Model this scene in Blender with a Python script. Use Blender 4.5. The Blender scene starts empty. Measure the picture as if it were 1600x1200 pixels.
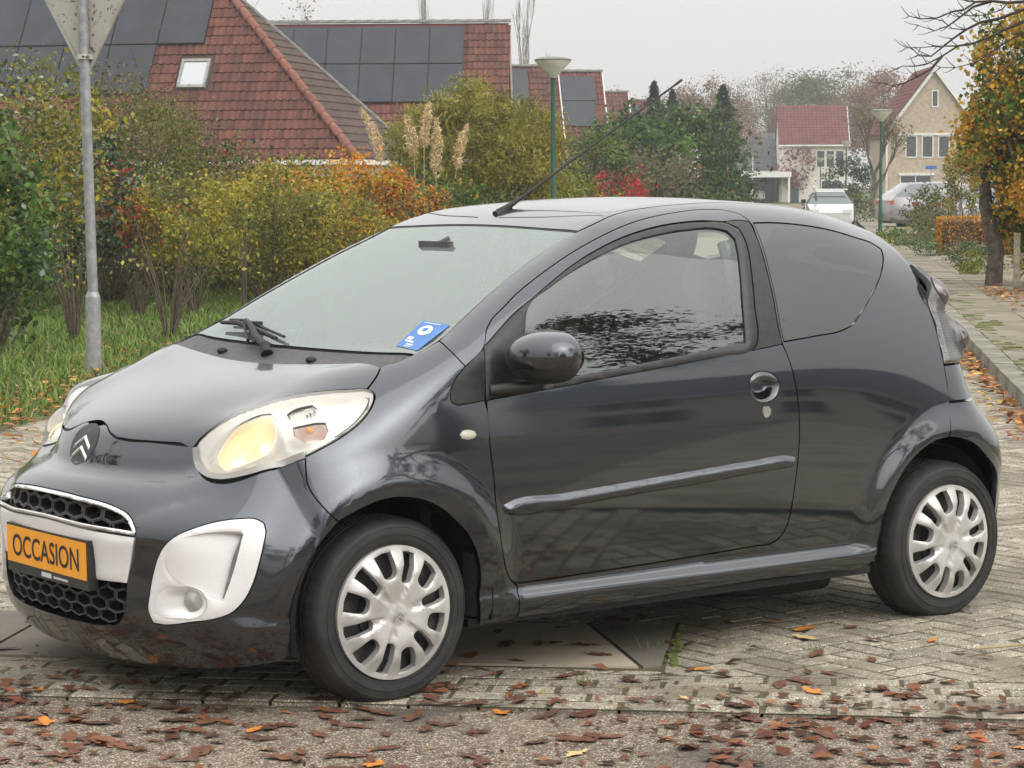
import bpy, bmesh, math, random
import numpy as np
from mathutils import Vector, Matrix
from mathutils.geometry import delaunay_2d_cdt
random.seed(7); RNG=np.random.default_rng(7)
scn=bpy.context.scene; COL=scn.collection
# ---------------------------------------------------------------- camera
CAM=np.array([-3.976,-6.656,1.516]); YAW,PITCH,ROLL=.6441,-.0806,-.0027
fwd=Vector((math.sin(YAW)*math.cos(PITCH),math.cos(YAW)*math.cos(PITCH),math.sin(PITCH)))
rgt=Vector((math.cos(YAW),-math.sin(YAW),0)); up=rgt.cross(fwd)
rg2=math.cos(ROLL)*rgt+math.sin(ROLL)*up; up2=-math.sin(ROLL)*rgt+math.cos(ROLL)*up
cd=bpy.data.cameras.new('camera'); cam=bpy.data.objects.new('camera',cd); COL.objects.link(cam)
cam.matrix_world=Matrix(((rg2.x,up2.x,-fwd.x,CAM[0]),(rg2.y,up2.y,-fwd.y,CAM[1]),(rg2.z,up2.z,-fwd.z,CAM[2]),(0,0,0,1)))
cd.sensor_width=36; cd.sensor_fit='HORIZONTAL'; cd.lens=36*3824.45/1600; cd.clip_start=.1; cd.clip_end=3000
scn.camera=cam
# ---------------------------------------------------------------- overcast sky and a veiled sun
SUN_EL,SUN_AZ=math.radians(36),math.radians(172)      # azimuth measured from +Y towards +X
w=bpy.data.worlds.new('World'); scn.world=w; w.use_nodes=True
nt=w.node_tree; nt.nodes.clear()
sky=nt.nodes.new('ShaderNodeTexSky'); sky.sky_type='NISHITA'; sky.sun_disc=False
sky.sun_elevation=SUN_EL; sky.sun_rotation=SUN_AZ; sky.air_density=1.0; sky.dust_density=6.0; sky.ozone_density=1.0
hs=nt.nodes.new('ShaderNodeHueSaturation'); hs.inputs['Saturation'].default_value=.06
mx=nt.nodes.new('ShaderNodeMixRGB'); mx.inputs[0].default_value=.76; mx.inputs[2].default_value=(9.4,9.32,9.2,1)
bg=nt.nodes.new('ShaderNodeBackground'); bg.inputs['Strength'].default_value=.10
wo=nt.nodes.new('ShaderNodeOutputWorld')
nt.links.new(sky.outputs[0],hs.inputs['Color']); nt.links.new(hs.outputs[0],mx.inputs[1])
# overcast luminance: brighter towards the zenith
tcw=nt.nodes.new('ShaderNodeTexCoord'); sxyz=nt.nodes.new('ShaderNodeSeparateXYZ'); nt.links.new(tcw.outputs['Generated'],sxyz.inputs[0])
mrw=nt.nodes.new('ShaderNodeMapRange'); mrw.inputs[1].default_value=0; mrw.inputs[2].default_value=1; mrw.inputs[3].default_value=1.0; mrw.inputs[4].default_value=2.7; nt.links.new(sxyz.outputs[2],mrw.inputs[0])
cvw=nt.nodes.new('ShaderNodeVectorMath'); cvw.operation='SCALE'; nt.links.new(mx.outputs[0],cvw.inputs[0]); nt.links.new(mrw.outputs[0],cvw.inputs['Scale'])
nt.links.new(cvw.outputs[0],bg.inputs[0]); nt.links.new(bg.outputs[0],wo.inputs[0])
sd=bpy.data.lights.new('sun','SUN'); sd.energy=1.2; sd.angle=math.radians(75); sd.color=(1,.97,.93)
so=bpy.data.objects.new('sun',sd); COL.objects.link(so)
sdir=Vector((math.sin(SUN_AZ)*math.cos(SUN_EL),math.cos(SUN_AZ)*math.cos(SUN_EL),math.sin(SUN_EL)))
so.rotation_euler=sdir.to_track_quat('Z','Y').to_euler(); so.location=(0,0,60)
vs=scn.view_settings; vs.view_transform='Standard'; vs.look='None'; vs.exposure=0; vs.gamma=1; vs.use_curve_mapping=False
scn.render.engine='CYCLES'
# ---------------------------------------------------------------- materials
MATS={}
def mat(name,build):
    if name in MATS: return MATS[name]
    m=bpy.data.materials.new(name); m.use_nodes=True; nt=m.node_tree; nt.nodes.clear()
    out=nt.nodes.new('ShaderNodeOutputMaterial'); MATS[name]=m
    N=lambda t: nt.nodes.new('ShaderNode'+t)
    def L(a,b): nt.links.new(a,b)
    build(N,L,out,nt); return m
def pset(p,**k):
    for a,b in k.items():
        a={'rough':'Roughness','metal':'Metallic','coat':'Coat Weight','coatr':'Coat Roughness','spec':'Specular IOR Level','ior':'IOR','emis':'Emission Strength','emc':'Emission Color','trans':'Transmission Weight','sheen':'Sheen Weight'}.get(a,a)
        p.inputs[a].default_value=b
def c4(c): return (c[0],c[1],c[2],1)
def noisy(name,c1,c2,scale=5,rough=.7,detail=6,bump=0,bscale=None,metal=0,obj=True,c3=None,coat=0,spec=.5,rand=0,distort=0,pos=(.35,.65)):
    """two/three tone noise material with optional bump"""
    def b(N,L,out,nt):
        p=N('BsdfPrincipled'); pset(p,rough=rough,metal=metal,coat=coat,spec=spec)
        tc=N('TexCoord'); n=N('TexNoise'); n.inputs['Scale'].default_value=scale; n.inputs['Detail'].default_value=detail; n.inputs['Distortion'].default_value=distort
        L(tc.outputs['Object' if obj else 'Generated'],n.inputs['Vector'])
        r=N('ValToRGB'); e=r.color_ramp.elements; e[0].position=pos[0]; e[0].color=c4(c1); e[1].position=pos[1]; e[1].color=c4(c2)
        if c3: k=e.new(.5*(pos[0]+pos[1])); k.color=c4(c3)
        L(n.outputs['Fac'],r.inputs[0]); col=r.outputs[0]
        if rand:
            oi=N('ObjectInfo'); h=N('HueSaturation'); mr=N('MapRange'); mr.inputs[3].default_value=1-rand; mr.inputs[4].default_value=1+rand
            L(oi.outputs['Random'],mr.inputs[0]); L(mr.outputs[0],h.inputs['Value']); L(col,h.inputs['Color']); col=h.outputs[0]
        L(col,p.inputs['Base Color'])
        if bump:
            n2=N('TexNoise'); n2.inputs['Scale'].default_value=bscale or scale*3; n2.inputs['Detail'].default_value=5; L(tc.outputs['Object'],n2.inputs['Vector'])
            bp=N('Bump'); bp.inputs['Strength'].default_value=bump; bp.inputs['Distance'].default_value=.02; L(n2.outputs['Fac'],bp.inputs['Height']); L(bp.outputs[0],p.inputs['Normal'])
        L(p.outputs[0],out.inputs[0])
    return mat(name,b)
def plain(name,c,rough=.5,metal=0,coat=0,emis=0,spec=.5,emc=None):
    def b(N,L,out,nt):
        p=N('BsdfPrincipled'); pset(p,rough=rough,metal=metal,coat=coat,spec=spec); p.inputs['Base Color'].default_value=c4(c)
        # faint grain so that no surface is perfectly even
        tc=N('TexCoord'); n=N('TexNoise'); n.inputs['Scale'].default_value=60; n.inputs['Detail'].default_value=4; L(tc.outputs['Object'],n.inputs['Vector'])
        mr=N('MapRange'); mr.inputs[3].default_value=max(rough-.06,0.01); mr.inputs[4].default_value=min(rough+.06,1); L(n.outputs['Fac'],mr.inputs[0]); L(mr.outputs[0],p.inputs['Roughness'])
        if emis: pset(p,emis=emis); p.inputs['Emission Color'].default_value=c4(emc or c)
        L(p.outputs[0],out.inputs[0])
    return mat(name,b)
def glass(name,tint,ior=1.55,rough=.0,dirt=0,dirtc=(.5,.5,.5),refl=(1,1,1)):
    def b(N,L,out,nt):
        t=N('BsdfTransparent'); t.inputs[0].default_value=c4(tint); g=N('BsdfGlossy'); g.inputs['Roughness'].default_value=rough; g.inputs[0].default_value=c4(refl)
        f=N('Fresnel'); f.inputs[0].default_value=ior; m=N('MixShader'); L(f.outputs[0],m.inputs[0]); L(t.outputs[0],m.inputs[1]); L(g.outputs[0],m.inputs[2])
        s=m.outputs[0]
        if dirt:
            d=N('BsdfDiffuse'); d.inputs[0].default_value=c4(dirtc); tc=N('TexCoord'); n=N('TexNoise'); n.inputs['Scale'].default_value=240; n.inputs['Detail'].default_value=3; L(tc.outputs['Object'],n.inputs['Vector'])
            mr=N('MapRange'); mr.inputs[1].default_value=.3; mr.inputs[2].default_value=.75; mr.inputs[3].default_value=dirt*.4; mr.inputs[4].default_value=dirt*1.5; L(n.outputs['Fac'],mr.inputs[0])
            m2=N('MixShader'); L(mr.outputs[0],m2.inputs[0]); L(s,m2.inputs[1]); L(d.outputs[0],m2.inputs[2]); s=m2.outputs[0]
        L(s,out.inputs[0])
    return mat(name,b)
# ---------------------------------------------------------------- objects
def tag(o,label=None,cat=None,group=None,kind=None):
    if label: o['label']=label
    if cat: o['category']=cat
    if group: o['group']=group
    if kind: o['kind']=kind
    return o
def empty(name,loc=(0,0,0),rz=0,label=None,cat=None,group=None):
    o=bpy.data.objects.new(name,None); COL.objects.link(o); o.location=loc; o.rotation_euler=(0,0,rz); o.empty_display_size=.2
    return tag(o,label,cat,group)
def mesh(name,v,f,mats,smooth=False,normals=None,fm=None,autosm=None):
    me=bpy.data.meshes.new(name)
    v=np.asarray(v,float)
    if isinstance(f,np.ndarray) and f.ndim==2:
        n,k=f.shape; me.vertices.add(len(v)); me.vertices.foreach_set('co',v.ravel().astype(np.float32))
        me.loops.add(n*k); me.loops.foreach_set('vertex_index',f.ravel().astype(np.int32))
        me.polygons.add(n); me.polygons.foreach_set('loop_start',np.arange(0,n*k,k,dtype=np.int32)); 
        me.update(calc_edges=True)
    else: me.from_pydata([tuple(a) for a in v],[],[tuple(int(i) for i in a) for a in f]); me.update()
    for m in (mats if isinstance(mats,(list,tuple)) else [mats]): me.materials.append(m)
    if fm is not None: me.polygons.foreach_set('material_index',np.asarray(fm,np.int32))
    if smooth or normals is not None: me.polygons.foreach_set('use_smooth',np.ones(len(me.polygons),bool))
    me.validate()
    if normals is not None: me.normals_split_custom_set_from_vertices(np.asarray(normals,float).tolist())
    elif smooth and autosm is not None: me.set_sharp_from_angle(angle=math.radians(autosm))
    return me
def obj(name,me,parent=None,loc=(0,0,0),rot=(0,0,0)):
    o=bpy.data.objects.new(name,me); COL.objects.link(o); o.location=loc; o.rotation_euler=rot
    if parent is not None: o.parent=parent
    return o
class MB:
    """collects boxes, tubes and free faces; build() makes ONE mesh object"""
    def __init__(s): s.v=[]; s.f=[]; s.m=[]
    def add(s,v,f,m=0):
        o=len(s.v); s.v+= [tuple(a) for a in v]; s.f+=[tuple(i+o for i in a) for a in f]; s.m+=[m]*len(f); return s
    def box(s,x0,y0,z0,x1,y1,z1,m=0,R=None,T=None):
        v=[(x,y,z) for z in (z0,z1) for y in (y0,y1) for x in (x0,x1)]
        if R is not None: v=[tuple(R@Vector(a)+Vector(T or (0,0,0))) for a in v]
        return s.add(v,[(0,2,3,1),(4,5,7,6),(0,1,5,4),(2,6,7,3),(0,4,6,2),(1,3,7,5)],m)
    def tube(s,pts,rad,n=10,m=0,cap=True):
        pts=[Vector(p) for p in pts]; rad=rad if isinstance(rad,(list,tuple)) else [rad]*len(pts)
        vs=[]; prev=None
        for i,p in enumerate(pts):
            d=(pts[min(i+1,len(pts)-1)]-pts[max(i-1,0)]).normalized()
            if prev is None: a=d.orthogonal().normalized()
            else: a=(prev-d*prev.dot(d)).normalized() if (prev-d*prev.dot(d)).length>1e-6 else d.orthogonal().normalized()
            prev=a; b=d.cross(a)
            vs+=[p+rad[i]*(math.cos(2*math.pi*k/n)*a+math.sin(2*math.pi*k/n)*b) for k in range(n)]
        fs=[(i*n+k,i*n+(k+1)%n,(i+1)*n+(k+1)%n,(i+1)*n+k) for i in range(len(pts)-1) for k in range(n)]
        if cap: fs+=[tuple(range(n))[::-1],tuple((len(pts)-1)*n+k for k in range(n))]
        return s.add(vs,fs,m)
    def lathe(s,prof,n=24,m=0,axis=(0,0,0),closed=False):
        """prof: (r,z) list, around vertical axis"""
        vs=[(axis[0]+r*math.cos(2*math.pi*k/n),axis[1]+r*math.sin(2*math.pi*k/n),axis[2]+z) for r,z in prof for k in range(n)]
        P=len(prof); fs=[(i*n+k,i*n+(k+1)%n,((i+1)%P)*n+(k+1)%n,((i+1)%P)*n+k) for i in range(P if closed else P-1) for k in range(n)]
        return s.add(vs,fs,m)
    def prism(s,poly,z0,z1,m=0):
        n=len(poly); v=[(x,y,z0) for x,y in poly]+[(x,y,z1) for x,y in poly]
        return s.add(v,[tuple(range(n))[::-1],tuple(range(n,2*n))]+[(i,(i+1)%n,n+(i+1)%n,n+i) for i in range(n)],m)
    def xf(s,M):
        s.v=[tuple(M@Vector(a)) for a in s.v]; return s
    def mesh(s,name,mats,smooth=False,autosm=40): return mesh(name,s.v,s.f,mats,smooth,fm=s.m,autosm=autosm if smooth else None)
    def build(s,name,mats,parent=None,loc=(0,0,0),rot=(0,0,0),smooth=False,autosm=40): return obj(name,s.mesh(name,mats,smooth,autosm),parent,loc,rot)
def pchip(xk,yk):
    xk=np.asarray(xk,float); yk=np.asarray(yk,float); h=np.diff(xk); d=np.diff(yk)/h
    m=np.zeros_like(yk)
    for i in range(1,len(xk)-1):
        if d[i-1]*d[i]>0:
            w1=2*h[i]+h[i-1]; w2=h[i]+2*h[i-1]; m[i]=(w1+w2)/(w1/d[i-1]+w2/d[i])
    m[0]=d[0]; m[-1]=d[-1]
    def f(x):
        x=np.asarray(x,float); i=np.clip(np.searchsorted(xk,x)-1,0,len(xk)-2)
        t=(x-xk[i])/h[i]
        lo=x<xk[0]; hi=x>xk[-1]
        tc=np.clip(t,0,1)
        v=(2*tc**3-3*tc**2+1)*yk[i]+(tc**3-2*tc**2+tc)*h[i]*m[i]+(-2*tc**3+3*tc**2)*yk[i+1]+(tc**3-tc**2)*h[i]*m[i+1]
        v=np.where(lo,yk[0]+(x-xk[0])*m[0],v); v=np.where(hi,yk[-1]+(x-xk[-1])*m[-1],v)
        return v
    return f
def spl(xk,yk):
    """natural cubic spline, linear outside"""
    xk=np.asarray(xk,float); yk=np.asarray(yk,float); n=len(xk); h=np.diff(xk)
    A=np.eye(n); r=np.zeros(n)
    for i in range(1,n-1):
        A[i,i-1]=h[i-1]; A[i,i]=2*(h[i-1]+h[i]); A[i,i+1]=h[i]
        r[i]=6*((yk[i+1]-yk[i])/h[i]-(yk[i]-yk[i-1])/h[i-1])
    M=np.linalg.solve(A,r)
    m0=(yk[1]-yk[0])/h[0]-h[0]*M[1]/6; m1=(yk[-1]-yk[-2])/h[-1]+h[-1]*M[-2]/6
    def f(x):
        x=np.asarray(x,float); xc=np.clip(x,xk[0],xk[-1]); i=np.clip(np.searchsorted(xk,xc)-1,0,n-2)
        a=(xk[i+1]-xc)/h[i]; b=(xc-xk[i])/h[i]
        v=a*yk[i]+b*yk[i+1]+((a**3-a)*M[i]+(b**3-b)*M[i+1])*h[i]**2/6
        return v+np.where(x<xk[0],(x-xk[0])*m0,0)+np.where(x>xk[-1],(x-xk[-1])*m1,0)
    return f
def smax(a,b,k):
    h=np.maximum(k-np.abs(a-b),0)/k; return np.maximum(a,b)+h*h*k*.25
def sm(t): t=np.clip(t,0,1); return t*t*(3-2*t)
YB0=spl([.10,.20,.30,.42,.55,.66,.78,.88,.95,1.04,1.10,1.175,1.25,1.325,1.40,1.5],
       [.735,.755,.772,.788,.798,.801,.797,.786,.773,.7514,.733,.7055,.673,.636,.593,.529])
def ledge(z): return .036*(1-sm((z-.266)/.046))*sm((z-.13)/.11)   # lower body with the sill ledge
C0=spl([-.1,.0,.25,.5,.7,.863,.98,1.2,1.5,1.8,2.0,2.2,2.35],
       [.894,.95,1.094,1.225,1.319,1.387,1.43,1.466,1.479,1.467,1.444,1.405,1.365])
H0=pchip([-.80,-.745,-.70,-.65,-.622,-.605,-.575,-.53,-.42,-.25,-.05,.15],
       [.52,.615,.648,.668,.686,.730,.785,.818,.864,.914,.957,.985])
XF=spl([.10,.16,.20,.25,.33,.42,.50,.57,.62,.68,.80,1.0],
       [-.60,-.655,-.685,-.703,-.711,-.711,-.722,-.732,-.735,-.73,-.72,-.7])
XR=spl([.15,.22,.30,.45,.58,.66,.75,.85,1.0,1.15,1.30,1.42,1.5],
       [2.64,2.70,2.73,2.745,2.745,2.715,2.645,2.615,2.575,2.525,2.445,2.345,2.25])
RT=pchip([0,.6,.9,1.25,1.5],[.005,.012,.06,.10,.10])
def flare(x,z):
    r1=np.hypot(x,z-.275); r2=np.hypot(x-2.34,z-.275)
    f1=.030*(1-sm((r1-.38)/.11))*sm((z-.05)/.2)
    f2=.026*(1-sm((r2-.38)/.11))*sm((z-.05)/.2)
    return f1+f2
def Yside(x,z):
    y=YB0(z)
    y=y-RT(z)*np.maximum(0,x-1.5)**2-.085*np.maximum(0,.15-x)**2
    return y+smax(ledge(z),flare(x,z),.022)-.0055
def hoodZ(x,y):
    a=np.abs(y)
    s=.80*a*a*sm((.1-x)/.6)  # sweep back of the nose
    return H0(x-s)+.07*a*a*sm((x+.35)/.35)
def cabZ(x,y):
    a=np.abs(y)
    return C0(x)-.075*a*a-.25*np.maximum(0,a-.45)**2
def F(p):
    x,y,z=p[...,0],np.sqrt(p[...,1]**2+1e-8),p[...,2]
    gs=(y-Yside(x,z))*.93
    hz=hoodZ(x,y); cz=cabZ(x,y)
    zt=smax(hz,cz,.05)
    gt=(z-zt)*.85
    kt=.28-.20*sm((x+.12)/.42)+.05*sm((x-.9)/.5)+.06*sm((x-1.9)/.4)
    g=smax(gs,gt,kt)
    a=np.clip(y/.83,0,1.2)
    fx=XF(z)+.50*(1-np.sqrt(np.maximum(1-np.minimum(a,.999)**2.5,0)))
    g=smax(g,(fx-x)*.9,.07)
    ar=np.clip(y/.86,0,1.2)
    e=4.0-1.3*sm((z-.55)/.35)
    rx=XR(z)-(.26+.04*sm((z-.55)/.35))*(1-np.sqrt(np.maximum(1-np.minimum(ar,.999)**e,0)))
    g=smax(g,(x-rx)*.85,.10)
    g=smax(g,.10+.07*sm((x+.5)/.3)-z,.05)
    g=g-.062*np.exp(-(((x+.37)/.15)**2+((y-.60)/.13)**2+((z-.80)/.12)**2))
    return g
def grad(p,h=1e-4):
    g=np.stack([F(p+h*e)-F(p-h*e) for e in np.eye(3)],-1); return g/np.linalg.norm(g,axis=-1,keepdims=True)
TR=dict(
door_gap=[(.358,-.746,1.038),(.338,-.777,.927),(.336,-.790,.852),(.340,-.799,.737),(.353,-.801,.640),(.365,-.807,.504),(.383,-.807,.406),(.401,-.800,.355),(.426,-.788,.327),(.467,-.776,.314),(.507,-.774,.314),(.562,-.774,.315),(.624,-.774,.316),(.686,-.775,.317),(.943,-.775,.323),(1.211,-.777,.331),(1.433,-.778,.340),(1.509,-.778,.344),(1.541,-.781,.360),(1.566,-.785,.395),(1.582,-.792,.462),(1.593,-.798,.547),(1.604,-.800,.653),(1.607,-.799,.737),(1.605,-.795,.801),(1.596,-.785,.885),(1.581,-.773,.949),(1.563,-.761,1.000),(1.559,-.753,1.033),(1.565,-.712,1.158),(1.571,-.667,1.262),(1.578,-.618,1.346),(1.589,-.571,1.397),(1.574,-.543,1.419),(1.534,-.523,1.432),(1.438,-.513,1.437),(1.285,-.528,1.427),(1.123,-.559,1.406),(.962,-.592,1.367),(.815,-.613,1.315),(.667,-.640,1.251),(.519,-.672,1.175),(.477,-.685,1.149),(.429,-.697,1.120),(.390,-.717,1.088)],
rubber_outer=[(.559,-.699,1.163),(.635,-.682,1.203),(.788,-.648,1.278),(.936,-.623,1.333),(1.090,-.598,1.372),(1.246,-.574,1.394),(1.392,-.565,1.402),(1.478,-.570,1.398),(1.523,-.593,1.377),(1.523,-.625,1.337),(1.501,-.681,1.233),(1.477,-.723,1.129),(1.443,-.764,.990)],
glass=[(.487,-.783,.897),(.521,-.740,1.078),(.542,-.719,1.129),(.574,-.702,1.163),(.676,-.680,1.216),(.777,-.661,1.261),(.871,-.647,1.295),(.998,-.628,1.333),(1.148,-.608,1.361),(1.300,-.591,1.377),(1.427,-.590,1.380),(1.468,-.598,1.371),(1.484,-.620,1.344),(1.461,-.668,1.261),(1.427,-.722,1.131),(1.405,-.760,1.006),(1.219,-.764,.989),(1.081,-.768,.975),(.815,-.773,.947),(.686,-.776,.935),(.577,-.778,.921)],
belt_low=[(.337,-.786,.879),(.482,-.784,.892),(.631,-.782,.906),(.785,-.779,.921),(.942,-.776,.935),(1.213,-.770,.961),(1.433,-.766,.982),(1.562,-.762,.996)],
qglass=[(1.602,-.575,1.392),(1.673,-.572,1.393),(1.823,-.569,1.383),(1.973,-.570,1.362),(2.090,-.567,1.336),(2.183,-.562,1.312),(2.212,-.572,1.294),(2.195,-.598,1.270),(2.157,-.633,1.234),(2.102,-.666,1.185),(2.036,-.695,1.133),(1.965,-.720,1.082),(1.904,-.737,1.043),(1.858,-.744,1.030),(1.724,-.754,1.016),(1.572,-.760,1.003),(1.569,-.753,1.033),(1.574,-.714,1.151),(1.581,-.669,1.258),(1.590,-.621,1.342)],
tri=[(.354,-.749,1.033),(.275,-.764,.981),(.239,-.772,.953),(.215,-.778,.922),(.206,-.783,.897),(.210,-.786,.879),(.225,-.787,.872),(.262,-.787,.873),(.329,-.786,.879)],
fender_joint=[(.250,-.664,1.054),(.247,-.715,1.034),(.258,-.749,1.006),(.275,-.764,.981)],
fender_top=[(.052,-.645,.983),(.101,-.658,.997),(.168,-.661,1.021),(.220,-.661,1.041),(.250,-.664,1.054)],
hood_gap=[(.052,-.645,.983),(.033,-.663,.970),(.013,-.676,.955),(-.009,-.686,.939),(-.029,-.693,.924)],
headlight=[(-.452,-.428,.758),(-.443,-.430,.777),(-.429,-.441,.795),(-.410,-.453,.814),(-.380,-.468,.838),(-.343,-.485,.859),(-.292,-.504,.879),(-.240,-.525,.896),(-.193,-.556,.908),(-.134,-.603,.918),(-.077,-.653,.923),(-.029,-.693,.924),(-.020,-.705,.920),(-.018,-.716,.912),(-.029,-.729,.892),(-.053,-.740,.865),(-.083,-.745,.839),(-.128,-.746,.810),(-.180,-.742,.783),(-.220,-.736,.765),(-.264,-.725,.745),(-.304,-.696,.729),(-.349,-.665,.712),(-.398,-.639,.697),(-.432,-.608,.686),(-.455,-.575,.681),(-.468,-.536,.683),(-.465,-.486,.693),(-.458,-.448,.712),(-.456,-.435,.735)],
bumper_gap=[(-.264,-.725,.745),(-.269,-.736,.708),(-.271,-.744,.677),(-.267,-.757,.651),(-.252,-.784,.615),(-.238,-.802,.592),(-.208,-.811,.563)],
arch_f=[(-.336,-.755,.190),(-.338,-.778,.277),(-.327,-.785,.359),(-.303,-.793,.432),(-.264,-.800,.502),(-.208,-.811,.563),(-.143,-.817,.591),(-.057,-.821,.615),(.030,-.824,.614),(.130,-.824,.581),(.194,-.821,.534),(.247,-.818,.481),(.284,-.812,.414),(.300,-.803,.347),(.299,-.800,.268),(.305,-.786,.213)],
sill_low=[(.311,-.777,.199),(.447,-.779,.208),(.681,-.781,.211),(.936,-.784,.217),(1.202,-.787,.223),(1.480,-.789,.227),(1.774,-.787,.223),(1.923,-.788,.229)],
fender_sill=[(.426,-.788,.327),(.456,-.777,.307),(.449,-.797,.271),(.453,-.791,.231),(.447,-.779,.208)],
hood_front=[(-.451,-.426,.762),(-.477,-.375,.763),(-.518,-.294,.768),(-.557,-.190,.768),(-.566,-.147,.773),(-.565,-.112,.785),(-.551,-.061,.804),(-.542,-.009,.811),(-.547,.046,.807)],
fog=[(-.642,-.479,.305),(-.641,-.485,.352),(-.637,-.494,.399),(-.631,-.516,.457),(-.624,-.541,.496),(-.602,-.573,.529),(-.569,-.607,.550),(-.511,-.651,.571),(-.456,-.682,.578),(-.416,-.704,.576),(-.399,-.717,.565),(-.399,-.727,.546),(-.412,-.737,.508),(-.429,-.739,.455),(-.448,-.731,.392),(-.471,-.719,.347),(-.497,-.700,.316),(-.534,-.666,.297),(-.575,-.610,.285),(-.620,-.523,.270),(-.634,-.492,.272)],
foglamp=[(-.593,-.584,.342),(-.588,-.592,.366),(-.577,-.609,.378),(-.566,-.626,.372),(-.558,-.637,.351),(-.560,-.635,.323),(-.569,-.622,.310),(-.581,-.603,.310),(-.590,-.590,.324)],
grille_up_out=[(-.664,-.445,.519),(-.661,-.444,.534),(-.656,-.419,.558),(-.657,-.379,.580),(-.667,-.340,.592),(-.706,-.168,.613),(-.714,.068,.618),(-.684,.286,.600)],
grille_up_low=[(-.664,-.445,.519),(-.706,-.285,.526),(-.727,-.081,.534),(-.724,.138,.533),(-.669,.426,.523)],
white_top=[(-.664,-.445,.518),(-.706,-.285,.518),(-.726,-.080,.528),(-.723,.140,.527),(-.672,.420,.516)],
white_bot=[(-.670,-.394,.376),(-.686,-.322,.374),(-.698,-.246,.373)],
grille_low=[(-.670,-.394,.373),(-.671,-.391,.324),(-.672,-.376,.281),(-.675,-.344,.252),(-.683,-.292,.244),(-.697,-.136,.237),(-.699,.072,.235),(-.682,.284,.234),(-.655,.409,.235),(-.653,.443,.281)],
badge=[(-.615,.059,.693),(-.604,.084,.716),(-.593,.085,.744),(-.579,.068,.774),(-.568,.040,.791),(-.565,-.006,.795),(-.577,-.062,.778),(-.592,-.093,.743),(-.605,-.096,.710),(-.616,-.084,.686),(-.630,-.054,.677),(-.629,.007,.679)],
bumper_r_gap=[(2.365,-.740,.892),(2.352,-.759,.824),(2.353,-.774,.758),(2.346,-.788,.719),(2.318,-.812,.644)],
arch_r=[(1.971,-.795,.256),(1.986,-.792,.309),(1.998,-.803,.386),(2.027,-.810,.461),(2.077,-.814,.535),(2.153,-.815,.600),(2.233,-.814,.634),(2.331,-.811,.643),(2.430,-.810,.617),(2.510,-.807,.559),(2.582,-.788,.484)],
handle=[(1.397,-.788,.868),(1.398,-.784,.891),(1.417,-.781,.906),(1.454,-.780,.913),(1.495,-.782,.905),(1.524,-.785,.883),(1.527,-.789,.860),(1.509,-.792,.831),(1.471,-.794,.815),(1.429,-.794,.819),(1.405,-.791,.841)],
rub=[(.388,-.798,.548),(.388,-.799,.560),(.402,-.799,.566),(.617,-.799,.579),(.922,-.800,.597),(1.188,-.801,.613),(1.410,-.800,.626),(1.566,-.801,.629),(1.587,-.800,.624),(1.590,-.800,.609),(1.571,-.799,.591),(1.411,-.799,.582),(1.191,-.798,.567),(.924,-.798,.553),(.619,-.797,.535),(.423,-.797,.527),(.398,-.798,.533)],
indicator=[(.227,-.797,.784),(.239,-.796,.795),(.260,-.796,.798),(.284,-.796,.792),(.293,-.797,.780),(.283,-.797,.769),(.259,-.798,.765),(.235,-.798,.770)],
lock=[(1.443,-.797,.781),(1.452,-.796,.797),(1.467,-.796,.799),(1.480,-.797,.789),(1.476,-.798,.770),(1.461,-.798,.761),(1.448,-.798,.766)],
ws_glass=[(.884,-.536,1.371),(.803,-.530,1.340),(.684,-.553,1.286),(.565,-.578,1.228),(.444,-.608,1.163),(.354,-.632,1.112),(.255,-.657,1.057),(.189,-.665,1.028),(.122,-.660,1.004),(.061,-.650,.985)],)
# ---------------------------------------------------------------- car skin: trimmed panels on one body surface
def bis(fun,lo,hi,n=44):
    lo=lo.copy(); hi=hi.copy()
    for _ in range(n):
        m=.5*(lo+hi); s=fun(m)>0; hi=np.where(s,m,hi); lo=np.where(s,lo,m)
    return .5*(lo+hi)
class CylX:                      # (x, angle about a lengthwise axis)
    R=.8; zc=.75
    def inv(s,p): p=np.asarray(p,float); return np.c_[p[:,0],np.arctan2(p[:,2]-s.zc,-p[:,1])*s.R]
    def dirs(s,q): a=q[:,1]/s.R; o=np.c_[q[:,0],0*a,0*a+s.zc]; return o,np.c_[0*a,-np.cos(a),np.sin(a)],.1,1.2
class CylZ:                      # (angle about a vertical axis, z)
    R=.9
    def __init__(s,x0,sg): s.x0=x0; s.sg=sg
    def inv(s,p): p=np.asarray(p,float); return np.c_[np.arctan2(-p[:,1],s.sg*(p[:,0]-s.x0))*s.R,p[:,2]]
    def dirs(s,q): a=q[:,0]/s.R; o=np.c_[0*a+s.x0,0*a,q[:,1]]; return o,np.c_[s.sg*np.cos(a),-np.sin(a),0*a],.1,1.6
class Ortho:
    def __init__(s,o,d,lo=-.5,hi=.6):
        s.o=np.array(o,float); s.d=np.array(d,float)/np.linalg.norm(d); s.lo=lo; s.hi=hi
        h=np.array([0,1,0]) if abs(s.d[1])<.9 else np.array([1,0,0])
        s.e1=np.cross(h,s.d); s.e1/=np.linalg.norm(s.e1); s.e2=np.cross(s.d,s.e1)
    def inv(s,p): q=np.asarray(p,float)-s.o; return np.c_[q@s.e1,q@s.e2]
    def dirs(s,q): return s.o+q[:,:1]*s.e1+q[:,1:2]*s.e2,np.repeat(s.d[None],len(q),0),s.lo,s.hi
def onskin(dom,q,d=0):
    q=np.asarray(q,float); o,v,lo,hi=dom.dirs(q); d=np.zeros(len(q))+d
    t=bis(lambda t:F(o+t[:,None]*v)-d,np.full(len(q),float(lo)),np.full(len(q),float(hi)))
    return o+t[:,None]*v
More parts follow.
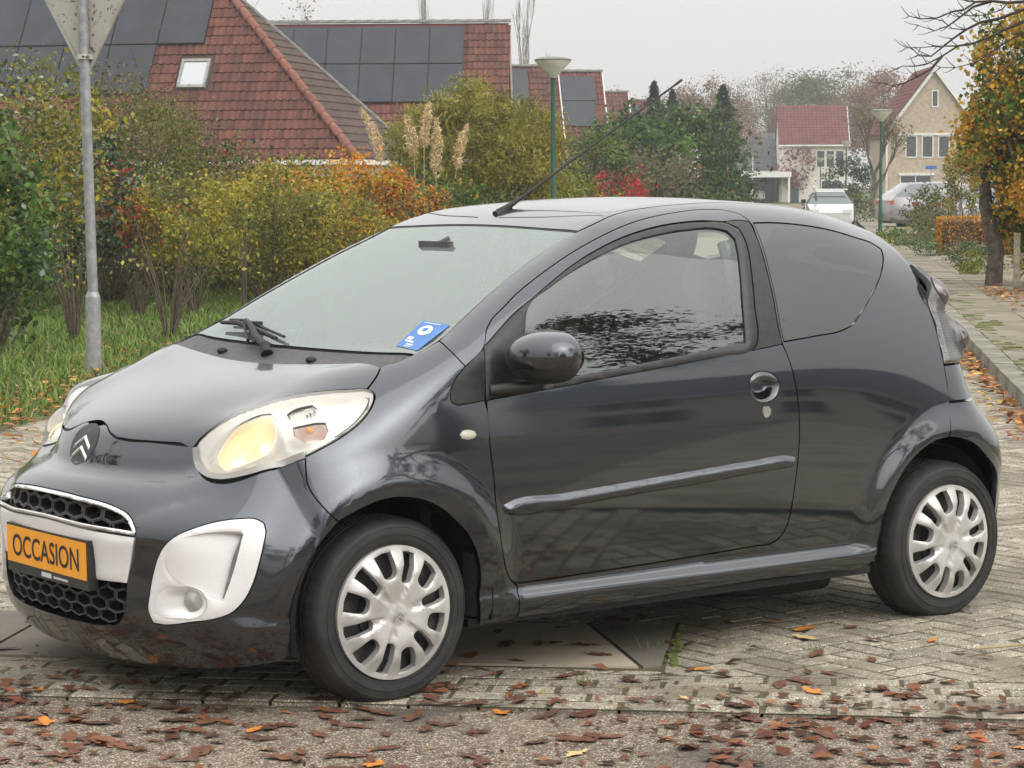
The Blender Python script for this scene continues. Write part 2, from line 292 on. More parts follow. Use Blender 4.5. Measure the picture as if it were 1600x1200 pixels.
def resamp(P,step=.015,closed=True,corner=38):
    P=np.asarray(P,float)
    keep=[0]+[i for i in range(1,len(P)) if np.linalg.norm(P[i]-P[i-1])>1e-4]; P=P[keep]
    if closed and np.linalg.norm(P[0]-P[-1])<1e-4: P=P[:-1]
    n=len(P); out=[]; T=[]
    def tang(i):
        if not closed and (i==0 or i==n-1): return None
        a=P[i]-P[i-1]; b=P[(i+1)%n]-P[i]; la,lb=np.linalg.norm(a),np.linalg.norm(b)
        if np.degrees(np.arccos(np.clip(a@b/(la*lb),-1,1)))>corner: return None
        return (a/la*lb+b/lb*la)/(la+lb)
    T=[tang(i) for i in range(n)]
    for i in range(n if closed else n-1):
        a,b=P[i],P[(i+1)%n]; l=np.linalg.norm(b-a); k=max(1,int(math.ceil(l/step)))
        ta=T[i]; tb=T[(i+1)%n]
        u=(b-a)/l; ta=u if ta is None else ta/np.linalg.norm(ta); tb=u if tb is None else tb/np.linalg.norm(tb)
        for j in range(k):
            t=j/k; out.append((2*t**3-3*t*t+1)*a+(t**3-2*t*t+t)*l*ta+(-2*t**3+3*t*t)*b+(t**3-t*t)*l*tb)
    if not closed: out.append(P[-1])
    return np.array(out)
def area(P): x,y=P[:,0],P[:,1]; return .5*np.sum(x*np.roll(y,-1)-np.roll(x,-1)*y)
def inset(P,g):
    if area(P)<0: P=P[::-1]
    a=P-np.roll(P,1,0); b=np.roll(P,-1,0)-P
    na=np.c_[-a[:,1],a[:,0]]/np.linalg.norm(a,axis=1)[:,None]; nb=np.c_[-b[:,1],b[:,0]]/np.linalg.norm(b,axis=1)[:,None]
    m=na+nb; m/=np.maximum(np.linalg.norm(m,axis=1)[:,None],1e-9); c=np.maximum(np.sum(m*na,1),.4)[:,None]
    return P+m*g/c
def inpoly(P,q):
    x,y=q[:,0],q[:,1]; r=np.zeros(len(q),bool); j=len(P)-1
    for i in range(len(P)):
        c=((P[i,1]>y)!=(P[j,1]>y)); 
        if c.any(): r^=c&(x<(P[j,0]-P[i,0])*(y-P[i,1])/((P[j,1]-P[i,1]) or 1e-12)+P[i,0])
        j=i
    return r
def dist(P,q):
    """distance of points q to closed polygon P"""
    A=P; B=np.roll(P,-1,0); r=np.full(len(q),9.)
    for a,b in zip(A,B):
        ab=b-a; t=np.clip(((q-a)@ab)/max(ab@ab,1e-12),0,1); r=np.minimum(r,np.linalg.norm(q-a-t[:,None]*ab,axis=1))
    return r
def panel(name,parent,m,dom,outer,holes=(),d=0,res=.024,rim=.018,gap=.0022,step=.012,mirror=0,corner=38,rimm=None,pre=False):
    """mesh trimmed from the body surface. outer/holes: 3D point lists. d: offset or function(q, distance to edge). mirror: 0 near, 1 far side copy too"""
    O=inset(resamp(dom.inv(outer) if not pre else outer,step,corner=corner),gap)
    H=[resamp(dom.inv(h) if not pre else h,step,corner=corner) for h in holes]; H=[inset(h if area(h)>0 else h[::-1],-gap) for h in H]
    lo,hi=O.min(0),O.max(0)
    gx=np.arange(lo[0],hi[0],res); gy=np.arange(lo[1],hi[1],res*.87)
    X,Y=np.meshgrid(gx,gy); X=X+(np.arange(len(gy))%2)[:,None]*res*.5; g=np.c_[X.ravel(),Y.ravel()]
    g=g[inpoly(O,g)]
    for h in H: g=g[~inpoly(h,g)]
    for l in [O]+H: g=g[dist(l,g)>res*.42] if len(g) else g
    loops=[O]+H; P=np.vstack(loops+[g]); e=[]; o=0; rings=[]
    for l in loops: n=len(l); e+=[(o+i,o+(i+1)%n) for i in range(n)]; rings.append(np.arange(o,o+n)); o+=n
    r=delaunay_2d_cdt([Vector(p) for p in P],e,[],0,1e-7)
    Q=np.array([tuple(v) for v in r[0]]); tri=np.array([f for f in r[2] if len(f)==3])
    cen=Q[tri].mean(1); k=inpoly(O,cen)
    for h in H: k&=~inpoly(h,cen)
    tri=tri[k]
    # map input loop index -> output index
    om={}
    for i,src in enumerate(r[3]):
        for s_ in src: om[s_]=i
    dd=d
    if callable(d): dd=d(Q,np.minimum.reduce([dist(l,Q) for l in loops]))
    V=onskin(dom,Q,dd); 
    if callable(d):
        fn=np.cross(V[tri[:,1]]-V[tri[:,0]],V[tri[:,2]]-V[tri[:,0]]); sgn=np.sign(np.sum(fn*grad(V[tri[:,0]]),1)); tri=np.where(sgn[:,None]<0,tri[:,::-1],tri); fn*=sgn[:,None]
        N=np.zeros_like(V); 
        for c in range(3): np.add.at(N,tri[:,c],fn)
        N/=np.maximum(np.linalg.norm(N,axis=1)[:,None],1e-12); G=grad(V)
    else:
        N=grad(V); G=N; fn=np.cross(V[tri[:,1]]-V[tri[:,0]],V[tri[:,2]]-V[tri[:,0]]); sgn=np.sum(fn*N[tri[:,0]],1)<0; tri=np.where(sgn[:,None],tri[:,::-1],tri)
    faces=[tuple(t) for t in tri]; fm=[0]*len(faces)
    if rim:
        for ri,rg in enumerate(rings):
            idx=[om[i] for i in rg if i in om]; n=len(idx); b=len(V)
            top=V[idx]; gn=G[idx]; bot=top-gn*rim
            tg=np.roll(top,-1,0)-np.roll(top,1,0); sd=np.cross(tg,gn); sd/=np.maximum(np.linalg.norm(sd,axis=1)[:,None],1e-9)
            # outward from panel: for a CCW outer loop seen from outside, tangent x normal points outward
            cc=V[tri].mean((0,1)) if ri==0 else top.mean(0)
            f=[(b+i,b+n+i,b+n+(i+1)%n,b+(i+1)%n) for i in range(n)]
            A=np.array([np.cross(bot[i]-top[i],top[(i+1)%n]-top[i]) for i in range(n)]).mean()
            V=np.vstack([V,top,bot]); 
            # decide sense by comparing with the polygon's inside in 2D
            q0=Q[idx]; t2=np.roll(q0,-1,0)-q0; nrm2=np.c_[t2[:,1],-t2[:,0]]; L2=(inpoly(O,q0+.5*t2+nrm2/np.maximum(np.linalg.norm(nrm2,axis=1)[:,None],1e-9)*.002)); 
            for h in H: L2&=~inpoly(h,q0+.5*t2+nrm2/np.maximum(np.linalg.norm(nrm2,axis=1)[:,None],1e-9)*.002)
            e1,e2=None,None
            # 3D: side vector pointing away from panel material
            mids=onskin(dom,(q0+.5*t2+nrm2/np.maximum(np.linalg.norm(nrm2,axis=1)[:,None],1e-9)*.004),0)-onskin(dom,q0+.5*t2,0)
            away=np.where(L2[:,None],-mids,mids); s1=np.sign(np.sum(sd*away,1)); s1=1 if s1.sum()>=0 else -1
            sd=sd*s1
            fr=[]
            for i,ff in enumerate(f):
                nn=np.cross(V[ff[1]]-V[ff[0]],V[ff[2]]-V[ff[0]]); fr.append(ff if nn@sd[i]>=0 else ff[::-1])
            faces+=fr; fm+=[1 if rimm else 0]*n; N=np.vstack([N,sd,sd]); G=np.vstack([G,gn,gn])
    mats=[m,rimm] if rimm else [m]
    o1=obj(name,mesh(name,V,faces,mats,normals=N,fm=fm),parent)
    if mirror:
        V2=V*[1,-1,1]; N2=N*[1,-1,1]; o2=obj(name,mesh(name,V2,[f[::-1] for f in faces],mats,normals=N2,fm=fm),mirror if not isinstance(mirror,int) else parent)
        return o1,o2
    return o1
def ribbon(name,parent,m,dom,line,width=.02,d=-.007,mirror=0,closed=False,step=.02):
    """narrow strip that follows a line on the skin (dark backing of the shut lines, grooves)"""
    q=resamp(dom.inv(line),step,closed=closed); t=np.roll(q,-1,0)-np.roll(q,1,0)
    if not closed: t[0]=q[1]-q[0]; t[-1]=q[-1]-q[-2]
    n=np.c_[-t[:,1],t[:,0]]; n/=np.maximum(np.linalg.norm(n,axis=1)[:,None],1e-9); k=len(q)
    V=np.vstack([onskin(dom,q+n*width/2,d),onskin(dom,q-n*width/2,d)])
    f=[(i,(i+1)%k,k+(i+1)%k,k+i) for i in range(k if closed else k-1)]
    N=grad(V)
    nn=np.cross(V[f[0][1]]-V[f[0][0]],V[f[0][2]]-V[f[0][0]])
    if nn@N[f[0][0]]<0: f=[x[::-1] for x in f]
    o1=obj(name,mesh(name,V,f,m,normals=N),parent)
    if mirror: obj(name,mesh(name,V*[1,-1,1],[x[::-1] for x in f],m,normals=N*[1,-1,1]),parent)
    return o1
# ================================================================ the car
def paint_b(N,L,out,nt):
    p=N('BsdfPrincipled'); pset(p,rough=.24,metal=.9,coat=1.0,coatr=.03); p.inputs['Coat IOR'].default_value=1.75
    tc=N('TexCoord'); fl=N('TexNoise'); fl.inputs['Scale'].default_value=900; fl.inputs['Detail'].default_value=2; L(tc.outputs['Object'],fl.inputs['Vector'])
    r=N('ValToRGB'); r.color_ramp.elements[0].position=.35; r.color_ramp.elements[0].color=(.020,.0245,.031,1); r.color_ramp.elements[1].position=.7; r.color_ramp.elements[1].color=(.048,.057,.072,1); L(fl.outputs['Fac'],r.inputs[0])
    # road grime low down, specks everywhere
    sp=N('SeparateXYZ'); L(tc.outputs['Object'],sp.inputs[0]); mr=N('MapRange'); mr.inputs[1].default_value=.62; mr.inputs[2].default_value=.15; mr.inputs[3].default_value=0; mr.inputs[4].default_value=.09; L(sp.outputs[2],mr.inputs[0])
    dn=N('TexNoise'); dn.inputs['Scale'].default_value=7; dn.inputs['Detail'].default_value=9; L(tc.outputs['Object'],dn.inputs['Vector'])
    mm=N('Math'); mm.operation='MULTIPLY'; L(mr.outputs[0],mm.inputs[0]); L(dn.outputs['Fac'],mm.inputs[1])
    sk=N('TexNoise'); sk.inputs['Scale'].default_value=160; sk.inputs['Detail'].default_value=1; L(tc.outputs['Object'],sk.inputs['Vector'])
    s2=N('MapRange'); s2.inputs[1].default_value=.76; s2.inputs[2].default_value=.80; s2.inputs[4].default_value=.5; L(sk.outputs['Fac'],s2.inputs[0])
    ad=N('Math'); ad.operation='MAXIMUM'; L(mm.outputs[0],ad.inputs[0]); L(s2.outputs[0],ad.inputs[1])
    mx=N('MixRGB'); mx.inputs[2].default_value=(.14,.13,.115,1); L(ad.outputs[0],mx.inputs[0]); L(r.outputs[0],mx.inputs[1]); L(mx.outputs[0],p.inputs['Base Color'])
    cr=N('MapRange'); cr.inputs[3].default_value=.03; cr.inputs[4].default_value=.35; L(ad.outputs[0],cr.inputs[0]); L(cr.outputs[0],p.inputs['Coat Roughness'])
    wv=N('TexNoise'); wv.inputs['Scale'].default_value=260; L(tc.outputs['Object'],wv.inputs['Vector']); bp=N('Bump'); bp.inputs['Strength'].default_value=.012; bp.inputs['Distance'].default_value=.002; L(wv.outputs['Fac'],bp.inputs['Height']); L(bp.outputs[0],p.inputs['Coat Normal'])
    L(p.outputs[0],out.inputs[0])
PAINT=mat('dark_grey_metallic_paint',paint_b)
BLACK=noisy('black_trim_plastic',(.018,.018,.018),(.03,.029,.028),40,rough=.42)
MATTE=noisy('matte_black_plastic',(.008,.008,.008),(.018,.017,.016),60,rough=.6)
GREYPL=noisy('grey_cowl_plastic',(.05,.05,.05),(.085,.083,.08),60,rough=.62)
WHITE=noisy('white_bumper_paint',(.70,.69,.68),(.80,.79,.78),400,rough=.28,coat=.6)
CHROME=plain('chrome',(.80,.80,.80),rough=.09,metal=1)
SILVER=noisy('wheel_cover_silver',(.46,.45,.43),(.66,.65,.62),9,rough=.32,metal=.4,detail=10)
RUBBER=noisy('tyre_rubber',(.014,.013,.0125),(.030,.028,.026),9,rough=.66,bump=.15,bscale=50)
WSGL=glass('windscreen_glass',(.80,.88,.84),ior=2.4,dirt=.15,dirtc=(.74,.81,.77),refl=(.92,1,.95))
SIDEGL=glass('side_window_glass',(.78,.86,.83),ior=2.0,dirt=.012,refl=(.95,1,.97))
PRIVGL=glass('tinted_rear_glass',(.06,.065,.065),ior=1.95,dirt=.09,dirtc=(.32,.32,.32))
LENSGL=glass('lamp_lens',(.95,.96,.97),ior=1.45)
SEATM=noisy('dark_seat_fabric',(.03,.032,.034),(.065,.068,.07),120,rough=.9)
DASH=noisy('dash_plastic',(.05,.05,.05),(.08,.08,.08),90,rough=.6)
LINER=noisy('pale_headliner',(.42,.42,.40),(.50,.50,.48),80,rough=.9)
car=empty('hatchback_car',(0,0,0),0,'dark grey three-door hatchback with white bumper inserts and orange front plate, in the foreground','car')
CX=CylX(); FZ=CylZ(.3,-1); RZ=CylZ(1.9,1); TOP=Ortho((0,0,1),(0,0,1),-.7,.7); WS=Ortho((.45,0,1.15),(-.5,0,.87),-.5,.5)
HLD=Ortho((-.28,-.6,.8),(-.52,-.62,.58),-.25,.35)
def sym(L): return list(L)+[(x,-y,z) for x,y,z in reversed(list(L)) if abs(y)>1e-6]
def topz(L): return [tuple(p) for p in onskin(TOP,np.array([(a,b) for a,b in TOP.inv([(x,y,0) for x,y in L])]))]
T_=TR
ditch=topz([(1.03,-.518),(1.2,-.486),(1.44,-.462),(1.7,-.455),(2.0,-.45),(2.18,-.44)])
wsedge=T_['ws_glass'][:7]                    # top -> fender joint
dpil=[(2.27,-.465,1.36),(2.315,-.53,1.30),(2.338,-.58,1.24),(2.345,-.63,1.17),(2.343,-.665,1.106),(2.35,-.698,1.023),(2.35,-.726,.946),(2.352,-.743,.893)]
brg=[(2.351,-.760,.824),(2.348,-.779,.759),(2.337,-.796,.72),(2.312,-.817,.645)]
dg=T_['door_gap']; ar=T_['arch_r']; af=T_['arch_f']; hl=T_['headlight']; bg_=T_['bumper_gap']; tri=T_['tri']; fj=T_['fender_joint']; hf=T_['hood_front']; hg=T_['hood_gap']
RR=[T_['rubber_outer'][i] for i in range(len(T_['rubber_outer']))]
bl=T_['belt_low']
# body side: A pillar, roof rail, quarter panel and sill in one pressing
side=[p for p in fj[::-1]]+wsedge[::-1][1:]+[(.957,-.533,1.395)]+ditch+dpil+brg+ar[6::-1]+[(1.935,-.79,.228)]+T_['sill_low'][::-1][1:-1]+T_['fender_sill'][::-1][1:]+dg[9:]+[dg[0]]
panel('body_side_panel',car,PAINT,CX,side,[T_['qglass']],mirror=1,res=.022)
# door skin, upper frame, pillar trim, seals and glass
for sgn in (0,1):
    pass
skin=bl[:]+dg[26:7:-1]+dg[7:1:-1]
d1,d2=panel('door',car,PAINT,CX,skin,[T_['handle']],mirror=1,res=.022)
upper=[dg[32]]+dg[33:]+[dg[0]]+[(.525,-.705,1.146)]+RR[0:8]+[(1.545,-.562,1.397)]
panel('door_frame',d1,PAINT,CX,upper,mirror=d2,res=.02,gap=.0018)
bp_=[(1.545,-.562,1.397),dg[32],dg[31],dg[30],dg[29],dg[28],dg[27],bl[7],bl[6],RR[12],RR[11],RR[10],RR[9],RR[8],RR[7]]
panel('pillar_trim',d1,BLACK,CX,bp_,mirror=d2,gap=.0012,d=-.001)
trim=[dg[0],(.525,-.705,1.146)]+RR[:]+[bl[6]]+bl[5::-1]
panel('window_seal',d1,BLACK,CX,trim,[T_['glass']],mirror=d2,gap=.0008,d=lambda q,e:-.004+.006*sm(e/.012),res=.014,rim=.02)
panel('window_glass',d1,SIDEGL,CX,T_['glass'],mirror=d2,d=-.009,gap=-.004,rim=0,res=.03)
panel('rub_strip',d1,PAINT,CX,T_['rub'],mirror=d2,d=lambda q,e:.001+.012*sm(e/.014),gap=0,res=.008,rim=.006)
hd=np.array(T_['handle']); hz=hd[:,2].mean()+.004; hx=hd[:,0].mean()
scoop=panel('handle_scoop',d1,PAINT,CX,T_['handle'],mirror=d2,d=lambda q,e:-.002-.030*sm(e/.035),gap=-.001,res=.008,rim=0)
flap=[p for p in T_['handle'] if p[2]>hz-.004]
arc=sorted(flap,key=lambda p:p[0]); up_=[p for p in arc if True]
flapo=[(p[0]*.985+hx*.015,p[1],p[2]-.0015) for p in arc]+[(hx+.055,-.79,hz+.004),(hx,-.79,hz+.012),(hx-.055,-.79,hz+.002)]
panel('door_handle',d1,PAINT,CX,flapo,mirror=d2,d=lambda q,e:.001+.006*sm(e/.015),gap=.001,res=.006,rim=.02)
panel('door_lock',d1,CHROME,CX,T_['lock'],mirror=d2,d=.003,gap=0,res=.008,rim=.004)
panel('quarter_window',car,PRIVGL,CX,T_['qglass'],mirror=1,d=-.002,gap=.003,rim=.012,rimm=MATTE)
panel('mirror_corner_trim',car,BLACK,CX,tri+[(.348,-.766,.96)],mirror=1,gap=.002,d=-.001)
# front wing
wing=T_['fender_top']+fj[1:]+tri[2:]+dg[2:9]+T_['fender_sill'][1:]+[T_['sill_low'][0]]+af[14:4:-1]+bg_[-2:0:-1]+hl[20:10:-1]+hg[-2:0:-1]
panel('front_wing',car,PAINT,CX,wing,mirror=1,res=.02)
panel('side_repeater',car,LENSGL,CX,T_['indicator'],mirror=1,d=lambda q,e:.002+.008*sm(e/.02),gap=0,res=.008,rim=.006)
panel('repeater_reflector',car,plain('pale_lens',(.75,.72,.6),rough=.3),CX,T_['indicator'],mirror=1,d=.0015,gap=.002,res=.01,rim=0)
# black strips added behind every shut line to block light
ribbon('shut_line_backing',car,MATTE,CX,dg,width=.03,d=-.012,closed=True,mirror=1)
for ln in (fj,tri,bg_,T_['fender_sill'],brg): ribbon('shut_line_backing',car,MATTE,CX,ln,width=.03,d=-.012,mirror=1)
ribbon('shut_line_backing',car,MATTE,TOP,hg,width=.03,d=-.014,mirror=1)
ribbon('shut_line_backing',car,MATTE,CX,hl[11:21],width=.010,d=-.012,mirror=1)
# bonnet
hoodh=[(-.541,0,.811)]+hf[6::-1]+hl[1:12]+hg[-2::-1]+[(.035,-.5,.97),(.008,-.3,.97),(-.012,-.12,.97),(-.016,0,.97)]
panel('bonnet',car,PAINT,TOP,sym(hoodh[::-1]),res=.024,step=.012,gap=.003)
ribbon('shut_line_backing',car,MATTE,FZ,sym([(-.555,0,.803)]+hf[6::-1]),width=.03,d=-.014)
# cowl and windscreen
wlow=[(.160,-.65,1.02),(.135,-.5,1.02),(.117,-.3,1.02),(.108,-.12,1.02),(.106,0,1.02)]
cowl=[(.055,-.648,.98),(.035,-.5,.97),(.008,-.3,.97),(-.012,-.12,.97),(-.016,0,.97)]
fe=[(.055,-.648,.98),(.102,-.657,.997),(.160,-.66,1.02)]
def close2(a,b): return a
cw=sym(cowl)+[(x,-y,z) for x,y,z in fe[1:]]+sym(wlow)[::-1]+fe[1:2]
panel('cowl_panel',car,GREYPL,TOP,cw,d=-.006,gap=.002,res=.02,rim=.01,corner=60)
hdr=[(.886,-.534,1.371),(.874,-.406,1.379),(.868,-.2,1.386),(.867,0,1.39)]
wsn=[(.160,-.66,1.02)]+[p for p in T_['ws_glass'][7::-1]][0:0]+[p for p in T_['ws_glass'][6::-1]]
wsh=wlow[::-1]+wsn+hdr[1:]
panel('windscreen',car,WSGL,WS,sym(wsh[::-1]),d=-.003,gap=.004,res=.035,rim=.0,corner=50)
edge=resamp(WS.inv(sym(wsh[::-1])),.02,corner=50)
frit=inset(edge if area(edge)>0 else edge[::-1],.032)
panel('windscreen_surround',car,MATTE,WS,edge,[frit],d=-.0075,gap=.0,res=.03,rim=0,pre=True,corner=50)
ribbon('windscreen_seal',car,MATTE,WS,hdr[:]+[(x,-y,z) for x,y,z in hdr[2::-1]],width=.014,d=-.002)
# roof
roofh=hdr[::-1]+[(.957,-.533,1.395)]+ditch+[(2.2,-.3,1.4),(2.215,-.15,1.4),(2.22,0,1.4)]
panel('roof',car,PAINT,TOP,sym(roofh),res=.03,gap=.0025,rim=.012)
for l in ([(.957,-.533,1.395)]+ditch,): ribbon('shut_line_backing',car,MATTE,TOP,l,width=.03,d=-.009,mirror=1)
ribbon('roof_seam',car,MATTE,TOP,[(.925,-.06,1.412),(.956,-.30,1.416),(1.02,-.50,1.417)],width=.004,d=.0008,mirror=1)
liner=[(.90,-.50,1.37),(1.0,-.47,1.4)]+[(x,y+.02,z) for x,y,z in ditch]+[(2.15,0,1.4)]
panel('headliner',car,LINER,TOP,sym([(.89,0,1.38)]+liner),d=-.035,rim=0,res=.06,gap=0)
for s in (-1,1): pass
# ---- front bumper
btop=[(-.565,0,.795)]+hf[6::-1]+[hl[0]]+hl[29:19:-1]+bg_[1:]+af[4::-1]+[(-.37,-.755,.165),(-.5,-.66,.145),(-.6,-.5,.132),(-.66,-.25,.122),(-.675,0,.12)]
gu=[(-.664,-.446,.520),(-.661,-.444,.534),(-.656,-.419,.558),(-.657,-.379,.580),(-.667,-.340,.592),(-.706,-.168,.613),(-.715,0,.618)]
gl=[(-.674,-.401,.376),(-.674,-.395,.325),(-.674,-.379,.281),(-.676,-.347,.253),(-.684,-.294,.244),(-.698,-.139,.237),(-.7,0,.236)]
opening=sym([gl[i] for i in range(6,-1,-1)]+gu[:6]+[gu[6]])
def full(half): return half+[(x,-y,z) for x,y,z in half[::-1] if abs(y)>1e-6]
bump=panel('front_bumper',car,PAINT,FZ,full(btop),[full(gl[::-1]+gu),T_['fog'],[(x,-y,z) for x,y,z in T_['fog'][::-1]]],res=.02,gap=.002,rim=.03)
gup=full([(-.727,0,.532),(-.704,-.281,.524)]+gu)
chr_o=resamp(FZ.inv(gup),.012); chr_o=chr_o if area(chr_o)>0 else chr_o[::-1]
panel('grille_chrome_trim',bump,CHROME,FZ,chr_o,[inset(chr_o,.013)],pre=True,d=lambda q,e:.001+.006*sm(e/.005),res=.006,gap=.001,rim=.02,step=.008)
wb=full([(-.72,0,.528),(-.704,-.283,.519),(-.664,-.444,.516),(-.674,-.402,.378),(-.691,-.331,.376),(-.703,-.255,.374),(-.715,0,.372)])
panel('white_bumper_bar',bump,WHITE,FZ,wb,d=lambda q,e:.0+.004*sm(e/.012),res=.014,gap=.001,rim=.025)
def honey(name,poly,pw,ph,d0,dep,off=(0,0)):
    """honeycomb insert: raised hexagonal webs over a dark back sheet"""
    P=resamp(FZ.inv(poly),.012); P=P if area(P)>0 else P[::-1]; g=panel(name,bump,MATTE,FZ,P,pre=True,d=d0-dep,gap=-.006,rim=0,res=.05)
    lo,hi=P.min(0),P.max(0); V=[];Fc=[]
    ny=int((hi[1]-lo[1])/(ph*.75))+3; nx=int((hi[0]-lo[0])/pw)+3
    for j in range(-1,ny):
        for i in range(-1,nx):
            c=np.array([lo[0]+(i+.5*(j%2))*pw+off[0],lo[1]+j*ph*.75+off[1]])
            hx_=np.array([(0,.5*ph),(.5*pw,.25*ph),(.5*pw,-.25*ph),(0,-.5*ph),(-.5*pw,-.25*ph),(-.5*pw,.25*ph)])
            o_=c+hx_*.98; i_=c+hx_*.80
            if not inpoly(P,np.vstack([o_,[c]])).all():
                if not inpoly(P,c[None])[0] : continue
                # clip to the opening by pulling outside corners back in
                for a in (o_,i_):
                    for k in range(6):
                        for t in np.linspace(1,0,12):
                            z=c+(a[k]-c)*t
                            if inpoly(P,z[None])[0]: a[k]=z; break
            b=len(V); V+=list(np.c_[o_,np.full(6,d0)])+list(np.c_[i_,np.full(6,d0-.002)])+list(np.c_[i_,np.full(6,d0-dep+.003)])
            for k in range(6): k2=(k+1)%6; Fc+=[(b+k,b+k2,b+6+k2,b+6+k),(b+6+k,b+6+k2,b+12+k2,b+12+k)]
    V=np.array(V); W=onskin(FZ,V[:,:2],V[:,2])
    return obj('honeycomb_web',mesh('honeycomb_web',W,[f[::-1] for f in Fc],BLACK),g)
honey('upper_grille',gup,.078,.050,-.012,.04,(.02,.012))
honey('lower_grille',full([(-.715,0,.374),(-.69,-.33,.376),(-.674,-.401,.376)]+gl[1:]),.072,.044,-.012,.045)
fog=T_['fog']; fin=[(-.461,-.705,.536),(-.465,-.699,.543),(-.507,-.671,.544),(-.557,-.629,.536),(-.586,-.599,.525),(-.607,-.573,.505),(-.618,-.552,.473),(-.618,-.552,.432),(-.605,-.575,.404),(-.578,-.618,.385),(-.542,-.663,.352),(-.52,-.687,.350),(-.503,-.698,.403),(-.483,-.707,.471)]
fl=[(-.595,-.588,.343),(-.591,-.597,.367),(-.58,-.614,.378),(-.569,-.631,.373),(-.561,-.641,.352),(-.561,-.638,.324),(-.57,-.625,.310),(-.583,-.606,.311),(-.591,-.593,.324)]
pit=[(-.625,-.52,.360),(-.618,-.545,.377),(-.60,-.580,.383),(-.577,-.617,.385),(-.560,-.643,.372),(-.552,-.652,.345),(-.556,-.646,.318),(-.57,-.625,.300),(-.60,-.572,.294),(-.62,-.53,.293),(-.63,-.505,.305),(-.632,-.505,.335)]
q0=FZ.inv(fin); pm=FZ.inv(pit)
f1,f2=panel('fog_lamp_surround',bump,WHITE,FZ,fog,[fin,pit],d=lambda q,e:.001+.004*sm(e/.012),mirror=1,res=.012,gap=.0012,rim=.034)
panel('intake_blade',f1,WHITE,FZ,fin,mirror=f2,d=lambda q,e:.004-.032*sm((q[:,0]-q0[:,0].min()-.01)/(np.ptp(q0[:,0])*1.0)),gap=-.002,rim=0,res=.012)
panel('fog_lamp_pit',f1,WHITE,FZ,pit,mirror=f2,d=lambda q,e:.003-.028*sm(e/.03)*sm((q[:,0]-pm[:,0].min())/.10),gap=-.001,rim=0,res=.008)
panel('intake_slot',f1,noisy('slot_gap_grey',(.14,.14,.14),(.2,.2,.2),80,rough=.6),FZ,[(-.464,-.702,.536),(-.459,-.708,.531),(-.472,-.710,.492),(-.490,-.705,.439),(-.506,-.696,.384),(-.517,-.688,.354),(-.522,-.683,.354),(-.511,-.692,.410),(-.497,-.700,.471),(-.478,-.703,.514)],mirror=f2,d=-.012,gap=0,rim=.01,res=.01)  # dark gap of the slot put in as a grey-coloured strip
panel('fog_lamp',f1,plain('fog_lens_grey',(.42,.43,.41),rough=.12,metal=.3,coat=1),FZ,fl,mirror=f2,d=lambda q,e:-.012+.012*sm(e/.035),gap=0,rim=.01,res=.006,rimm=MATTE)
# badge: recessed oval with two chrome chevrons
NZ=Ortho((-.59,0,.74),(-.93,0,.37),-.15,.2)
ova=[(-.62+.09*(.5+.5*math.sin(t)),.076*math.cos(t)*1.0,.738+.056*math.sin(t)) for t in np.linspace(0,2*math.pi,28,endpoint=False)]
bz=panel('badge_recess',bump,BLACK,NZ,ova,d=lambda q,e:.003-.002*sm(e/.02),gap=0,rim=.004,res=.008)
def chevron(yc,zc,w,h,t):
    return [(yc-w,zc-h),(yc-w,zc-h+t),(yc,zc+t),(yc+w,zc-h+t),(yc+w,zc-h),(yc,zc)]
NE=NZ.inv([(-.59,.0,.74),(-.59,.01,.74),(-.59,0,.75)])
for zc in (.772,.736):
    poly=[(-.6,a,b) for a,b in chevron(0,zc-.012,.048,.034,.017)]
    panel('chevron_badge',bump,CHROME,NZ,poly,d=lambda q,e:.003+.010*sm(e/.008),gap=0,rim=.004,res=.004,step=.004,corner=20)
# number plate
FR=MB(); FR.box(-.012,-.268,-.086,.02,.268,.062)
pl=FR.build('number_plate_holder',[BLACK],bump,(-.713,0,.428),(0,math.radians(-1),0))
MB().box(-.0165,-.26,-.055,-.012,.26,.055).build('number_plate',[noisy('orange_plate',(.86,.34,.012),(.92,.38,.02),20,rough=.35)],pl)
def text(s,name,m,parent,h,width,loc,rot,ext=.0008,bold=0):
    cu=bpy.data.curves.new(name,'FONT'); cu.body=s; cu.size=1; cu.extrude=0; cu.offset=bold; cu.resolution_u=6
    t=bpy.data.objects.new(name+'_tmp',cu); COL.objects.link(t); dg_=bpy.context.evaluated_depsgraph_get(); dg_.update()
    me=bpy.data.meshes.new_from_object(t.evaluated_get(dg_)); bpy.data.objects.remove(t)
    v=np.array([x.co[:] for x in me.vertices]); lo,hi=v.min(0),v.max(0)
    v=(v-(lo+hi)/2)*[width/(hi[0]-lo[0]),h/(hi[1]-lo[1]),1]
    for i,x in enumerate(me.vertices): x.co=(v[i,0],v[i,1],ext)
    me.materials.clear(); me.materials.append(m); me.name=name
    return obj(name,me,parent,loc,rot)
text('OCCASION','plate_lettering',plain('plate_black',(.01,.01,.01),rough=.5),pl,.068,.44,(-.0166,0,0),(math.radians(90),0,math.radians(-90)),bold=.012)
mk=MB()
for i in range(6): mk.box(-.0130,-.088+i*.011+.06,-.078,-.0122,-.079+i*.011+.06,-.064)
for i in range(9): mk.box(-.0130,-.135+i*.0105,-.076,-.0122,-.128+i*.0105,-.069)
mk.build('holder_print',[plain('print_white',(.7,.7,.7),rough=.5)],pl)
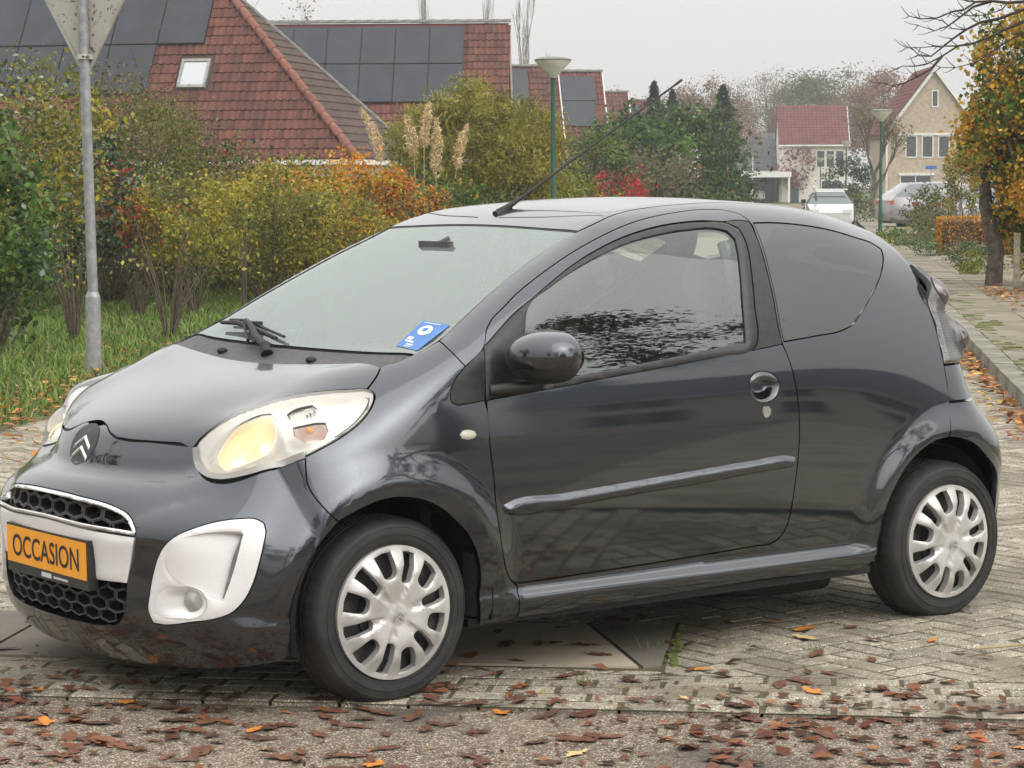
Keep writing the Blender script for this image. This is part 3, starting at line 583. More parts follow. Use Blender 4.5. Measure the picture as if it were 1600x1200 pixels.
# ---- head lamps
HL=hl
def lens_d(q,e): return .003+.012*sm(e/.06)
l1,l2=panel('headlight',car,LENSGL,HLD,HL,mirror=1,d=lens_d,gap=.003,rim=.012,res=.014,rimm=plain('lamp_rim_grey',(.30,.29,.27),rough=.3,metal=.5))
LAMPW=plain('lamp_reflector_silver',(.93,.90,.83),rough=.40,metal=.10)
AMB=plain('amber_reflector',(.95,.78,.50),rough=.36,metal=.1)
bowl=[(-.429,-.491,.732),(-.438,-.517,.715),(-.442,-.571,.701),(-.403,-.62,.721),(-.364,-.644,.741),(-.326,-.66,.771),(-.311,-.662,.806),(-.299,-.631,.849),(-.294,-.599,.867),(-.314,-.582,.865),(-.349,-.562,.85),(-.384,-.529,.82),(-.413,-.502,.771)]
t1=[(-.272,-.629,.86),(-.244,-.62,.873),(-.212,-.621,.882),(-.177,-.635,.889),(-.172,-.659,.877),(-.191,-.674,.859),(-.222,-.672,.847),(-.259,-.662,.843),(-.275,-.646,.848)]
t2=[(-.271,-.674,.826),(-.239,-.682,.832),(-.202,-.692,.838),(-.181,-.702,.838),(-.183,-.719,.817),(-.201,-.726,.796),(-.232,-.72,.787),(-.264,-.703,.791),(-.276,-.688,.805)]
def shrink(P,k): P=np.array(P); c=P.mean(0); return [tuple(c+(p-c)*k) for p in P]
panel('lamp_housing',l1,LAMPW,HLD,HL,[shrink(bowl,.9),shrink(t1,.8),shrink(t2,.95)],mirror=l2,d=lambda q,e:-.004-.030*sm(e/.035),gap=.004,rim=0,res=.014)
ribbon('lamp_rim',l1,plain('lamp_rim_grey',(.30,.29,.27),rough=.3,metal=.5),HLD,HL[20:]+HL[:1],width=.018,d=.0125,mirror=0)
panel('lamp_bowl_ring',l1,LAMPW,HLD,shrink(bowl,1.0),[shrink(bowl,.86)],mirror=l2,d=lambda q,e:-.014+.006*sm(e/.008),gap=0,rim=.02,res=.008)
panel('lamp_bowl',l1,AMB,HLD,shrink(bowl,.88),mirror=l2,d=lambda q,e:-.016-.05*sm(e/.05),gap=0,rim=0,res=.008)
panel('lamp_bowl_ring',l1,CHROME,HLD,t1,[shrink(t1,.75)],mirror=l2,d=lambda q,e:-.018+.012*sm(e/.008),gap=0,rim=.02,res=.006)
panel('side_lamp_bowl',l1,LAMPW,HLD,shrink(t1,.77),mirror=l2,d=lambda q,e:-.02-.03*sm(e/.02),gap=0,rim=0,res=.006)
panel('indicator_bowl',l1,plain('rosy_reflector',(.78,.62,.55),rough=.3,metal=.3),HLD,t2,mirror=l2,d=lambda q,e:-.012-.035*sm(e/.025),gap=0,rim=0,res=.006)
BULB=plain('lit_bulb',(1,.88,.66),rough=.3,emis=12)
def ball(name,parent,m,c,r,sc=(1,1,1),n=16,rot=None):
    b=MB(); b.lathe([(r*math.sin(math.pi*i/n)+1e-6,r*-math.cos(math.pi*i/n)) for i in range(n+1)],20)
    b.v=[(v[0]*sc[0],v[1]*sc[1],v[2]*sc[2]) for v in b.v]
    return b.build(name,[m],parent,c,rot or (0,0,0),smooth=True,autosm=180)
for s,l in ((1,l1),(-1,l2)):
    ball('bulb',l,BULB,(-.335,-.625*s,.765),.013); ball('bulb',l,plain('amber_bulb',(.8,.35,.05),rough=.2),(-.225,-.69*s,.815),.011)
    ball('bulb',l,BULB,(-.395,-.565*s,.722),.008,(1.6,1.6,1))
# ---- rear: tailgate, bumper, lamps
tgh=[(2.25,0,1.385),(2.245,-.15,1.385),(2.23,-.32,1.38)]+[(2.20,-.435,1.392)]+dpil[1:]+brg[:2]
tgp=[(2.352,-.743,.893)]
tailf=dpil[2:]+[]
def rz(L): return [tuple(p) for p in onskin(RZ,np.array(L))]
tq=RZ.inv(dpil[2:]); 
tback=tq.copy(); tback[:,0]-=np.interp(np.arange(len(tq)),[0,len(tq)-1],[.05,.150])
tpoly=np.vstack([tq,tback[::-1]])
dc=RZ.inv([(2.372,-.632,1.148),(2.448,-.664,.992)])
def bulge(q): return sum(.040*np.exp(-(((q[:,0]-c[0])/.036)**2+((q[:,1]-c[1])/.056)**2)**1.3) for c in dc)
TLM=noisy('tail_lamp_clear_grey',(.05,.05,.05),(.14,.135,.13),9,rough=.16,coat=.5,metal=.2)
tl1,tl2=panel('tail_lamp',car,TLM,RZ,tpoly,mirror=1,pre=True,d=lambda q,e:.002+.012*sm(e/.012)+.0018*np.sin(q[:,1]*640)*(bulge(q)<.006)+bulge(q),gap=.001,rim=.02,res=.005)
for c in dc:
    el=np.array([(c[0]+.030*math.cos(t),c[1]+.050*math.sin(t)) for t in np.linspace(0,6.28,24,endpoint=False)])
    panel('lens_dome',tl1,plain('tail_dome_smoky',(.10,.075,.08),rough=.05,metal=.3,coat=1),RZ,el,pre=True,mirror=tl2,d=lambda q,e:.0165+bulge(q),gap=0,rim=.004,res=.006)
cpoly=np.vstack([RZ.inv([(2.352,-.743,.888),(2.351,-.760,.824),(2.348,-.779,.765)]),])
cb=cpoly.copy(); cb[:,0]-=.14
panel('tailgate_corner',car,PAINT,RZ,np.vstack([cpoly,cb[::-1]]),pre=True,mirror=1,gap=.002)
gate=[(0,1.385),(-.25,1.375),(-.40,1.345)]
tb=[tuple(a) for a in tback]; tg=[(0.0,1.372)]+[(.25,1.36),(.345,1.33)]+[(a[0]-.002,a[1]) for a in tb]+[(cb[1][0],.82),(cb[2][0],.768),(0,.768)]
tgf=np.array(tg+[(-a,b) for a,b in tg[::-1] if abs(a)>1e-6])
rw=[(0,1.335),(.25,1.325),(.36,1.29),(.47,1.12),(.50,.97),(0,.955)]; rwf=np.array(rw+[(-a,b) for a,b in rw[::-1] if abs(a)>1e-6])
panel('tailgate',car,PAINT,RZ,tgf,[rwf],pre=True,gap=.003,res=.035)
panel('rear_window',car,PRIVGL,RZ,rwf,pre=True,d=-.004,rim=0,res=.05)
rb=[(2.6,0,.763)]+[(2.3+.28*math.cos(a)*0+x,y,.763) for a,x,y in ((0,.3,-.3),(0,.25,-.55),(0,.18,-.72))]
rbq=RZ.inv([(2.348,-.779,.759),(2.337,-.796,.72),(2.312,-.817,.645)]+ar[7:11]+[(2.592,-.79,.41),(2.597,-.785,.33),(2.59,-.77,.24)])
rbt=np.array([(0,.762),(.3,.762),(.6,.761)]); rbh=np.vstack([rbt,rbq,[(.5,.225),(.25,.225),(0,.225)]])
rbf=np.vstack([rbh,[(-a,b) for a,b in rbh[::-1] if abs(a)>1e-6]])
panel('rear_bumper',car,PAINT,RZ,rbf,pre=True,gap=.002,res=.025)
# ---- wheel arches, floor, dark structure behind the skin
def arch(xc,r,a0,a1,s,yo=.80,z0=.275):
    n=22; m=MB()
    if 1:
        ang=[math.radians(a0+(a1-a0)*i/n) for i in range(n+1)]
        P=[(xc+r*math.cos(a),z0+r*math.sin(a)) for a in ang]
        v=[(x,s*yo,z) for x,z in P]+[(x,s*.50,z) for x,z in P]
        m.add(v,[(i,i+1,n+2+i,n+1+i) for i in range(n)]); m.add([(x,s*.50,z) for x,z in P],[tuple(range(n+1))])
    return m
for s in (-1,1): arch(0,.350,-10,196,s).build('wheel_arch_liner',[MATTE],car); arch(2.34,.338,22,192,s,.70).build('wheel_arch_liner',[MATTE],car)
u=MB(); u.box(.30,-.74,.19,2.0,.74,.215); u.box(-.58,-.46,.16,.3,.46,.20); u.box(2.0,-.48,.2,2.55,.48,.24); u.box(-.55,-.40,.2,-.42,.40,.58); u.box(.18,-.66,.2,.22,.66,.93); u.box(-.4,-.49,.62,.2,.49,.66)
u.tube([(1.35,-.42,.185),(1.75,-.5,.165),(1.98,-.52,.17)],.06,10); u.box(1.78,-.70,.185,1.90,-.55,.225)
u.build('underbody',[MATTE],car)
for s in (-1,1):
    u=MB(); y=.735*s; u.box(.32,min(y,y-.05*s),.22,1.60,max(y,y-.05*s),.88); u.box(1.60,min(y,y-.05*s),.22,2.0,max(y,y-.05*s),.92)
    u.build('door_lining',[DASH],car)
# ---- wheels
def wheel(x,sgn):
    R_,W=.279,.158; y0=-.782
    prof=[(.196,.010),(.203,.004),(.210,.003),(.2105,.0005),(.214,.0005),(.2145,-.001),(.228,-.0025),(.229,-.0045),(.233,-.0045),(.234,-.0025),(.250,.000),(.251,-.0015),(.255,-.0005),(.263,.008),(.271,.020),(.2762,.031),(.2790,.045)]
    for k in range(4):
        g=.047+k*.022; prof+=[(.2795,g),(.2795,g+.015),(.2735,g+.0162),(.2735,g+.0208)]
    prof+=[(.279,.137),(.272,.142),(.255,.155),(.22,.160),(.18,.158)]
    m=MB(); n=144
    vs=[];P=len(prof)
    for i,(r,a) in enumerate(prof):
        for k in range(n):
            t=2*math.pi*k/n; rr=r
            if .026<a<.135 and r>.274: rr=r-(.0035 if k%3==0 else 0)
            zz=max(rr*math.sin(t),-.2735); vs.append((rr*math.cos(t),a,zz))
    m.add(vs,[(i*n+k,(i+1)*n+k,(i+1)*n+(k+1)%n,i*n+(k+1)%n) for i in range(P-1) for k in range(n)])
    if sgn<0: m.v=[(a,-b,c) for a,b,c in m.v]; m.f=[f[::-1] for f in m.f]
    w=m.build('wheel',[RUBBER],car,(x,y0*sgn,.2745),smooth=True,autosm=35)
    # cover with twelve openings, alternately broad and slim
    R1=.198; step=2*math.pi/180; oc=np.array([(R1*math.cos(t),R1*math.sin(t)) for t in np.arange(0,2*math.pi,2*math.pi/120)])
    holes=[]
    for k in range(12):
        a0=math.radians(14+30*k); wide=(k%2==1)
        if wide: pr=[(.106,0)]+[(.128-.022*math.cos(b),.025*math.sin(b)) for b in np.linspace(.5,1.57,4)]+[(.155,.0285),(.181,.0300)]; sk=0
        else: pr=[(.089,0)]+[(.106-.017*math.cos(b),.0170*math.sin(b)) for b in np.linspace(.5,1.57,4)]+[(.145,.0190),(.181,.0210)]; sk=.0
        pl_=[(r,t) for r,t in pr]; lo_=[(r,-t) for r,t in pr[::-1] if t>0]
        Hh=[]
        for r,t in pl_+[(.1835,0)]+lo_:
            aa=a0+t/max(r,.01); Hh.append((r*math.cos(aa),r*math.sin(aa)))
        holes.append(np.array(Hh))
    holes=[h if area(h)>0 else h[::-1] for h in holes]
    gx=np.arange(-R1,R1,.0075); g=np.array([(a,b) for a in gx for b in gx if math.hypot(a,b)<R1-.003]); k=np.ones(len(g),bool)
    for h in holes: k&=~inpoly(h,g); k&=dist(h,g)>.0028
    g=g[k]; P2=np.vstack([oc]+holes+[g]); e=[];o=0;rings=[]
    for l in [oc]+holes: e+=[(o+i,o+(i+1)%len(l)) for i in range(len(l))]; rings.append(np.arange(o,o+len(l))); o+=len(l)
    r=delaunay_2d_cdt([Vector(p) for p in P2],e,[],0,1e-7); Q=np.array([tuple(v) for v in r[0]]); tri_=np.array([f for f in r[2]]); cen=Q[tri_].mean(1); k=inpoly(oc,cen)
    for h in holes: k&=~inpoly(h,cen)
    tri_=tri_[k]; om={}
    for i,s_ in enumerate(r[3]):
        for j in s_: om[j]=i
    rr=np.hypot(Q[:,0],Q[:,1]); th=np.arctan2(Q[:,1],Q[:,0])
    hgt=.004+.026*sm((R1-rr)/.07)-.010*sm((.10-rr)/.09)+.0035*sm((.030-rr)/.004)
    ph=np.cos(6*(th-math.radians(14))); hgt=hgt-.0075*sm((ph-.35)/.5)*sm((rr-.035)/.03)*sm((.15-rr)/.05)
    ed=np.minimum.reduce([dist(h,Q) for h in holes]); hgt=hgt-.0025*(1-sm(ed/.004))*(rr>.08)
    V=np.c_[Q[:,0],-hgt,Q[:,1]]; fc=[tuple(t) for t in tri_]
    a=V[fc[0][0]];b=V[fc[0][1]];c=V[fc[0][2]]
    fc2=[]
    for t in fc:
        nn=np.cross(V[t[1]]-V[t[0]],V[t[2]]-V[t[0]]); fc2.append(t if nn[1]<0 else t[::-1])
    V=list(map(tuple,V)); 
    for ri,rg in enumerate(rings):
        idx=[om[i] for i in rg]; b0=len(V); n_=len(idx); V+=[V[i] for i in idx]+[(V[i][0]*(.985 if ri else 1),V[i][1]+(.024 if ri else .012),V[i][2]*(.985 if ri else 1)) for i in idx]
        fc2+=[((b0+i,b0+(i+1)%n_,b0+n_+(i+1)%n_,b0+n_+i) if ri else (b0+(i+1)%n_,b0+i,b0+n_+i,b0+n_+(i+1)%n_)) for i in range(n_)]
    V=np.array(V)
    if sgn<0: V=V*[1,-1,1]; fc2=[f[::-1] for f in fc2]
    cv=obj('wheel_cover',mesh('wheel_cover',V,fc2,SILVER,smooth=True,autosm=32),w)
    b=MB(); b.lathe([(.0,0),(.19,0)],30); b.lathe([(.03,.012),(.11,.012),(.11,0)],24)
    for k in range(4): b.lathe([(.0,.03),(.018,.03),(.02,.0)],10,axis=(.055*math.cos(k*1.57),.055*math.sin(k*1.57),0))
    b.xf(Matrix.Rotation(math.radians(90),4,'X')); b.v=[(x_,(.03+y_)*sgn,z_) for x_,y_,z_ in b.v]; b.build('steel_rim',[noisy('dark_steel_rim',(.03,.03,.03),(.06,.055,.05),12,rough=.5,metal=.3)],w)
    b=MB()
    for zc in (.002,-.010):
        pg=chevron(0,zc,.017,.013,.006); n_=len(pg); v=[(a_,-.0325*sgn,z_) for a_,z_ in pg]+[(a_,-.0290*sgn,z_) for a_,z_ in pg]
        b.add(v,[(0,1,2,5),(5,2,3,4)]+[(i,(i+1)%n_,n_+(i+1)%n_,n_+i) for i in range(n_)])
    b.build('hub_emblem',[plain('emblem_grey',(.32,.32,.33),rough=.4)],w)
    return w
for x in (0,2.34):
    for s in (1,-1): wheel(x,s)
# ---- door mirror
def mirror_part(s,mx=.470,my=-.915):
    n=18; vs=[];fs=[]; fm=[]
    cx,cy,cz=mx,my,1.010; ax,ay,az=.115,.135,.080
    m=MB(); U=28
    for i in range(n+1):
        v=-math.pi/2+math.pi*i/n
        for k in range(U):
            t=2*math.pi*k/U; ce=lambda a,p: math.copysign(abs(a)**p,a)
            X=ax*ce(math.cos(v),.75)*ce(math.cos(t),.8); Y=ay*ce(math.cos(v),.75)*ce(math.sin(t),.85); Z=az*ce(math.sin(v),.85)
            if X>0: X*=.5
            sh=1-.18*(Y/ay>0)*(Y/ay)
            vs.append((cx+X,(cy+Y)*s,cz+Z*sh+.04*-(Y)))
    fs=[(i*U+k,i*U+(k+1)%U,(i+1)*U+(k+1)%U,(i+1)*U+k) for i in range(n) for k in range(U)]
    fm=[1 if i<7 else 0 for i in range(n) for k in range(U)]
    if s<0: fs=[f[::-1] for f in fs]
    me=mesh('door_mirror',vs,fs,[PAINT,BLACK],smooth=True,fm=fm,autosm=180); o=obj('door_mirror',me,car)
    b=MB(); b.tube([(.36,-.775*s,.905),(.40,-.80*s,.910),(.45,-.85*s,.920),(.47,-.90*s,.935)],[.026,.027,.026,.022],12)
    b.v=[(x,y,.91+(z-.91)*.72) for x,y,z in b.v]; b.build('mirror_foot',[BLACK],o,smooth=True,autosm=60)
    b=MB(); b.lathe([(.001,0),(.9,0),(1,.05)],24); b.v=[(cx+.058+z*.05,(cy+y*.098)*s,cz+x*.062-.04*y*.098) for x,y,z in b.v]; b.build('mirror_pane',[plain('mirror_silver',(.8,.8,.8),rough=.02,metal=1)],o)
mirror_part(1); mirror_part(-1,.62,-.86)
# ---- aerial, wipers, stickers
b=MB(); b.tube([(.955,0,1.418),(.99,0,1.432),(1.02,0,1.448)],[.016,.012,.008],12); b.tube([(.965,0,1.43),(1.03,0,1.458),(1.06,0,1.476)],[.010,.009,.007],10)
a_=b.build('aerial_base',[MATTE],car,smooth=True)
b=MB(); b.tube([(1.03,0,1.458),(1.40,0,1.672),(1.765,0,1.882)],[.0050,.0045,.0038],8); b.tube([(1.755,0,1.876),(1.782,0,1.892)],[.005,.005],8); b.build('aerial_rod',[MATTE],a_)
b=MB()
def ws(x,y,d=.02): return tuple(onskin(WS,WS.inv([(x,y,C0(x))]),d)[0])
bl1=[ws(.19,.52,.018),ws(.185,.40,.02),ws(.165,.28,.02),ws(.14,.16,.02),ws(.115,.03,.02)]
b.tube(bl1,[.006,.009,.010,.009,.006],8); b.tube([ws(.215,.51,.012),ws(.21,.40,.012),ws(.185,.27,.012),ws(.16,.15,.012),ws(.135,.02,.012)],.005,6)
b.tube([ws(.07,.02,.02),ws(.10,.12,.03),ws(.155,.25,.035),ws(.175,.31,.035)],[.014,.012,.010,.009],8)
b.tube([ws(.09,.16,.02),ws(.13,.24,.03),ws(.18,.33,.03)],.006,6); b.box(.165,.27,1.045,.20,.33,1.075)
b.tube([ws(.055,.0,.0),ws(.075,.03,.022)],[.02,.016],10)
b.build('wiper',[MATTE],car,smooth=True)
for y in (-.27,.27):
    p=ws(.045,y,-.002); ball('washer_nozzle',car,MATTE,(.045,y,.985),.014,(1.3,1,.8))
STB=noisy('blue_sticker',(.035,.14,.40),(.05,.18,.48),30,rough=.4)
def ws_quad(name,pts,m,d,parent=None):
    v=[tuple(x) for x in onskin(WS,WS.inv(pts),d)]
    return obj(name,mesh(name,v,[tuple(range(len(v)))],m),parent or car)
st=ws_quad('windscreen_sticker',[(.185,-.53,1.035),(.311,-.497,1.108),(.323,-.618,1.098),(.185,-.645,1.024)],STB,-.0015)
PRW=plain('sticker_white',(.75,.80,.86),rough=.5)
def lerpq(a,b): # position inside sticker, a along, b across
    A=np.array([(.185,-.53,1.035),(.311,-.497,1.108),(.323,-.618,1.098),(.185,-.645,1.024)]); return tuple((A[0]*(1-a)+A[1]*a)*(1-b)+(A[3]*(1-a)+A[2]*a)*b)
def mark(a0,b0,a1,b1): ws_quad('sticker_print',[lerpq(a0,b0),lerpq(a1,b0),lerpq(a1,b1),lerpq(a0,b1)],PRW,-.0005,st)
mark(.22,.12,.27,.8); mark(.30,.10,.40,.3)
for i in range(6): mark(.12+.0*i,.30+.08*i,.165,.36+.08*i)
for i in range(3): mark(.05,.30+.1*i,.09,.36+.1*i)
circ=[lerpq(.68+.17*math.cos(t),.42+.24*math.sin(t)) for t in np.linspace(0,6.28,20,endpoint=False)]; ws_quad('sticker_print',circ,PRW,-.0005,st)
circ=[lerpq(.70+.07*math.cos(t),.40+.10*math.sin(t)) for t in np.linspace(0,6.28,14,endpoint=False)]; ws_quad('sticker_print',circ,STB,.0003,st)
for i in range(9): mark(.92,.12+.07*i,.945,.17+.07*i)
s2=ws_quad('windscreen_sticker',[(.205,.315,1.06),(.212,.27,1.065),(.36,.375,1.14),(.478,.475,1.198),(.35,.40,1.14)],noisy('dark_blue_sticker',(.02,.05,.11),(.03,.07,.15),30,rough=.4),-.006)
# ---- cabin
b=MB()
P=[(.12,.80),(.12,.93),(.22,.985),(.46,.985),(.56,.95),(.60,.86),(.55,.70)]
n=len(P); v=[(x,-.66,z) for x,z in P]+[(x,.66,z) for x,z in P]; b.add(v,[tuple(range(n)),tuple(range(n,2*n))[::-1]]+[(i,n+i,n+(i+1)%n,(i+1)%n) for i in range(n)])
db=b.build('dashboard',[DASH],car)
b=MB(); b.box(.42,-.52,.97,.56,-.22,1.03); b.build('instrument_pod',[DASH],db)
tor=[(.60+.0*math.cos(t)+.05*math.sin(t)*1.0,-.37+.18*math.cos(t),.93+.17*math.sin(t)) for t in np.linspace(0,2*math.pi,33)]
b=MB(); b.tube(tor,.014,8,cap=False); b.tube([(.60,-.54,.93),(.60,-.20,.93)],.012,6); b.tube([(.60,-.37,.93),(.45,-.37,.90)],.03,8); b.build('steering_wheel',[MATTE],car,smooth=True)
def seat(yc,x0):
    def slab(pts,w,m,r=.03):
        n=len(pts); v=[]
        for k,(yy,sc) in enumerate(((-w,.82),(-w*.82,1),(w*.82,1),(w,.82))):
            c=np.mean(pts,0); v+=[(c[0]+(x-c[0])*sc,yc+yy,c[1]+(z-c[1])*sc) for x,z in pts]
        f=[tuple(range(n)),tuple(range(3*n,4*n))[::-1]]
        for j in range(3): f+=[(j*n+i,(j+1)*n+i,(j+1)*n+(i+1)%n,j*n+(i+1)%n) for i in range(n)]
        m.add(v,f)
    m=MB(); slab([(x0,.36),(x0-.02,.46),(x0+.05,.50),(x0+.45,.47),(x0+.52,.42),(x0+.5,.34)],.24,m)
    s=m.build('seat',[SEATM],car,smooth=True,autosm=60)
    m=MB(); slab([(x0+.42,.45),(x0+.62,1.06),(x0+.66,1.23),(x0+.71,1.29),(x0+.78,1.27),(x0+.77,1.10),(x0+.58,.42)],.22,m)
    v=[]
    for (x,y,z) in m.v: k=1-.45*sm(np.array((z-.98)/.25)); v.append((x,yc+(y-yc)*float(k),z))
    m.v=v; m.build('backrest',[SEATM],s,smooth=True,autosm=60)
seat(-.36,.72); seat(.36,.72)
m=MB(); m.box(1.55,-.58,.40,1.95,.58,.55); m.add([(1.92,-.58,.5),(2.06,-.58,1.02),(2.16,-.58,1.0),(2.08,-.58,.45)]+[(1.92,.58,.5),(2.06,.58,1.02),(2.16,.58,1.0),(2.08,.58,.45)],[(0,1,2,3),(7,6,5,4),(0,4,5,1),(1,5,6,2),(2,6,7,3),(3,7,4,0)])
m.box(.6,-.7,.22,2.1,.7,.26); m.build('rear_bench',[SEATM],car)
for s in (-1,1):
    m=MB(); m.tube([(1.52,.66*s,.95),(1.50,.62*s,1.15),(1.49,.56*s,1.33)],.028,8); m.build('belt_pillar',[LINER],car,smooth=True)
m=MB(); m.box(.70,-.09,1.30,.715,.09,1.335); m.tube([(.71,0,1.325),(.76,0,1.345)],.007,8); m.build('rear_view_mirror',[GREYPL],car)
# ================================================================ ground, roads and pavement (street frame: local x = across, local y = along the side street)
SA=-math.atan2(.695,.719)
def speckle(name,base,base2,peb,peb2,scale,cover,rough=.85,big=.8,bump=.5,vary=.0,patch=None,mask=(.42,.58)):
    """exposed aggregate: pebbles over a mottled matrix"""
    def b(N,L,out,nt):
        p=N('BsdfPrincipled'); pset(p,rough=rough,spec=.3); tc=N('TexCoord'); geo=N('NewGeometry'); vec=geo.outputs['Position']
        n1=N('TexNoise'); n1.inputs['Scale'].default_value=big; n1.inputs['Detail'].default_value=7; n1.inputs['Roughness'].default_value=.65; L(vec,n1.inputs['Vector'])
        r1=N('ValToRGB'); r1.color_ramp.elements[0].position=.32; r1.color_ramp.elements[1].position=.68; r1.color_ramp.elements[0].color=c4(base); r1.color_ramp.elements[1].color=c4(base2); L(n1.outputs['Fac'],r1.inputs[0])
        v=N('TexVoronoi'); v.inputs['Scale'].default_value=scale; v.inputs['Randomness'].default_value=1; L(vec,v.inputs['Vector'])
        r2=N('ValToRGB'); r2.color_ramp.elements[0].position=cover*.75; r2.color_ramp.elements[0].color=(1,1,1,1); r2.color_ramp.elements[1].position=cover; r2.color_ramp.elements[1].color=(0,0,0,1); L(v.outputs['Distance'],r2.inputs[0])
        n3=N('TexNoise'); n3.inputs['Scale'].default_value=scale*.22; n3.inputs['Detail'].default_value=3; L(vec,n3.inputs['Vector']); r4=N('ValToRGB'); r4.color_ramp.elements[0].position=mask[0]; r4.color_ramp.elements[1].position=mask[1]; L(n3.outputs['Fac'],r4.inputs[0])
        mu=N('Math'); mu.operation='MULTIPLY'; L(r2.outputs[0],mu.inputs[0]); L(r4.outputs[0],mu.inputs[1])
        r3=N('ValToRGB'); r3.color_ramp.elements[0].color=c4(peb); r3.color_ramp.elements[1].color=c4(peb2); L(v.outputs['Color'],r3.inputs[0])
        mx=N('MixRGB'); L(mu.outputs[0],mx.inputs[0]); L(r1.outputs[0],mx.inputs[1]); L(r3.outputs[0],mx.inputs[2]); col=mx.outputs[0]
        oi=N('ObjectInfo'); ad=N('Math'); ad.operation='ADD'; fr=N('Math'); fr.operation='FRACT'; L(oi.outputs['Random'],ad.inputs[0]); L(geo.outputs['Random Per Island'],ad.inputs[1]); L(ad.outputs[0],fr.inputs[0]); hv=N('HueSaturation'); mr=N('MapRange'); mr.inputs[3].default_value=1-vary; mr.inputs[4].default_value=1+vary; L(fr.outputs[0],mr.inputs[0]); L(mr.outputs[0],hv.inputs['Value']); L(col,hv.inputs['Color']); col=hv.outputs[0]
        if patch:
            n5=N('TexNoise'); n5.inputs['Scale'].default_value=patch[1]; n5.inputs['Detail'].default_value=6; n5.inputs['Distortion'].default_value=.6; L(vec,n5.inputs['Vector']); r5=N('ValToRGB'); r5.color_ramp.elements[0].position=.50; r5.color_ramp.elements[1].position=.60; L(n5.outputs['Fac'],r5.inputs[0])
            m5=N('MixRGB'); m5.inputs[2].default_value=c4(patch[0]); f5=N('Math'); f5.operation='MULTIPLY'; f5.inputs[1].default_value=patch[2]; L(r5.outputs[0],f5.inputs[0]); L(f5.outputs[0],m5.inputs[0]); L(col,m5.inputs[1]); col=m5.outputs[0]
        L(col,p.inputs['Base Color'])
        bp=N('Bump'); bp.inputs['Strength'].default_value=bump; bp.inputs['Distance'].default_value=.004; L(mu.outputs[0],bp.inputs['Height']); L(bp.outputs[0],p.inputs['Normal'])
        L(p.outputs[0],out.inputs[0])
    return mat(name,b)
ASPH=speckle('asphalt',(.105,.080,.060),(.175,.138,.102),(.33,.275,.20),(.66,.58,.46),150,.50,patch=((.070,.060,.050),1.0,.75),mask=(.34,.56))
BRICKM=speckle('aggregate_paver',(.205,.178,.132),(.30,.264,.20),(.44,.40,.315),(.80,.745,.62),150,.48,big=2.2,vary=.20,patch=((.13,.108,.073),2.0,.6),mask=(.36,.56))
JOINT=noisy('joint_sand',(.06,.05,.032),(.12,.10,.065),6,rough=.95,c3=(.085,.078,.036))
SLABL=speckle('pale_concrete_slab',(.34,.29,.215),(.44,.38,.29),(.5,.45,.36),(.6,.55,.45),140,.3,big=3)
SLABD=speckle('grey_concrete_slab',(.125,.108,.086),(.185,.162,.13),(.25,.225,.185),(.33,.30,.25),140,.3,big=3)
KERB=noisy('mossy_kerb',(.13,.125,.09),(.25,.235,.19),5,rough=.9,c3=(.18,.175,.12),bump=.3,bscale=60)
MOSS=noisy('moss',(.055,.065,.014),(.14,.15,.035),9,rough=1,bump=.6,bscale=70)
SIDEW=speckle('pavement_tile',(.17,.145,.105),(.26,.225,.165),(.36,.33,.27),(.46,.42,.35),90,.3,big=1.6,vary=.12,patch=((.13,.12,.075),1.2,.6))
FARBR=None
def sheet(name,x0,y0,x1,y1,z,m,kind='structure',label=None):
    o=obj(name,mesh(name,[(x0,y0,z),(x1,y0,z),(x1,y1,z),(x0,y1,z)],[(0,1,2,3)],m),None,(0,0,0),(0,0,SA)); tag(o,label,None,None,kind); return o
GRASSB=noisy('lawn_soil',(.045,.060,.018),(.11,.135,.04),.9,rough=1,detail=10,bump=.6,bscale=9,c3=(.07,.095,.025))
o=obj('ground',mesh('ground',[(-700,-700,-.05),(900,-700,-.05),(900,900,-.05),(-700,900,-.05)],[(0,1,2,3)],GRASSB)); tag(o,kind='structure')
sheet('forecourt',3.4,-.60,60,5.32,-.004,BRICKM)
sheet('asphalt_road',-90,-7.0,90,-.612,0,ASPH)
sheet('far_pavement',-90,-14,90,-7.0,.004,SIDEW)
sheet('lawn',-16,5.0,-3.25,90,-.004,GRASSB)
sheet('verge',-40,-.60,-3.25,5.0,-.006,noisy('leafy_soil',(.10,.08,.05),(.22,.17,.10),6,rough=1,detail=9,bump=.5,bscale=25))
def bricktex(name,scale):
    def b(N,L,out,nt):
        p=N('BsdfPrincipled'); pset(p,rough=.85,spec=.3); tc=N('TexCoord'); bt=N('TexBrick'); bt.inputs['Color1'].default_value=(.30,.25,.175,1); bt.inputs['Color2'].default_value=(.23,.19,.135,1); bt.inputs['Mortar'].default_value=(.07,.06,.04,1)
        bt.inputs['Scale'].default_value=scale; bt.inputs['Mortar Size'].default_value=.018; bt.inputs['Brick Width'].default_value=.5; bt.inputs['Row Height'].default_value=.25; L(tc.outputs['Object'],bt.inputs['Vector'])
        n=N('TexNoise'); n.inputs['Scale'].default_value=1.5; n.inputs['Detail'].default_value=8; L(tc.outputs['Object'],n.inputs['Vector']); mx=N('MixRGB'); mx.blend_type='MULTIPLY'; mx.inputs[0].default_value=.7; r=N('ValToRGB'); r.color_ramp.elements[0].position=.3; r.color_ramp.elements[0].color=(.5,.48,.42,1); r.color_ramp.elements[1].position=.65; L(n.outputs['Fac'],r.inputs[0])
        L(bt.outputs['Color'],mx.inputs[1]); L(r.outputs[0],mx.inputs[2]); L(mx.outputs[0],p.inputs['Base Color']); L(p.outputs[0],out.inputs[0])
    return mat(name,b)
street=sheet('brick_street',-3.25,-.612,3.15,13.0,.0110,JOINT)
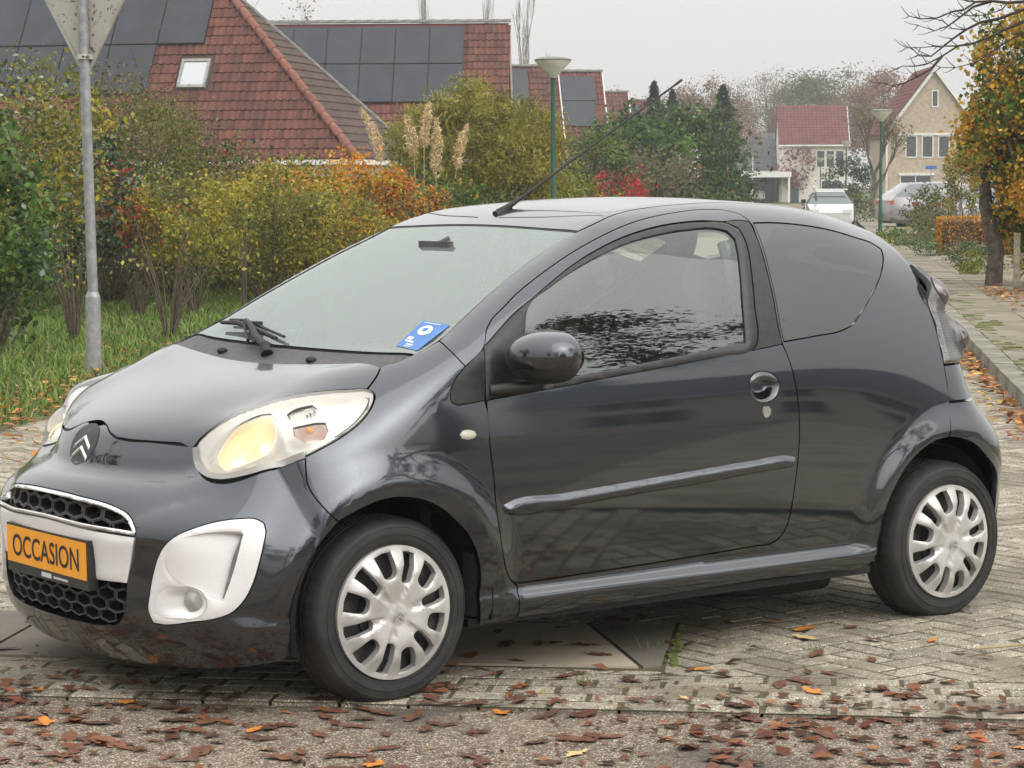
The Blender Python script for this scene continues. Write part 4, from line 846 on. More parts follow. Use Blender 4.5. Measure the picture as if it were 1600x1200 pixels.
sheet('brick_street_far',-3.25,13.0,3.15,190,0,bricktex('far_street_brick',2.4))
sheet('side_pavement',3.31,6.0,6.2,190,.10,SIDEW)
# --- paving bricks
BL,BW,J=.205,.1025,.010
def brickmesh(i):
    rr=random.Random(i); l,w_,h,c=BL/2-J/2,BW/2-J/2,.02,.006
    v=[]
    for z,k in ((-h,0),(-c,0),(0,c)):
        v+=[(sx*(l-k)+rr.uniform(-.0008,.0008),sy*(w_-k)+rr.uniform(-.0008,.0008),z) for sx,sy in ((-1,-1),(1,-1),(1,1),(-1,1))]
    f=[(8,9,10,11)]+[(a*4+k,a*4+(k+1)%4,a*4+4+(k+1)%4,a*4+4+k) for a in (0,1) for k in range(4)]
    return v,f
BMV=[brickmesh(i) for i in range(4)]; BME=[mesh('brick',v,f,BRICKM) for v,f in BMV]
spots=[]                              # x, y, angle
ys=-.612+BW/2; row=0
while row<5:
    x=-3.2+(BL/2 if row%2 else 0)
    while x<3.2: spots.append((x,ys,0,0)); x+=BL
    ys+=BW; row+=1
S0=-.612+5*BW
u_=BW; c45=math.sqrt(.5); cutb=[]
for a in range(-150,150):
    for b in range(-150,150):
        k=(a-b)%4
        if k==0: X,Y,an=(a+1)*u_,(b+.5)*u_,0
        elif k==3: X,Y,an=(a+.5)*u_,(b+1)*u_,math.pi/2
        else: continue
        x=c45*(X-Y); y=c45*(X+Y)+4.0
        if not (-3.25<x<3.15 and S0-.12<y<12.9): continue
        insl=-1.72<x<1.30 and -.03<y<.77
        touch=(y<S0+.125) or (-1.95<x<1.50 and -.25<y<.98)
        if not touch: spots.append((x,y,an+math.pi/4,1))
        else: cutb.append((x,y,an+math.pi/4))
def clip(P,nx,ny,c):
    out=[]
    for i in range(len(P)):
        a,b=P[i],P[(i+1)%len(P)]; da,db=nx*a[0]+ny*a[1]-c,nx*b[0]+ny*b[1]-c
        if da>=0: out.append(a)
        if da*db<0: t=da/(da-db); out.append((a[0]+t*(b[0]-a[0]),a[1]+t*(b[1]-a[1])))
    return out
CB=MB()
for (x,y,an) in cutb:
    ca,sa=math.cos(an),math.sin(an); l,w2=BL/2-J/2-.003,BW/2-J/2-.003
    Q=clip([(x+ca*a-sa*b,y+sa*a+ca*b) for a,b in ((-l,-w2),(l,-w2),(l,w2),(-l,w2))],0,1,S0+.004)
    X0,X1,Y0,Y1=-1.735,1.305,-.045,.785
    parts=[Q] if (y<Y0-.16 or y>Y1+.16 or x<X0-.16 or x>X1+.16) else [clip(Q,1,0,X1),clip(Q,-1,0,-X0),clip(clip(clip(Q,-1,0,-X1),1,0,X0),0,1,Y1),clip(clip(clip(Q,-1,0,-X1),1,0,X0),0,-1,-Y0)]
    for R0 in parts:
        if len(R0)>=3 and abs(area(np.array(R0)))>4e-4: CB.prism(R0,-.01,.0138+random.uniform(-.001,.001))
cl=(1.77,-7.55)
spots.sort(key=lambda t:(t[0]-cl[0])**2+(t[1]-cl[1])**2)
vis=lambda x,y: -1.95<x<3.2
near=[s for s in spots if -1.6<s[0]-(.0)<2.6][:300]; ns=set(near)
for i,(x,y,an,_) in enumerate(near):
    b=obj('brick',BME[i%4],street,(x,y,.014+random.uniform(-.0022,.0022)),(random.gauss(0,.006),random.gauss(0,.006),an+random.gauss(0,.008)))
V=[];Fc=[]
for i,s in enumerate(spots):
    if s in ns: continue
    v,f=BMV[i%4]; ca,sa=math.cos(s[2]+random.gauss(0,.008)),math.sin(s[2]); o_=len(V); dz=random.uniform(-.0025,.0025)
    V+=[(s[0]+ca*a-sa*b,s[1]+sa*a+ca*b,.014+c+dz) for a,b,c in v]; Fc+=[tuple(o_+k for k in q) for q in f]
far=obj('brick',mesh('brick_rest',V,Fc,BRICKM),street); far.name='brick'; far['kind']='stuff'
o=CB.build('cut_brick',[BRICKM],street); o['kind']='stuff'
def slab(poly,m): 
    c=np.mean(poly,0); q=[tuple(c+(np.array(p)-c)*.992) for p in poly]; MB().prism(q,-.04,.0175).build('concrete_slab',[m],street)
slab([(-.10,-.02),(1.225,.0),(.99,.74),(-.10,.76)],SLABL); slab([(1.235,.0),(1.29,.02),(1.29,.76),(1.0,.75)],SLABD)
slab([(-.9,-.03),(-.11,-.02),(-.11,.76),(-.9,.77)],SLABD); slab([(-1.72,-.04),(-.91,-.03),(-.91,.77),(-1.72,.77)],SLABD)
mj=MB()
for i in range(46):
    yy=random.uniform(-.02,.76); xx=1.318+random.gauss(0,.010); rr_=random.uniform(.004,.016); mj.prism([(xx+rr_*random.uniform(.6,1.1)*math.cos(t),yy+1.7*rr_*random.uniform(.6,1.1)*math.sin(t)) for t in np.linspace(0,6.28,7,endpoint=False)],.008,.0145+random.uniform(0,.006))
mj.build('moss_joint',[MOSS],street)['kind']='stuff'
# kerb along the right pavement, rounding off at the corner
kr=empty('kerb',(0,0,0),SA,'grey mossy concrete kerb edging the right-hand pavement','kerb')
kp=[(3.23,60),(3.23,6.6)]+[(3.23+1.2*(1-math.cos(t)),6.6-1.2*math.sin(t)) for t in np.linspace(.3,1.57,5)]+[(7,5.4),(12,5.4)]
path=[(3.23,s) for s in np.arange(60,6.6,-1.0)]+kp[2:]
path=[p for p in path]
KM=[]
for i in range(len(path)-1):
    a,b=np.array(path[i]),np.array(path[i+1]); l=np.linalg.norm(b-a); ang=math.atan2(*(b-a)[::-1])
    m=MB(); m.box(-l/2+.004,-.08,-.12,l/2-.004,.08,.115); m.build('kerb_stone',[KERB],kr,((a[0]+b[0])/2,(a[1]+b[1])/2,random.uniform(-.004,.004)),(0,0,ang))
sheet('corner_pavement',4.35,5.47,40,6.0,.1,SIDEW); sheet('corner_pavement_left',3.31,6.0,4.4,6.9,.101,SIDEW)
mo=MB()
for i in range(420):
    y=random.uniform(7.5,34); x=3.34+abs(random.gauss(0,.13)); r=random.uniform(.03,.12); mo.prism([(x+r*random.uniform(.6,1)*math.cos(t),y+1.6*r*random.uniform(.6,1)*math.sin(t)) for t in np.linspace(0,6.28,7,endpoint=False)],.098,.106+random.uniform(0,.012))
o=mo.build('moss_patches',[MOSS],None,(0,0,0),(0,0,SA)); tag(o,'green moss growing along the kerb of the right pavement','moss',None,'stuff')
# paving joints on the side pavement: slabs near the street
m=MB()
pv=empty('pavement_slabs',(0,0,0),SA,'worn square paving slabs of the right-hand pavement','paving')
sl=mesh('paving_slab',*[ (lambda b:(b.v,b.f))(MB().box(-.298,-.298,-.03,.298,.298,.012))][0],SIDEW)
cnt=0
for j in range(60):
    for i in range(4):
        y=7.2+.604*j; x=3.62+.604*i
        if y<9.3 and x<3.9: continue
        obj('paving_slab',sl,pv,(x,y,.100+random.uniform(-.003,.004)),(random.gauss(0,.004),random.gauss(0,.004),random.gauss(0,.004))); cnt+=1
# ================================================================ vegetation
def leafmat(name,trans=.35,rough=.6):
    def b(N,L,out,nt):
        at=N('Attribute'); at.attribute_name='lc'; d=N('BsdfPrincipled'); pset(d,rough=rough,spec=.35); t=N('BsdfTranslucent'); m=N('MixShader'); m.inputs[0].default_value=trans
        L(at.outputs['Color'],d.inputs['Base Color']); L(at.outputs['Color'],t.inputs[0]); L(d.outputs[0],m.inputs[1]); L(t.outputs[0],m.inputs[2]); L(m.outputs[0],out.inputs[0])
    return mat(name,b)
LEAF=leafmat('leaf'); LEAFD=leafmat('dry_leaf',.2,.75)
BARK=noisy('bark',(.035,.028,.02),(.11,.09,.065),14,rough=.95,bump=.8,bscale=22)
TWIG=noisy('twig',(.06,.045,.03),(.13,.10,.07),20,rough=.9)
def leaves(name,P,size,pal,m=LEAF,asp=.55,droop=0,rs=0,up=.35,jit=.18,dirs=None,per=None):
    """one mesh of leaf-shaped quads. P (n,3); pal: list of (rgb, weight)"""
    g=np.random.default_rng(rs); n=len(P); s=size*g.uniform(.6,1.25,n)[:,None]
    if dirs is None: a=g.normal(size=(n,3)); a[:,2]=(a[:,2]-droop)*(.14 if up>1 else 1)
    else: a=dirs+g.normal(size=(n,3))*.35
    a/=np.linalg.norm(a,axis=1)[:,None]
    nn=g.normal(size=(n,3)); nn[:,2]+=up*2; b=np.cross(nn,a); b/=np.maximum(np.linalg.norm(b,axis=1)[:,None],1e-6); nr=np.cross(a,b)
    k=asp*s*.5
    V=np.stack([P-a*s*.5,P-a*s*.05+b*k+nr*s*.08,P+a*s*.5-nr*s*.06,P-a*s*.05-b*k+nr*s*.08],1).reshape(-1,3)
    F_=np.arange(4*n).reshape(n,4)
    me=mesh(name,V,F_,m)
    c=np.array([p[0] for p in pal]); w_=np.array([p[1] for p in pal],float); idx=g.choice(len(pal),n,p=w_/w_.sum())
    if per is not None:      # leaves of one clump mostly share a tint
        ci=g.choice(len(pal),per.max()+1,p=w_/w_.sum()); idx=np.where(g.uniform(0,1,n)<.62,ci[per],idx)
    col=c[idx]*(1+g.normal(0,jit,(n,1)))*(1+g.normal(0,.06,(n,3))); col=np.clip(col*1.2,.004,.9)
    at=me.attributes.new('lc','FLOAT_COLOR','FACE'); at.data.foreach_set('color',np.c_[col,np.ones(n)].ravel().astype(np.float32))
    return me
def clumps(g,k,rx,ry,z0,z1,shell=.55,flat=1.0):
    u=g.normal(size=(k,3)); u/=np.linalg.norm(u,axis=1)[:,None]; r=(shell+(1-shell)*g.uniform(0,1,k)**.6)[:,None]; u=u*r
    return np.c_[u[:,0]*rx,u[:,1]*ry,(z0+z1)/2+u[:,2]*(z1-z0)/2]
def woody(m,base,tips,r0,g,n=4,sag=.15):
    for t in tips:
        b=np.array(base)+np.r_[g.normal(0,.03,2),0]; mid=b*.45+np.array(t)*.55+np.r_[g.normal(0,.12,2)*np.linalg.norm(t-b)*.5,np.linalg.norm(t-b)*sag*.4]
        m.tube([b,(b+mid)/2+g.normal(0,.02,3),mid,t],[r0,r0*.75,r0*.5,r0*.18],n,cap=False)
def shrub(name,label,cat,loc,rx,ry,z0,z1,pal,n,leaf,k=40,cs=.3,stems=14,sr=.012,group=None,seed=0,shell=.5,m=LEAF,asp=.55,twigs=0,droop=.2,up=.35):
    g=np.random.default_rng(seed+11); root=empty(name,loc,0,label,cat,group)
    c=clumps(g,k,rx,ry,z0,z1,shell); per=g.integers(0,k,n); sc=cs*np.array([rx,ry,(z1-z0)*.5])
    P=c[per]+np.clip(g.normal(size=(n,3)),-1.7,1.7)*sc*g.uniform(.4,1,(n,1)); P[:,2]=np.maximum(P[:,2],.03)
    obj('foliage',leaves('foliage',P,leaf,pal,m,asp,droop,seed,up,per=per),root)
    mb=MB(); tips=c[g.choice(k,min(stems,k),replace=False)]; woody(mb,(0,0,0),tips,sr,g)
    if twigs:
        t2=c[g.integers(0,k,twigs)]; 
        for t in t2:
            e=t+g.normal(size=3)*[rx*.35,ry*.35,.25*(z1-z0)]+[0,0,.12*(z1-z0)]; mb.tube([t*.8,t,(t+e)/2,e],[sr*.5,sr*.4,sr*.3,sr*.12],3,cap=False)
    mb.build('stems',[TWIG],root); return root
def tree(name,label,cat,loc,h0,rx,ry,z0,z1,pal,n,leaf,k=60,cs=.22,tr=.12,group=None,seed=0,shell=.45,limbs=22,asp=.6,m=LEAF,bark=BARK,off=(0,0)):
    g=np.random.default_rng(seed+5); root=empty(name,loc,0,label,cat,group)
    c=clumps(g,k,rx,ry,z0,z1,shell)+[off[0],off[1],0]; per=g.integers(0,k,n); sc=cs*np.array([rx,ry,(z1-z0)*.5])
    P=c[per]+np.clip(g.normal(size=(n,3)),-1.7,1.7)*sc*g.uniform(.35,1,(n,1))
    obj('crown',leaves('crown',P,leaf,pal,m,asp,.2,seed,per=per),root)
    mb=MB(); top=z0+(z1-z0)*.75; pts=[(0,0,-.05),(0,0,.15),(g.normal(0,.03),g.normal(0,.03),h0*.5),(g.normal(0,.06),g.normal(0,.06),h0),(g.normal(0,.12),g.normal(0,.12),(h0+top)/2),(g.normal(0,.2),g.normal(0,.2),top)]
    mb.tube(pts,[tr*1.35,tr*1.1,tr,tr*.85,tr*.5,tr*.1],10)
    for t in c[g.choice(k,min(limbs,k),replace=False)]:
        f=g.uniform(.25,.95); b=np.array(pts[3])*(1-f)+np.array(pts[5])*f; b=b*.6+np.array(pts[3])*.4; mid=(b+t)/2+[0,0,.06*(z1-z0)]
        mb.tube([b,mid+g.normal(0,.08,3),t],[tr*.38,tr*.22,tr*.06],5,cap=False)
    mb.build('trunk',[bark],root,smooth=True,autosm=60); return root
def spruce(label,loc,h,r,pal,n,leaf,seed,name='spruce_tree',group='dark spruces beyond the gardens'):
    g=np.random.default_rng(seed); root=empty(name,loc,0,label,'tree',group)
    z=h*(.06+.94*g.uniform(0,1,n)**1.25); lay=.05*h*np.sin(z/h*70); rr=r*(1-z/h)**.85*(.35+.65*g.uniform(0,1,n)**.5)*(1+.25*np.sin(z/h*60+g.uniform(0,6)))+.03
    t=g.uniform(0,2*math.pi,n); lump=1+.22*np.sin(5*t+z*2.3); P=np.c_[rr*lump*np.cos(t),rr*lump*np.sin(t),z-.22*rr]
    obj('crown',leaves('crown',P,leaf,pal,LEAF,.35,.5,seed,dirs=np.c_[np.cos(t),np.sin(t),-.35+0*t]),root)
    MB().tube([(0,0,0),(0,0,h*.5),(0,0,h*.99)],[r*.09,r*.05,.01],7).build('trunk',[BARK],root); return root
def baretree(name,label,loc,h,spread,seed,group=None,m=TWIG,depth=5,r0=.09,fork=.3,pal=None,nl=0,leaf=.2,narrow=False,clear=.15):
    rnd=random.Random(seed); mb=MB(); tips=[]
    def grow(p,d,l,r,k):
        q=p+d*l; mid=p+d*l*.5+Vector((rnd.gauss(0,1),rnd.gauss(0,1),rnd.gauss(0,1)))*l*.05
        mb.tube([p,mid,q],[r,r*.85,r*.68],5 if k>2 else 3,cap=False)
        if k==0: tips.append(q); return
        for i in range(rnd.choice((2,3,3)) if k>1 else 3):
            ax=Vector((rnd.gauss(0,1),rnd.gauss(0,1),rnd.gauss(0,.5))).normalized(); a=(.28 if narrow else .55)*rnd.uniform(.5,1.25)
            nd=(d+ax*math.tan(a)*(.7)).normalized(); nd=(nd+Vector((0,0,.28 if narrow else .12))).normalized()
            f=rnd.uniform(.45,1) if i else 1
            grow(p+d*l*f,nd,l*rnd.uniform(.62,.82),r*rnd.uniform(.5,.66),k-1)
    grow(Vector((0,0,-.05)),Vector((0,0,1)),h*fork,r0,depth)
    zs=max(t.z for t in tips); xs=max(abs(t.x) for t in tips)
    kz=h/zs; kx=spread/xs; mb.v=[(x*kx,y*kx,z*kz) for x,y,z in mb.v]
    root=empty(name,loc,0,label,'tree',group); mb.build('branches',[m],root)
    if nl:
        g=np.random.default_rng(seed); T=np.array([(t.x*kx,t.y*kx,t.z*kz) for t in tips]); P=T[g.integers(0,len(T),nl)]+g.normal(size=(nl,3))*[spread*.10,spread*.10,h*.04]
        obj('crown',leaves('crown',P,leaf,pal,LEAFD,.6,.3,seed),root)
    return root
def W(x,y,z=0): return (x,y,z)
Y_=lambda *a:list(a)
OLIVE=[((.10,.11,.02),3),((.16,.155,.025),2),((.06,.075,.016),2),((.25,.22,.04),1)]
YELG=[((.29,.24,.03),3),((.20,.20,.03),3),((.38,.30,.05),2),((.11,.125,.025),2.5)]
GREEN=[((.055,.11,.018),3),((.09,.16,.03),3),((.14,.20,.05),1.5),((.035,.065,.013),2)]
GREYG=[((.11,.17,.09),3),((.06,.11,.04),3),((.24,.29,.20),1.5)]
BROWN=[((.13,.095,.05),3),((.09,.07,.038),3),((.18,.15,.06),2),((.13,.135,.04),2)]
DARKG=[((.018,.038,.016),3),((.035,.06,.028),3),((.055,.085,.04),1)]
ORANGE=[((.50,.19,.018),3),((.56,.29,.03),2.5),((.36,.11,.016),2.5),((.40,.30,.04),2)]
RUST=[((.22,.055,.015),3),((.32,.10,.02),2),((.13,.045,.02),2)]
RED=[((.38,.018,.03),3),((.22,.02,.025),2),((.46,.05,.05),1)]
WILLOW=[((.17,.165,.025),3),((.24,.215,.035),3),((.10,.10,.02),2),((.31,.27,.06),1)]
MAPLE=[((.46,.26,.02),3),((.36,.25,.025),3),((.20,.21,.03),1.5),((.54,.34,.03),2),((.38,.16,.02),1)]
HAZEB=[((.20,.12,.08),3),((.15,.10,.07),3),((.24,.16,.10),1)]
HAZEG=[((.10,.11,.06),3),((.13,.12,.07),3),((.16,.12,.08),2)]
LS='leafy garden shrubs left of the street'
shrub('leafy_shrub','grey-green broad-leaved shrub at the left picture edge, nearest to the grey pole','shrub',(5.45,13.55,0),.55,.5,.25,2.1,GREYG+GREEN+GREEN,3200,.072,44,.24,16,.012,LS,1,asp=.75)
shrub('tall_shrub','tall yellow-green shrub with upright shoots behind the grey pole, in front of the solar roof','shrub',(7.6,18.3,0),1.5,1.2,.6,3.05,YELG+OLIVE+GREYG[2:]+BROWN[:1],7820,0.077,71,0.19,26,.014,LS,2,twigs=26)
shrub('tall_shrub','loose green shrub with thin shoots at the far left, below the solar panels','shrub',(6.0,18.9,0),1.3,1.0,.8,3.35,YELG+OLIVE+GREYG,4250,0.077,52,0.16,20,.013,LS,3,twigs=30)
shrub('brown_shrub','dense brown-olive thorny shrub between the grey pole and the roof window','shrub',(10.6,21.2,0),1.6,1.2,.3,3.0,BROWN+OLIVE,11050,0.054,78,0.20,40,.012,LS,4,twigs=60)
shrub('ivy_shrub','dark ivy-covered shrub right of the grey pole','shrub',(9.9,20.4,0),.8,.7,.5,2.2,DARKG+GREYG,3230,0.081,39,0.20,10,.012,LS,5,asp=.8)
shrub('berry_shrub','shrub with red berries and rusty leaves right of the grey pole','shrub',(9.35,18.2,0),.55,.5,.75,1.75,RUST+BROWN+RED,700,.055,24,.28,14,.010,LS,6,twigs=16)
shrub('yellow_shrub','yellow-green shrub on thin bare stems, the one nearest the bonnet','shrub',(9.95,17.9,0),.75,.7,.55,1.75,YELG,3570,0.063,44,0.19,16,.011,LS,7)
shrub('yellow_shrub','broad yellow-olive shrub above the wiper, third of the yellow shrubs from the pole','shrub',(11.7,19.3,0),1.15,.9,.35,1.65,YELG+OLIVE,7310,0.063,65,0.18,26,.011,LS,8,twigs=20)
shrub('yellow_shrub','olive-yellow shrub directly above the windscreen pillar of the car','shrub',(13.0,19.9,0),1.0,.9,.2,1.55,YELG+OLIVE+OLIVE,5610,0.059,57,0.19,18,.011,LS,9)
shrub('yellow_shrub','small gold-leaved shrub standing behind the yellow ones, left of the orange bush','shrub',(13.2,21.6,0),.8,.7,.5,1.95,YELG+ORANGE[:1],3230,0.063,39,0.19,16,.011,LS,19)
shrub('red_berry_bush','dark brownish bush with scattered red berries below the hipped roof','shrub',(14.4,24.2,0),1.7,1.3,.3,2.35,BROWN+DARKG+RED[:1]+OLIVE,7140,0.059,71,0.19,36,.011,LS,10,twigs=50)
shrub('orange_bush','bright orange and yellow autumn bush left of the pampas grass','shrub',(15.0,22.3,0),.85,.8,.4,2.0,ORANGE+YELG[:1],5610,0.068,52,0.21,16,.011,LS,11)
shrub('rust_bush','low rust-red bush in front of the orange bush, above the car roof','shrub',(15.6,21.9,0),.75,.6,.3,1.55,RUST+ORANGE,3910,0.063,44,0.21,14,.010,LS,12)
shrub('green_bush','low dark green bush with orange flowers below the pampas plumes','shrub',(18.4,25.2,0),1.3,1.0,.2,1.6,GREEN+DARKG,6120,0.068,57,0.21,14,.011,LS,13)
shrub('marigold_bush','small bush of orange blossoms in front of the pampas grass','shrub',(17.3,23.4,0),.75,.6,.9,1.65,ORANGE[:2]+GREEN+OLIVE,800,.07,22,.2,14,.009,LS,14)
shrub('dark_hedge','dark rounded evergreen shrub behind the brown thorny shrub','shrub',(12.3,23.4,0),.9,.8,.6,2.75,DARKG+GREEN,4420,0.054,46,0.18,10,.012,LS,15)
shrub('green_bush','tangled green bush at the back between the tall shrub and the brown one','shrub',(9.3,22.6,0),1.4,1.1,.4,2.6,GREEN+OLIVE+YELG,6460,0.068,59,0.20,18,.012,LS,16)
shrub('low_bush','dark undergrowth bush behind the yellow shrubs','shrub',(12.0,22.0,0),1.9,.8,.1,1.5,DARKG+BROWN+OLIVE,6120,0.063,59,0.21,14,.011,LS,17)
shrub('low_bush','dark undergrowth bush in front of the tiled roof corner','shrub',(17.0,26.5,0),1.9,.9,.1,1.75,DARKG+BROWN+OLIVE,5100,0.063,59,0.21,14,.011,LS,18)
shrub('low_bush','dark undergrowth bush at the foot of the left hedge row','shrub',(7.6,19.8,0),2.0,.7,.1,1.6,DARKG+BROWN+GREEN,6120,0.063,59,0.21,14,.011,LS,20)
shrub('willow_shrub','large round olive willow shrub beside the near green lamp post','shrub',(23.0,30.4,0),1.75,1.6,.6,3.4,WILLOW,46000,.13,240,.13,40,.02,LS,21,asp=.2,shell=.25,droop=.5)
MB().tube([(0,0,0),(.05,0,.6),(.2,.1,1.4)],[.11,.09,.05],8).build('trunk',[BARK],[o for o in bpy.data.objects if o.name=='willow_shrub'][0])
for i,(x,y,rx,z1,lab) in enumerate(((7.5,21.8,2.2,2.55,'dense green-brown hedge mass at the far left under the solar roof'),(11.6,25.0,2.3,2.5,'dense dark hedge mass under the roof window'),(15.2,27.6,2.2,2.15,'dense dark hedge mass along the eaves of the hipped roof'),(13.3,23.0,1.7,2.0,'dense olive hedge mass behind the yellow shrubs'))):
    shrub('back_hedge',lab,'hedge',(x,y,0),rx,.8,.1,z1,DARKG+BROWN+OLIVE,7000,.07,90,.2,14,.011,'hedge masses at the back of the garden',300+i,twigs=20)
# small bare-stemmed saplings on the lawn
for i,(x,y,h,lab) in enumerate(((6.75,14.6,.95,'bare multi-stemmed sapling on the lawn left of the grey pole'),(7.6,14.3,1.05,'bare spreading sapling on the lawn right of the grey pole'),(9.1,15.4,.9,'slim bundle of bare stems on the lawn, nearest the bonnet'))):
    root=empty('sapling',(x,y,0),0,lab,'sapling','bare saplings on the lawn'); g=np.random.default_rng(40+i); mb=MB(); tips=[]
    for k in range(16 if i<2 else 7):
        a=g.uniform(0,6.28); sp=(.45 if i<2 else .07)*g.uniform(.3,1); e=np.array([sp*math.cos(a),sp*math.sin(a),h*g.uniform(.7,1.25)]); tips.append(e); mb.tube([(0.02*math.cos(a),.02*math.sin(a),0),e*[.4,.4,.5],e],[.012,.009,.003],4,cap=False)
    mb.build('stems',[TWIG],root); T=np.array(tips); obj('foliage',leaves('foliage',T[g.integers(0,len(T),90)]+g.normal(0,.10,(90,3)),.06,OLIVE+YELG,LEAF,.6,.2,i),root)
# pampas grass
pg=empty('pampas_grass',(18.9,26.2,0),0,'pampas grass clump with tall feathery beige plumes','pampas grass')
g=np.random.default_rng(3); mb=MB(); n=900; V=[];Fc=[]
for i in range(n):
    a=g.uniform(0,6.28); l=g.uniform(1.1,1.9); sp=g.uniform(.25,1.0); z=g.uniform(.9,1.55)
    p0=np.array([.15*math.cos(a),.15*math.sin(a),.1]); p1=np.array([sp*.5*math.cos(a),sp*.5*math.sin(a),z]); p2=np.array([sp*math.cos(a),sp*math.sin(a),z*g.uniform(.55,1.0)]); wv=np.array([-math.sin(a),math.cos(a),0])*.009
    b=len(V); V+=[p0-wv,p0+wv,p1+wv,p1-wv,p2]; Fc+=[(b,b+1,b+2,b+3),(b+3,b+2,b+4)]
obj('leaf_blades',mesh('leaf_blades',V,Fc,noisy('pampas_leaf',(.08,.11,.04),(.18,.20,.09),8,rough=.7)),pg)
PLU=[((.52,.40,.22),3),((.62,.50,.31),2),((.42,.30,.16),1)]
for i,(dx,dy,z0,z1,bend) in enumerate(((-.62,.35,2.0,2.85,-.30),(-.12,.1,2.1,2.75,-.12),(.02,.0,2.25,2.95,.1),(.20,-.10,1.75,2.7,.0),(.48,-.30,1.9,2.6,.16))):
    pl_=MB().tube([(dx*.25,dy*.25,.3),(dx*.8,dy*.8,z0*.7),(dx,dy,z0)],.008,5).build('plume_stalk',[noisy('stalk',(.3,.26,.12),(.4,.36,.18),9)],pg)
    t=g.uniform(0,1,520); rad=.10*np.sin(np.clip(t*.9+.1,0,1)*math.pi)**.7*g.uniform(.2,1,520)+.01; an=g.uniform(0,6.28,520)
    P=np.c_[dx+bend*t**2*.8+rad*np.cos(an),dy-bend*t**2*.6+rad*np.sin(an),z0-.08+t*(z1-z0)]
    obj('plume',leaves('plume',P,.10,PLU,LEAFD,.16,-.8,i),pl_)
# mid and far trees
GB='garden trees along the left of the street'
tree('weeping_tree','small dark green weeping tree right of the near lamp post','tree',(30.4,36.4,0),1.3,1.25,1.1,.9,2.75,DARKG+GREEN+OLIVE,4200,.11,50,.22,.12,GB,1,asp=.3)
shrub('red_maple_bush','crimson maple bush behind the car roof','shrub',(33.9,40.0,0),1.0,.9,.5,2.0,RED,2200,.10,34,.26,10,.015,GB,2)
shrub('brown_bush','grey-brown twiggy bush right of the crimson maple','shrub',(37.2,42.2,0),1.5,1.2,.2,2.35,BROWN+HAZEG,2600,.11,40,.26,20,.015,GB,3,twigs=30)
tree('evergreen_tree','large dark green spreading evergreen crossed by the aerial','tree',(44.8,50.6,0),1.2,3.0,2.6,.3,3.95,DARKG+GREEN,9000,.17,80,.2,.16,GB,4,shell=.6)
shrub('green_bush','green bush between the round willow and the lamp post foot','shrub',(27.4,33.3,0),1.3,1.1,.2,1.8,GREEN+OLIVE+YELG,3740,0.090,46,0.20,10,.013,GB,5)
shrub('yellow_flower_bush','small yellow blossom bush at the foot of the near lamp post','shrub',(28.4,34.9,0),.6,.5,.5,1.75,YELG+[((.5,.36,.03),4)],800,.09,20,.25,8,.012,GB,6)
shrub('hedge_bush','dark green bush below the spreading evergreen','shrub',(49.2,53.6,0),1.7,1.4,.1,2.4,DARKG+GREEN,3500,.17,46,.24,10,.015,GB,7)
shrub('autumn_bush','orange-brown bush beside the carport','shrub',(76.2,83.5,0),1.0,.9,.2,2.6,HAZEB+ORANGE[:1],2600,.26,40,.25,12,.02,GB,8)
for i,(x,y,h,r,lab) in enumerate(((73.8,85.3,6.6,1.5,'dark spruce peak left of the aerial, leftmost of the spruces'),(75.6,86.9,5.6,1.3,'short dark spruce between two taller ones'),(77.8,88.6,6.4,1.3,'dark spruce peak just right of the aerial'),(69.8,75.8,6.0,1.75,'tall isolated dark spruce left of the carport'))):
    spruce(lab,(x,y,0),h,r,DARKG,3200,.22,60+i)
tree('hazy_tree','hazy pink-brown half-bare tree left of the isolated spruce','tree',(95,105.5,0),3,3.6,3.2,2,8.0,HAZEB,10400,0.130,96,.15,.2,'hazy far trees',31,shell=.3)
tree('hazy_tree','hazy pale tree directly right of the isolated spruce','tree',(172.5,186.9,0),5,4.2,4.0,2.5,10.5,HAZEB+HAZEG,8000,0.130,80,.15,.2,'hazy far trees',32,shell=.3)
tree('hazy_tree','hazy olive-brown rounded tree behind the slate roof','tree',(188.4,200,0),5,5.6,5.0,3.5,14.2,HAZEG+HAZEB,14400,0.200,112,.15,.25,'hazy far trees',33,shell=.3)
tree('hazy_tree','hazy grey-green tree behind the red roof of the white house','tree',(180,181,0),5,9.0,7.0,4,14.0,HAZEG,24000,0.275,144,.15,.3,'hazy far trees',34,shell=.3)
tree('hazy_tree','hazy reddish tree between the white house and the gabled house','tree',(176,170,0),5,5.5,5.0,4,13.5,HAZEB+RUST[:1],16800,0.250,112,.15,.3,'hazy far trees',35,shell=.3)
tree('hazy_tree','hazy grey-green treetop behind the spruces','tree',(110,122,0),4,2.8,2.6,3,8.6,HAZEG,8800,0.180,73,.15,.2,'hazy far trees',36,shell=.3)
tree('hazy_tree','pale hazy tree left of the spruces above the roofs','tree',(112,134,0),4,3.6,3,3,8.6,HAZEG,8800,0.180,73,.15,.2,'hazy far trees',37,shell=.3)
PALEB=noisy('pale_far_bark',(.16,.13,.11),(.24,.20,.17),3,rough=.9)
for i,(x,y,h,sp,lab) in enumerate(((145.8,206.9,24.5,1.9,'tall bare poplar above the second roof, left of three'),(150.7,203.2,23.5,1.1,'tall bare poplar above the second roof, middle of three'),(142.5,186,23.5,1.7,'tall bare poplar left of the near lamp head'),(144,184.5,14.8,1.3,'shorter bare poplar just left of the lamp head'))):
    baretree('bare_poplar',lab,(x,y,0),h,sp,80+i,'bare poplars on the skyline',PALEB,6,.26,.22,narrow=True)
baretree('bare_tree','leafless reddish treetop above the ridge of the second roof',(103,163.8,0),17.2,3.2,91,None,PALEB,6,.2,.3,HAZEB,500,.3)
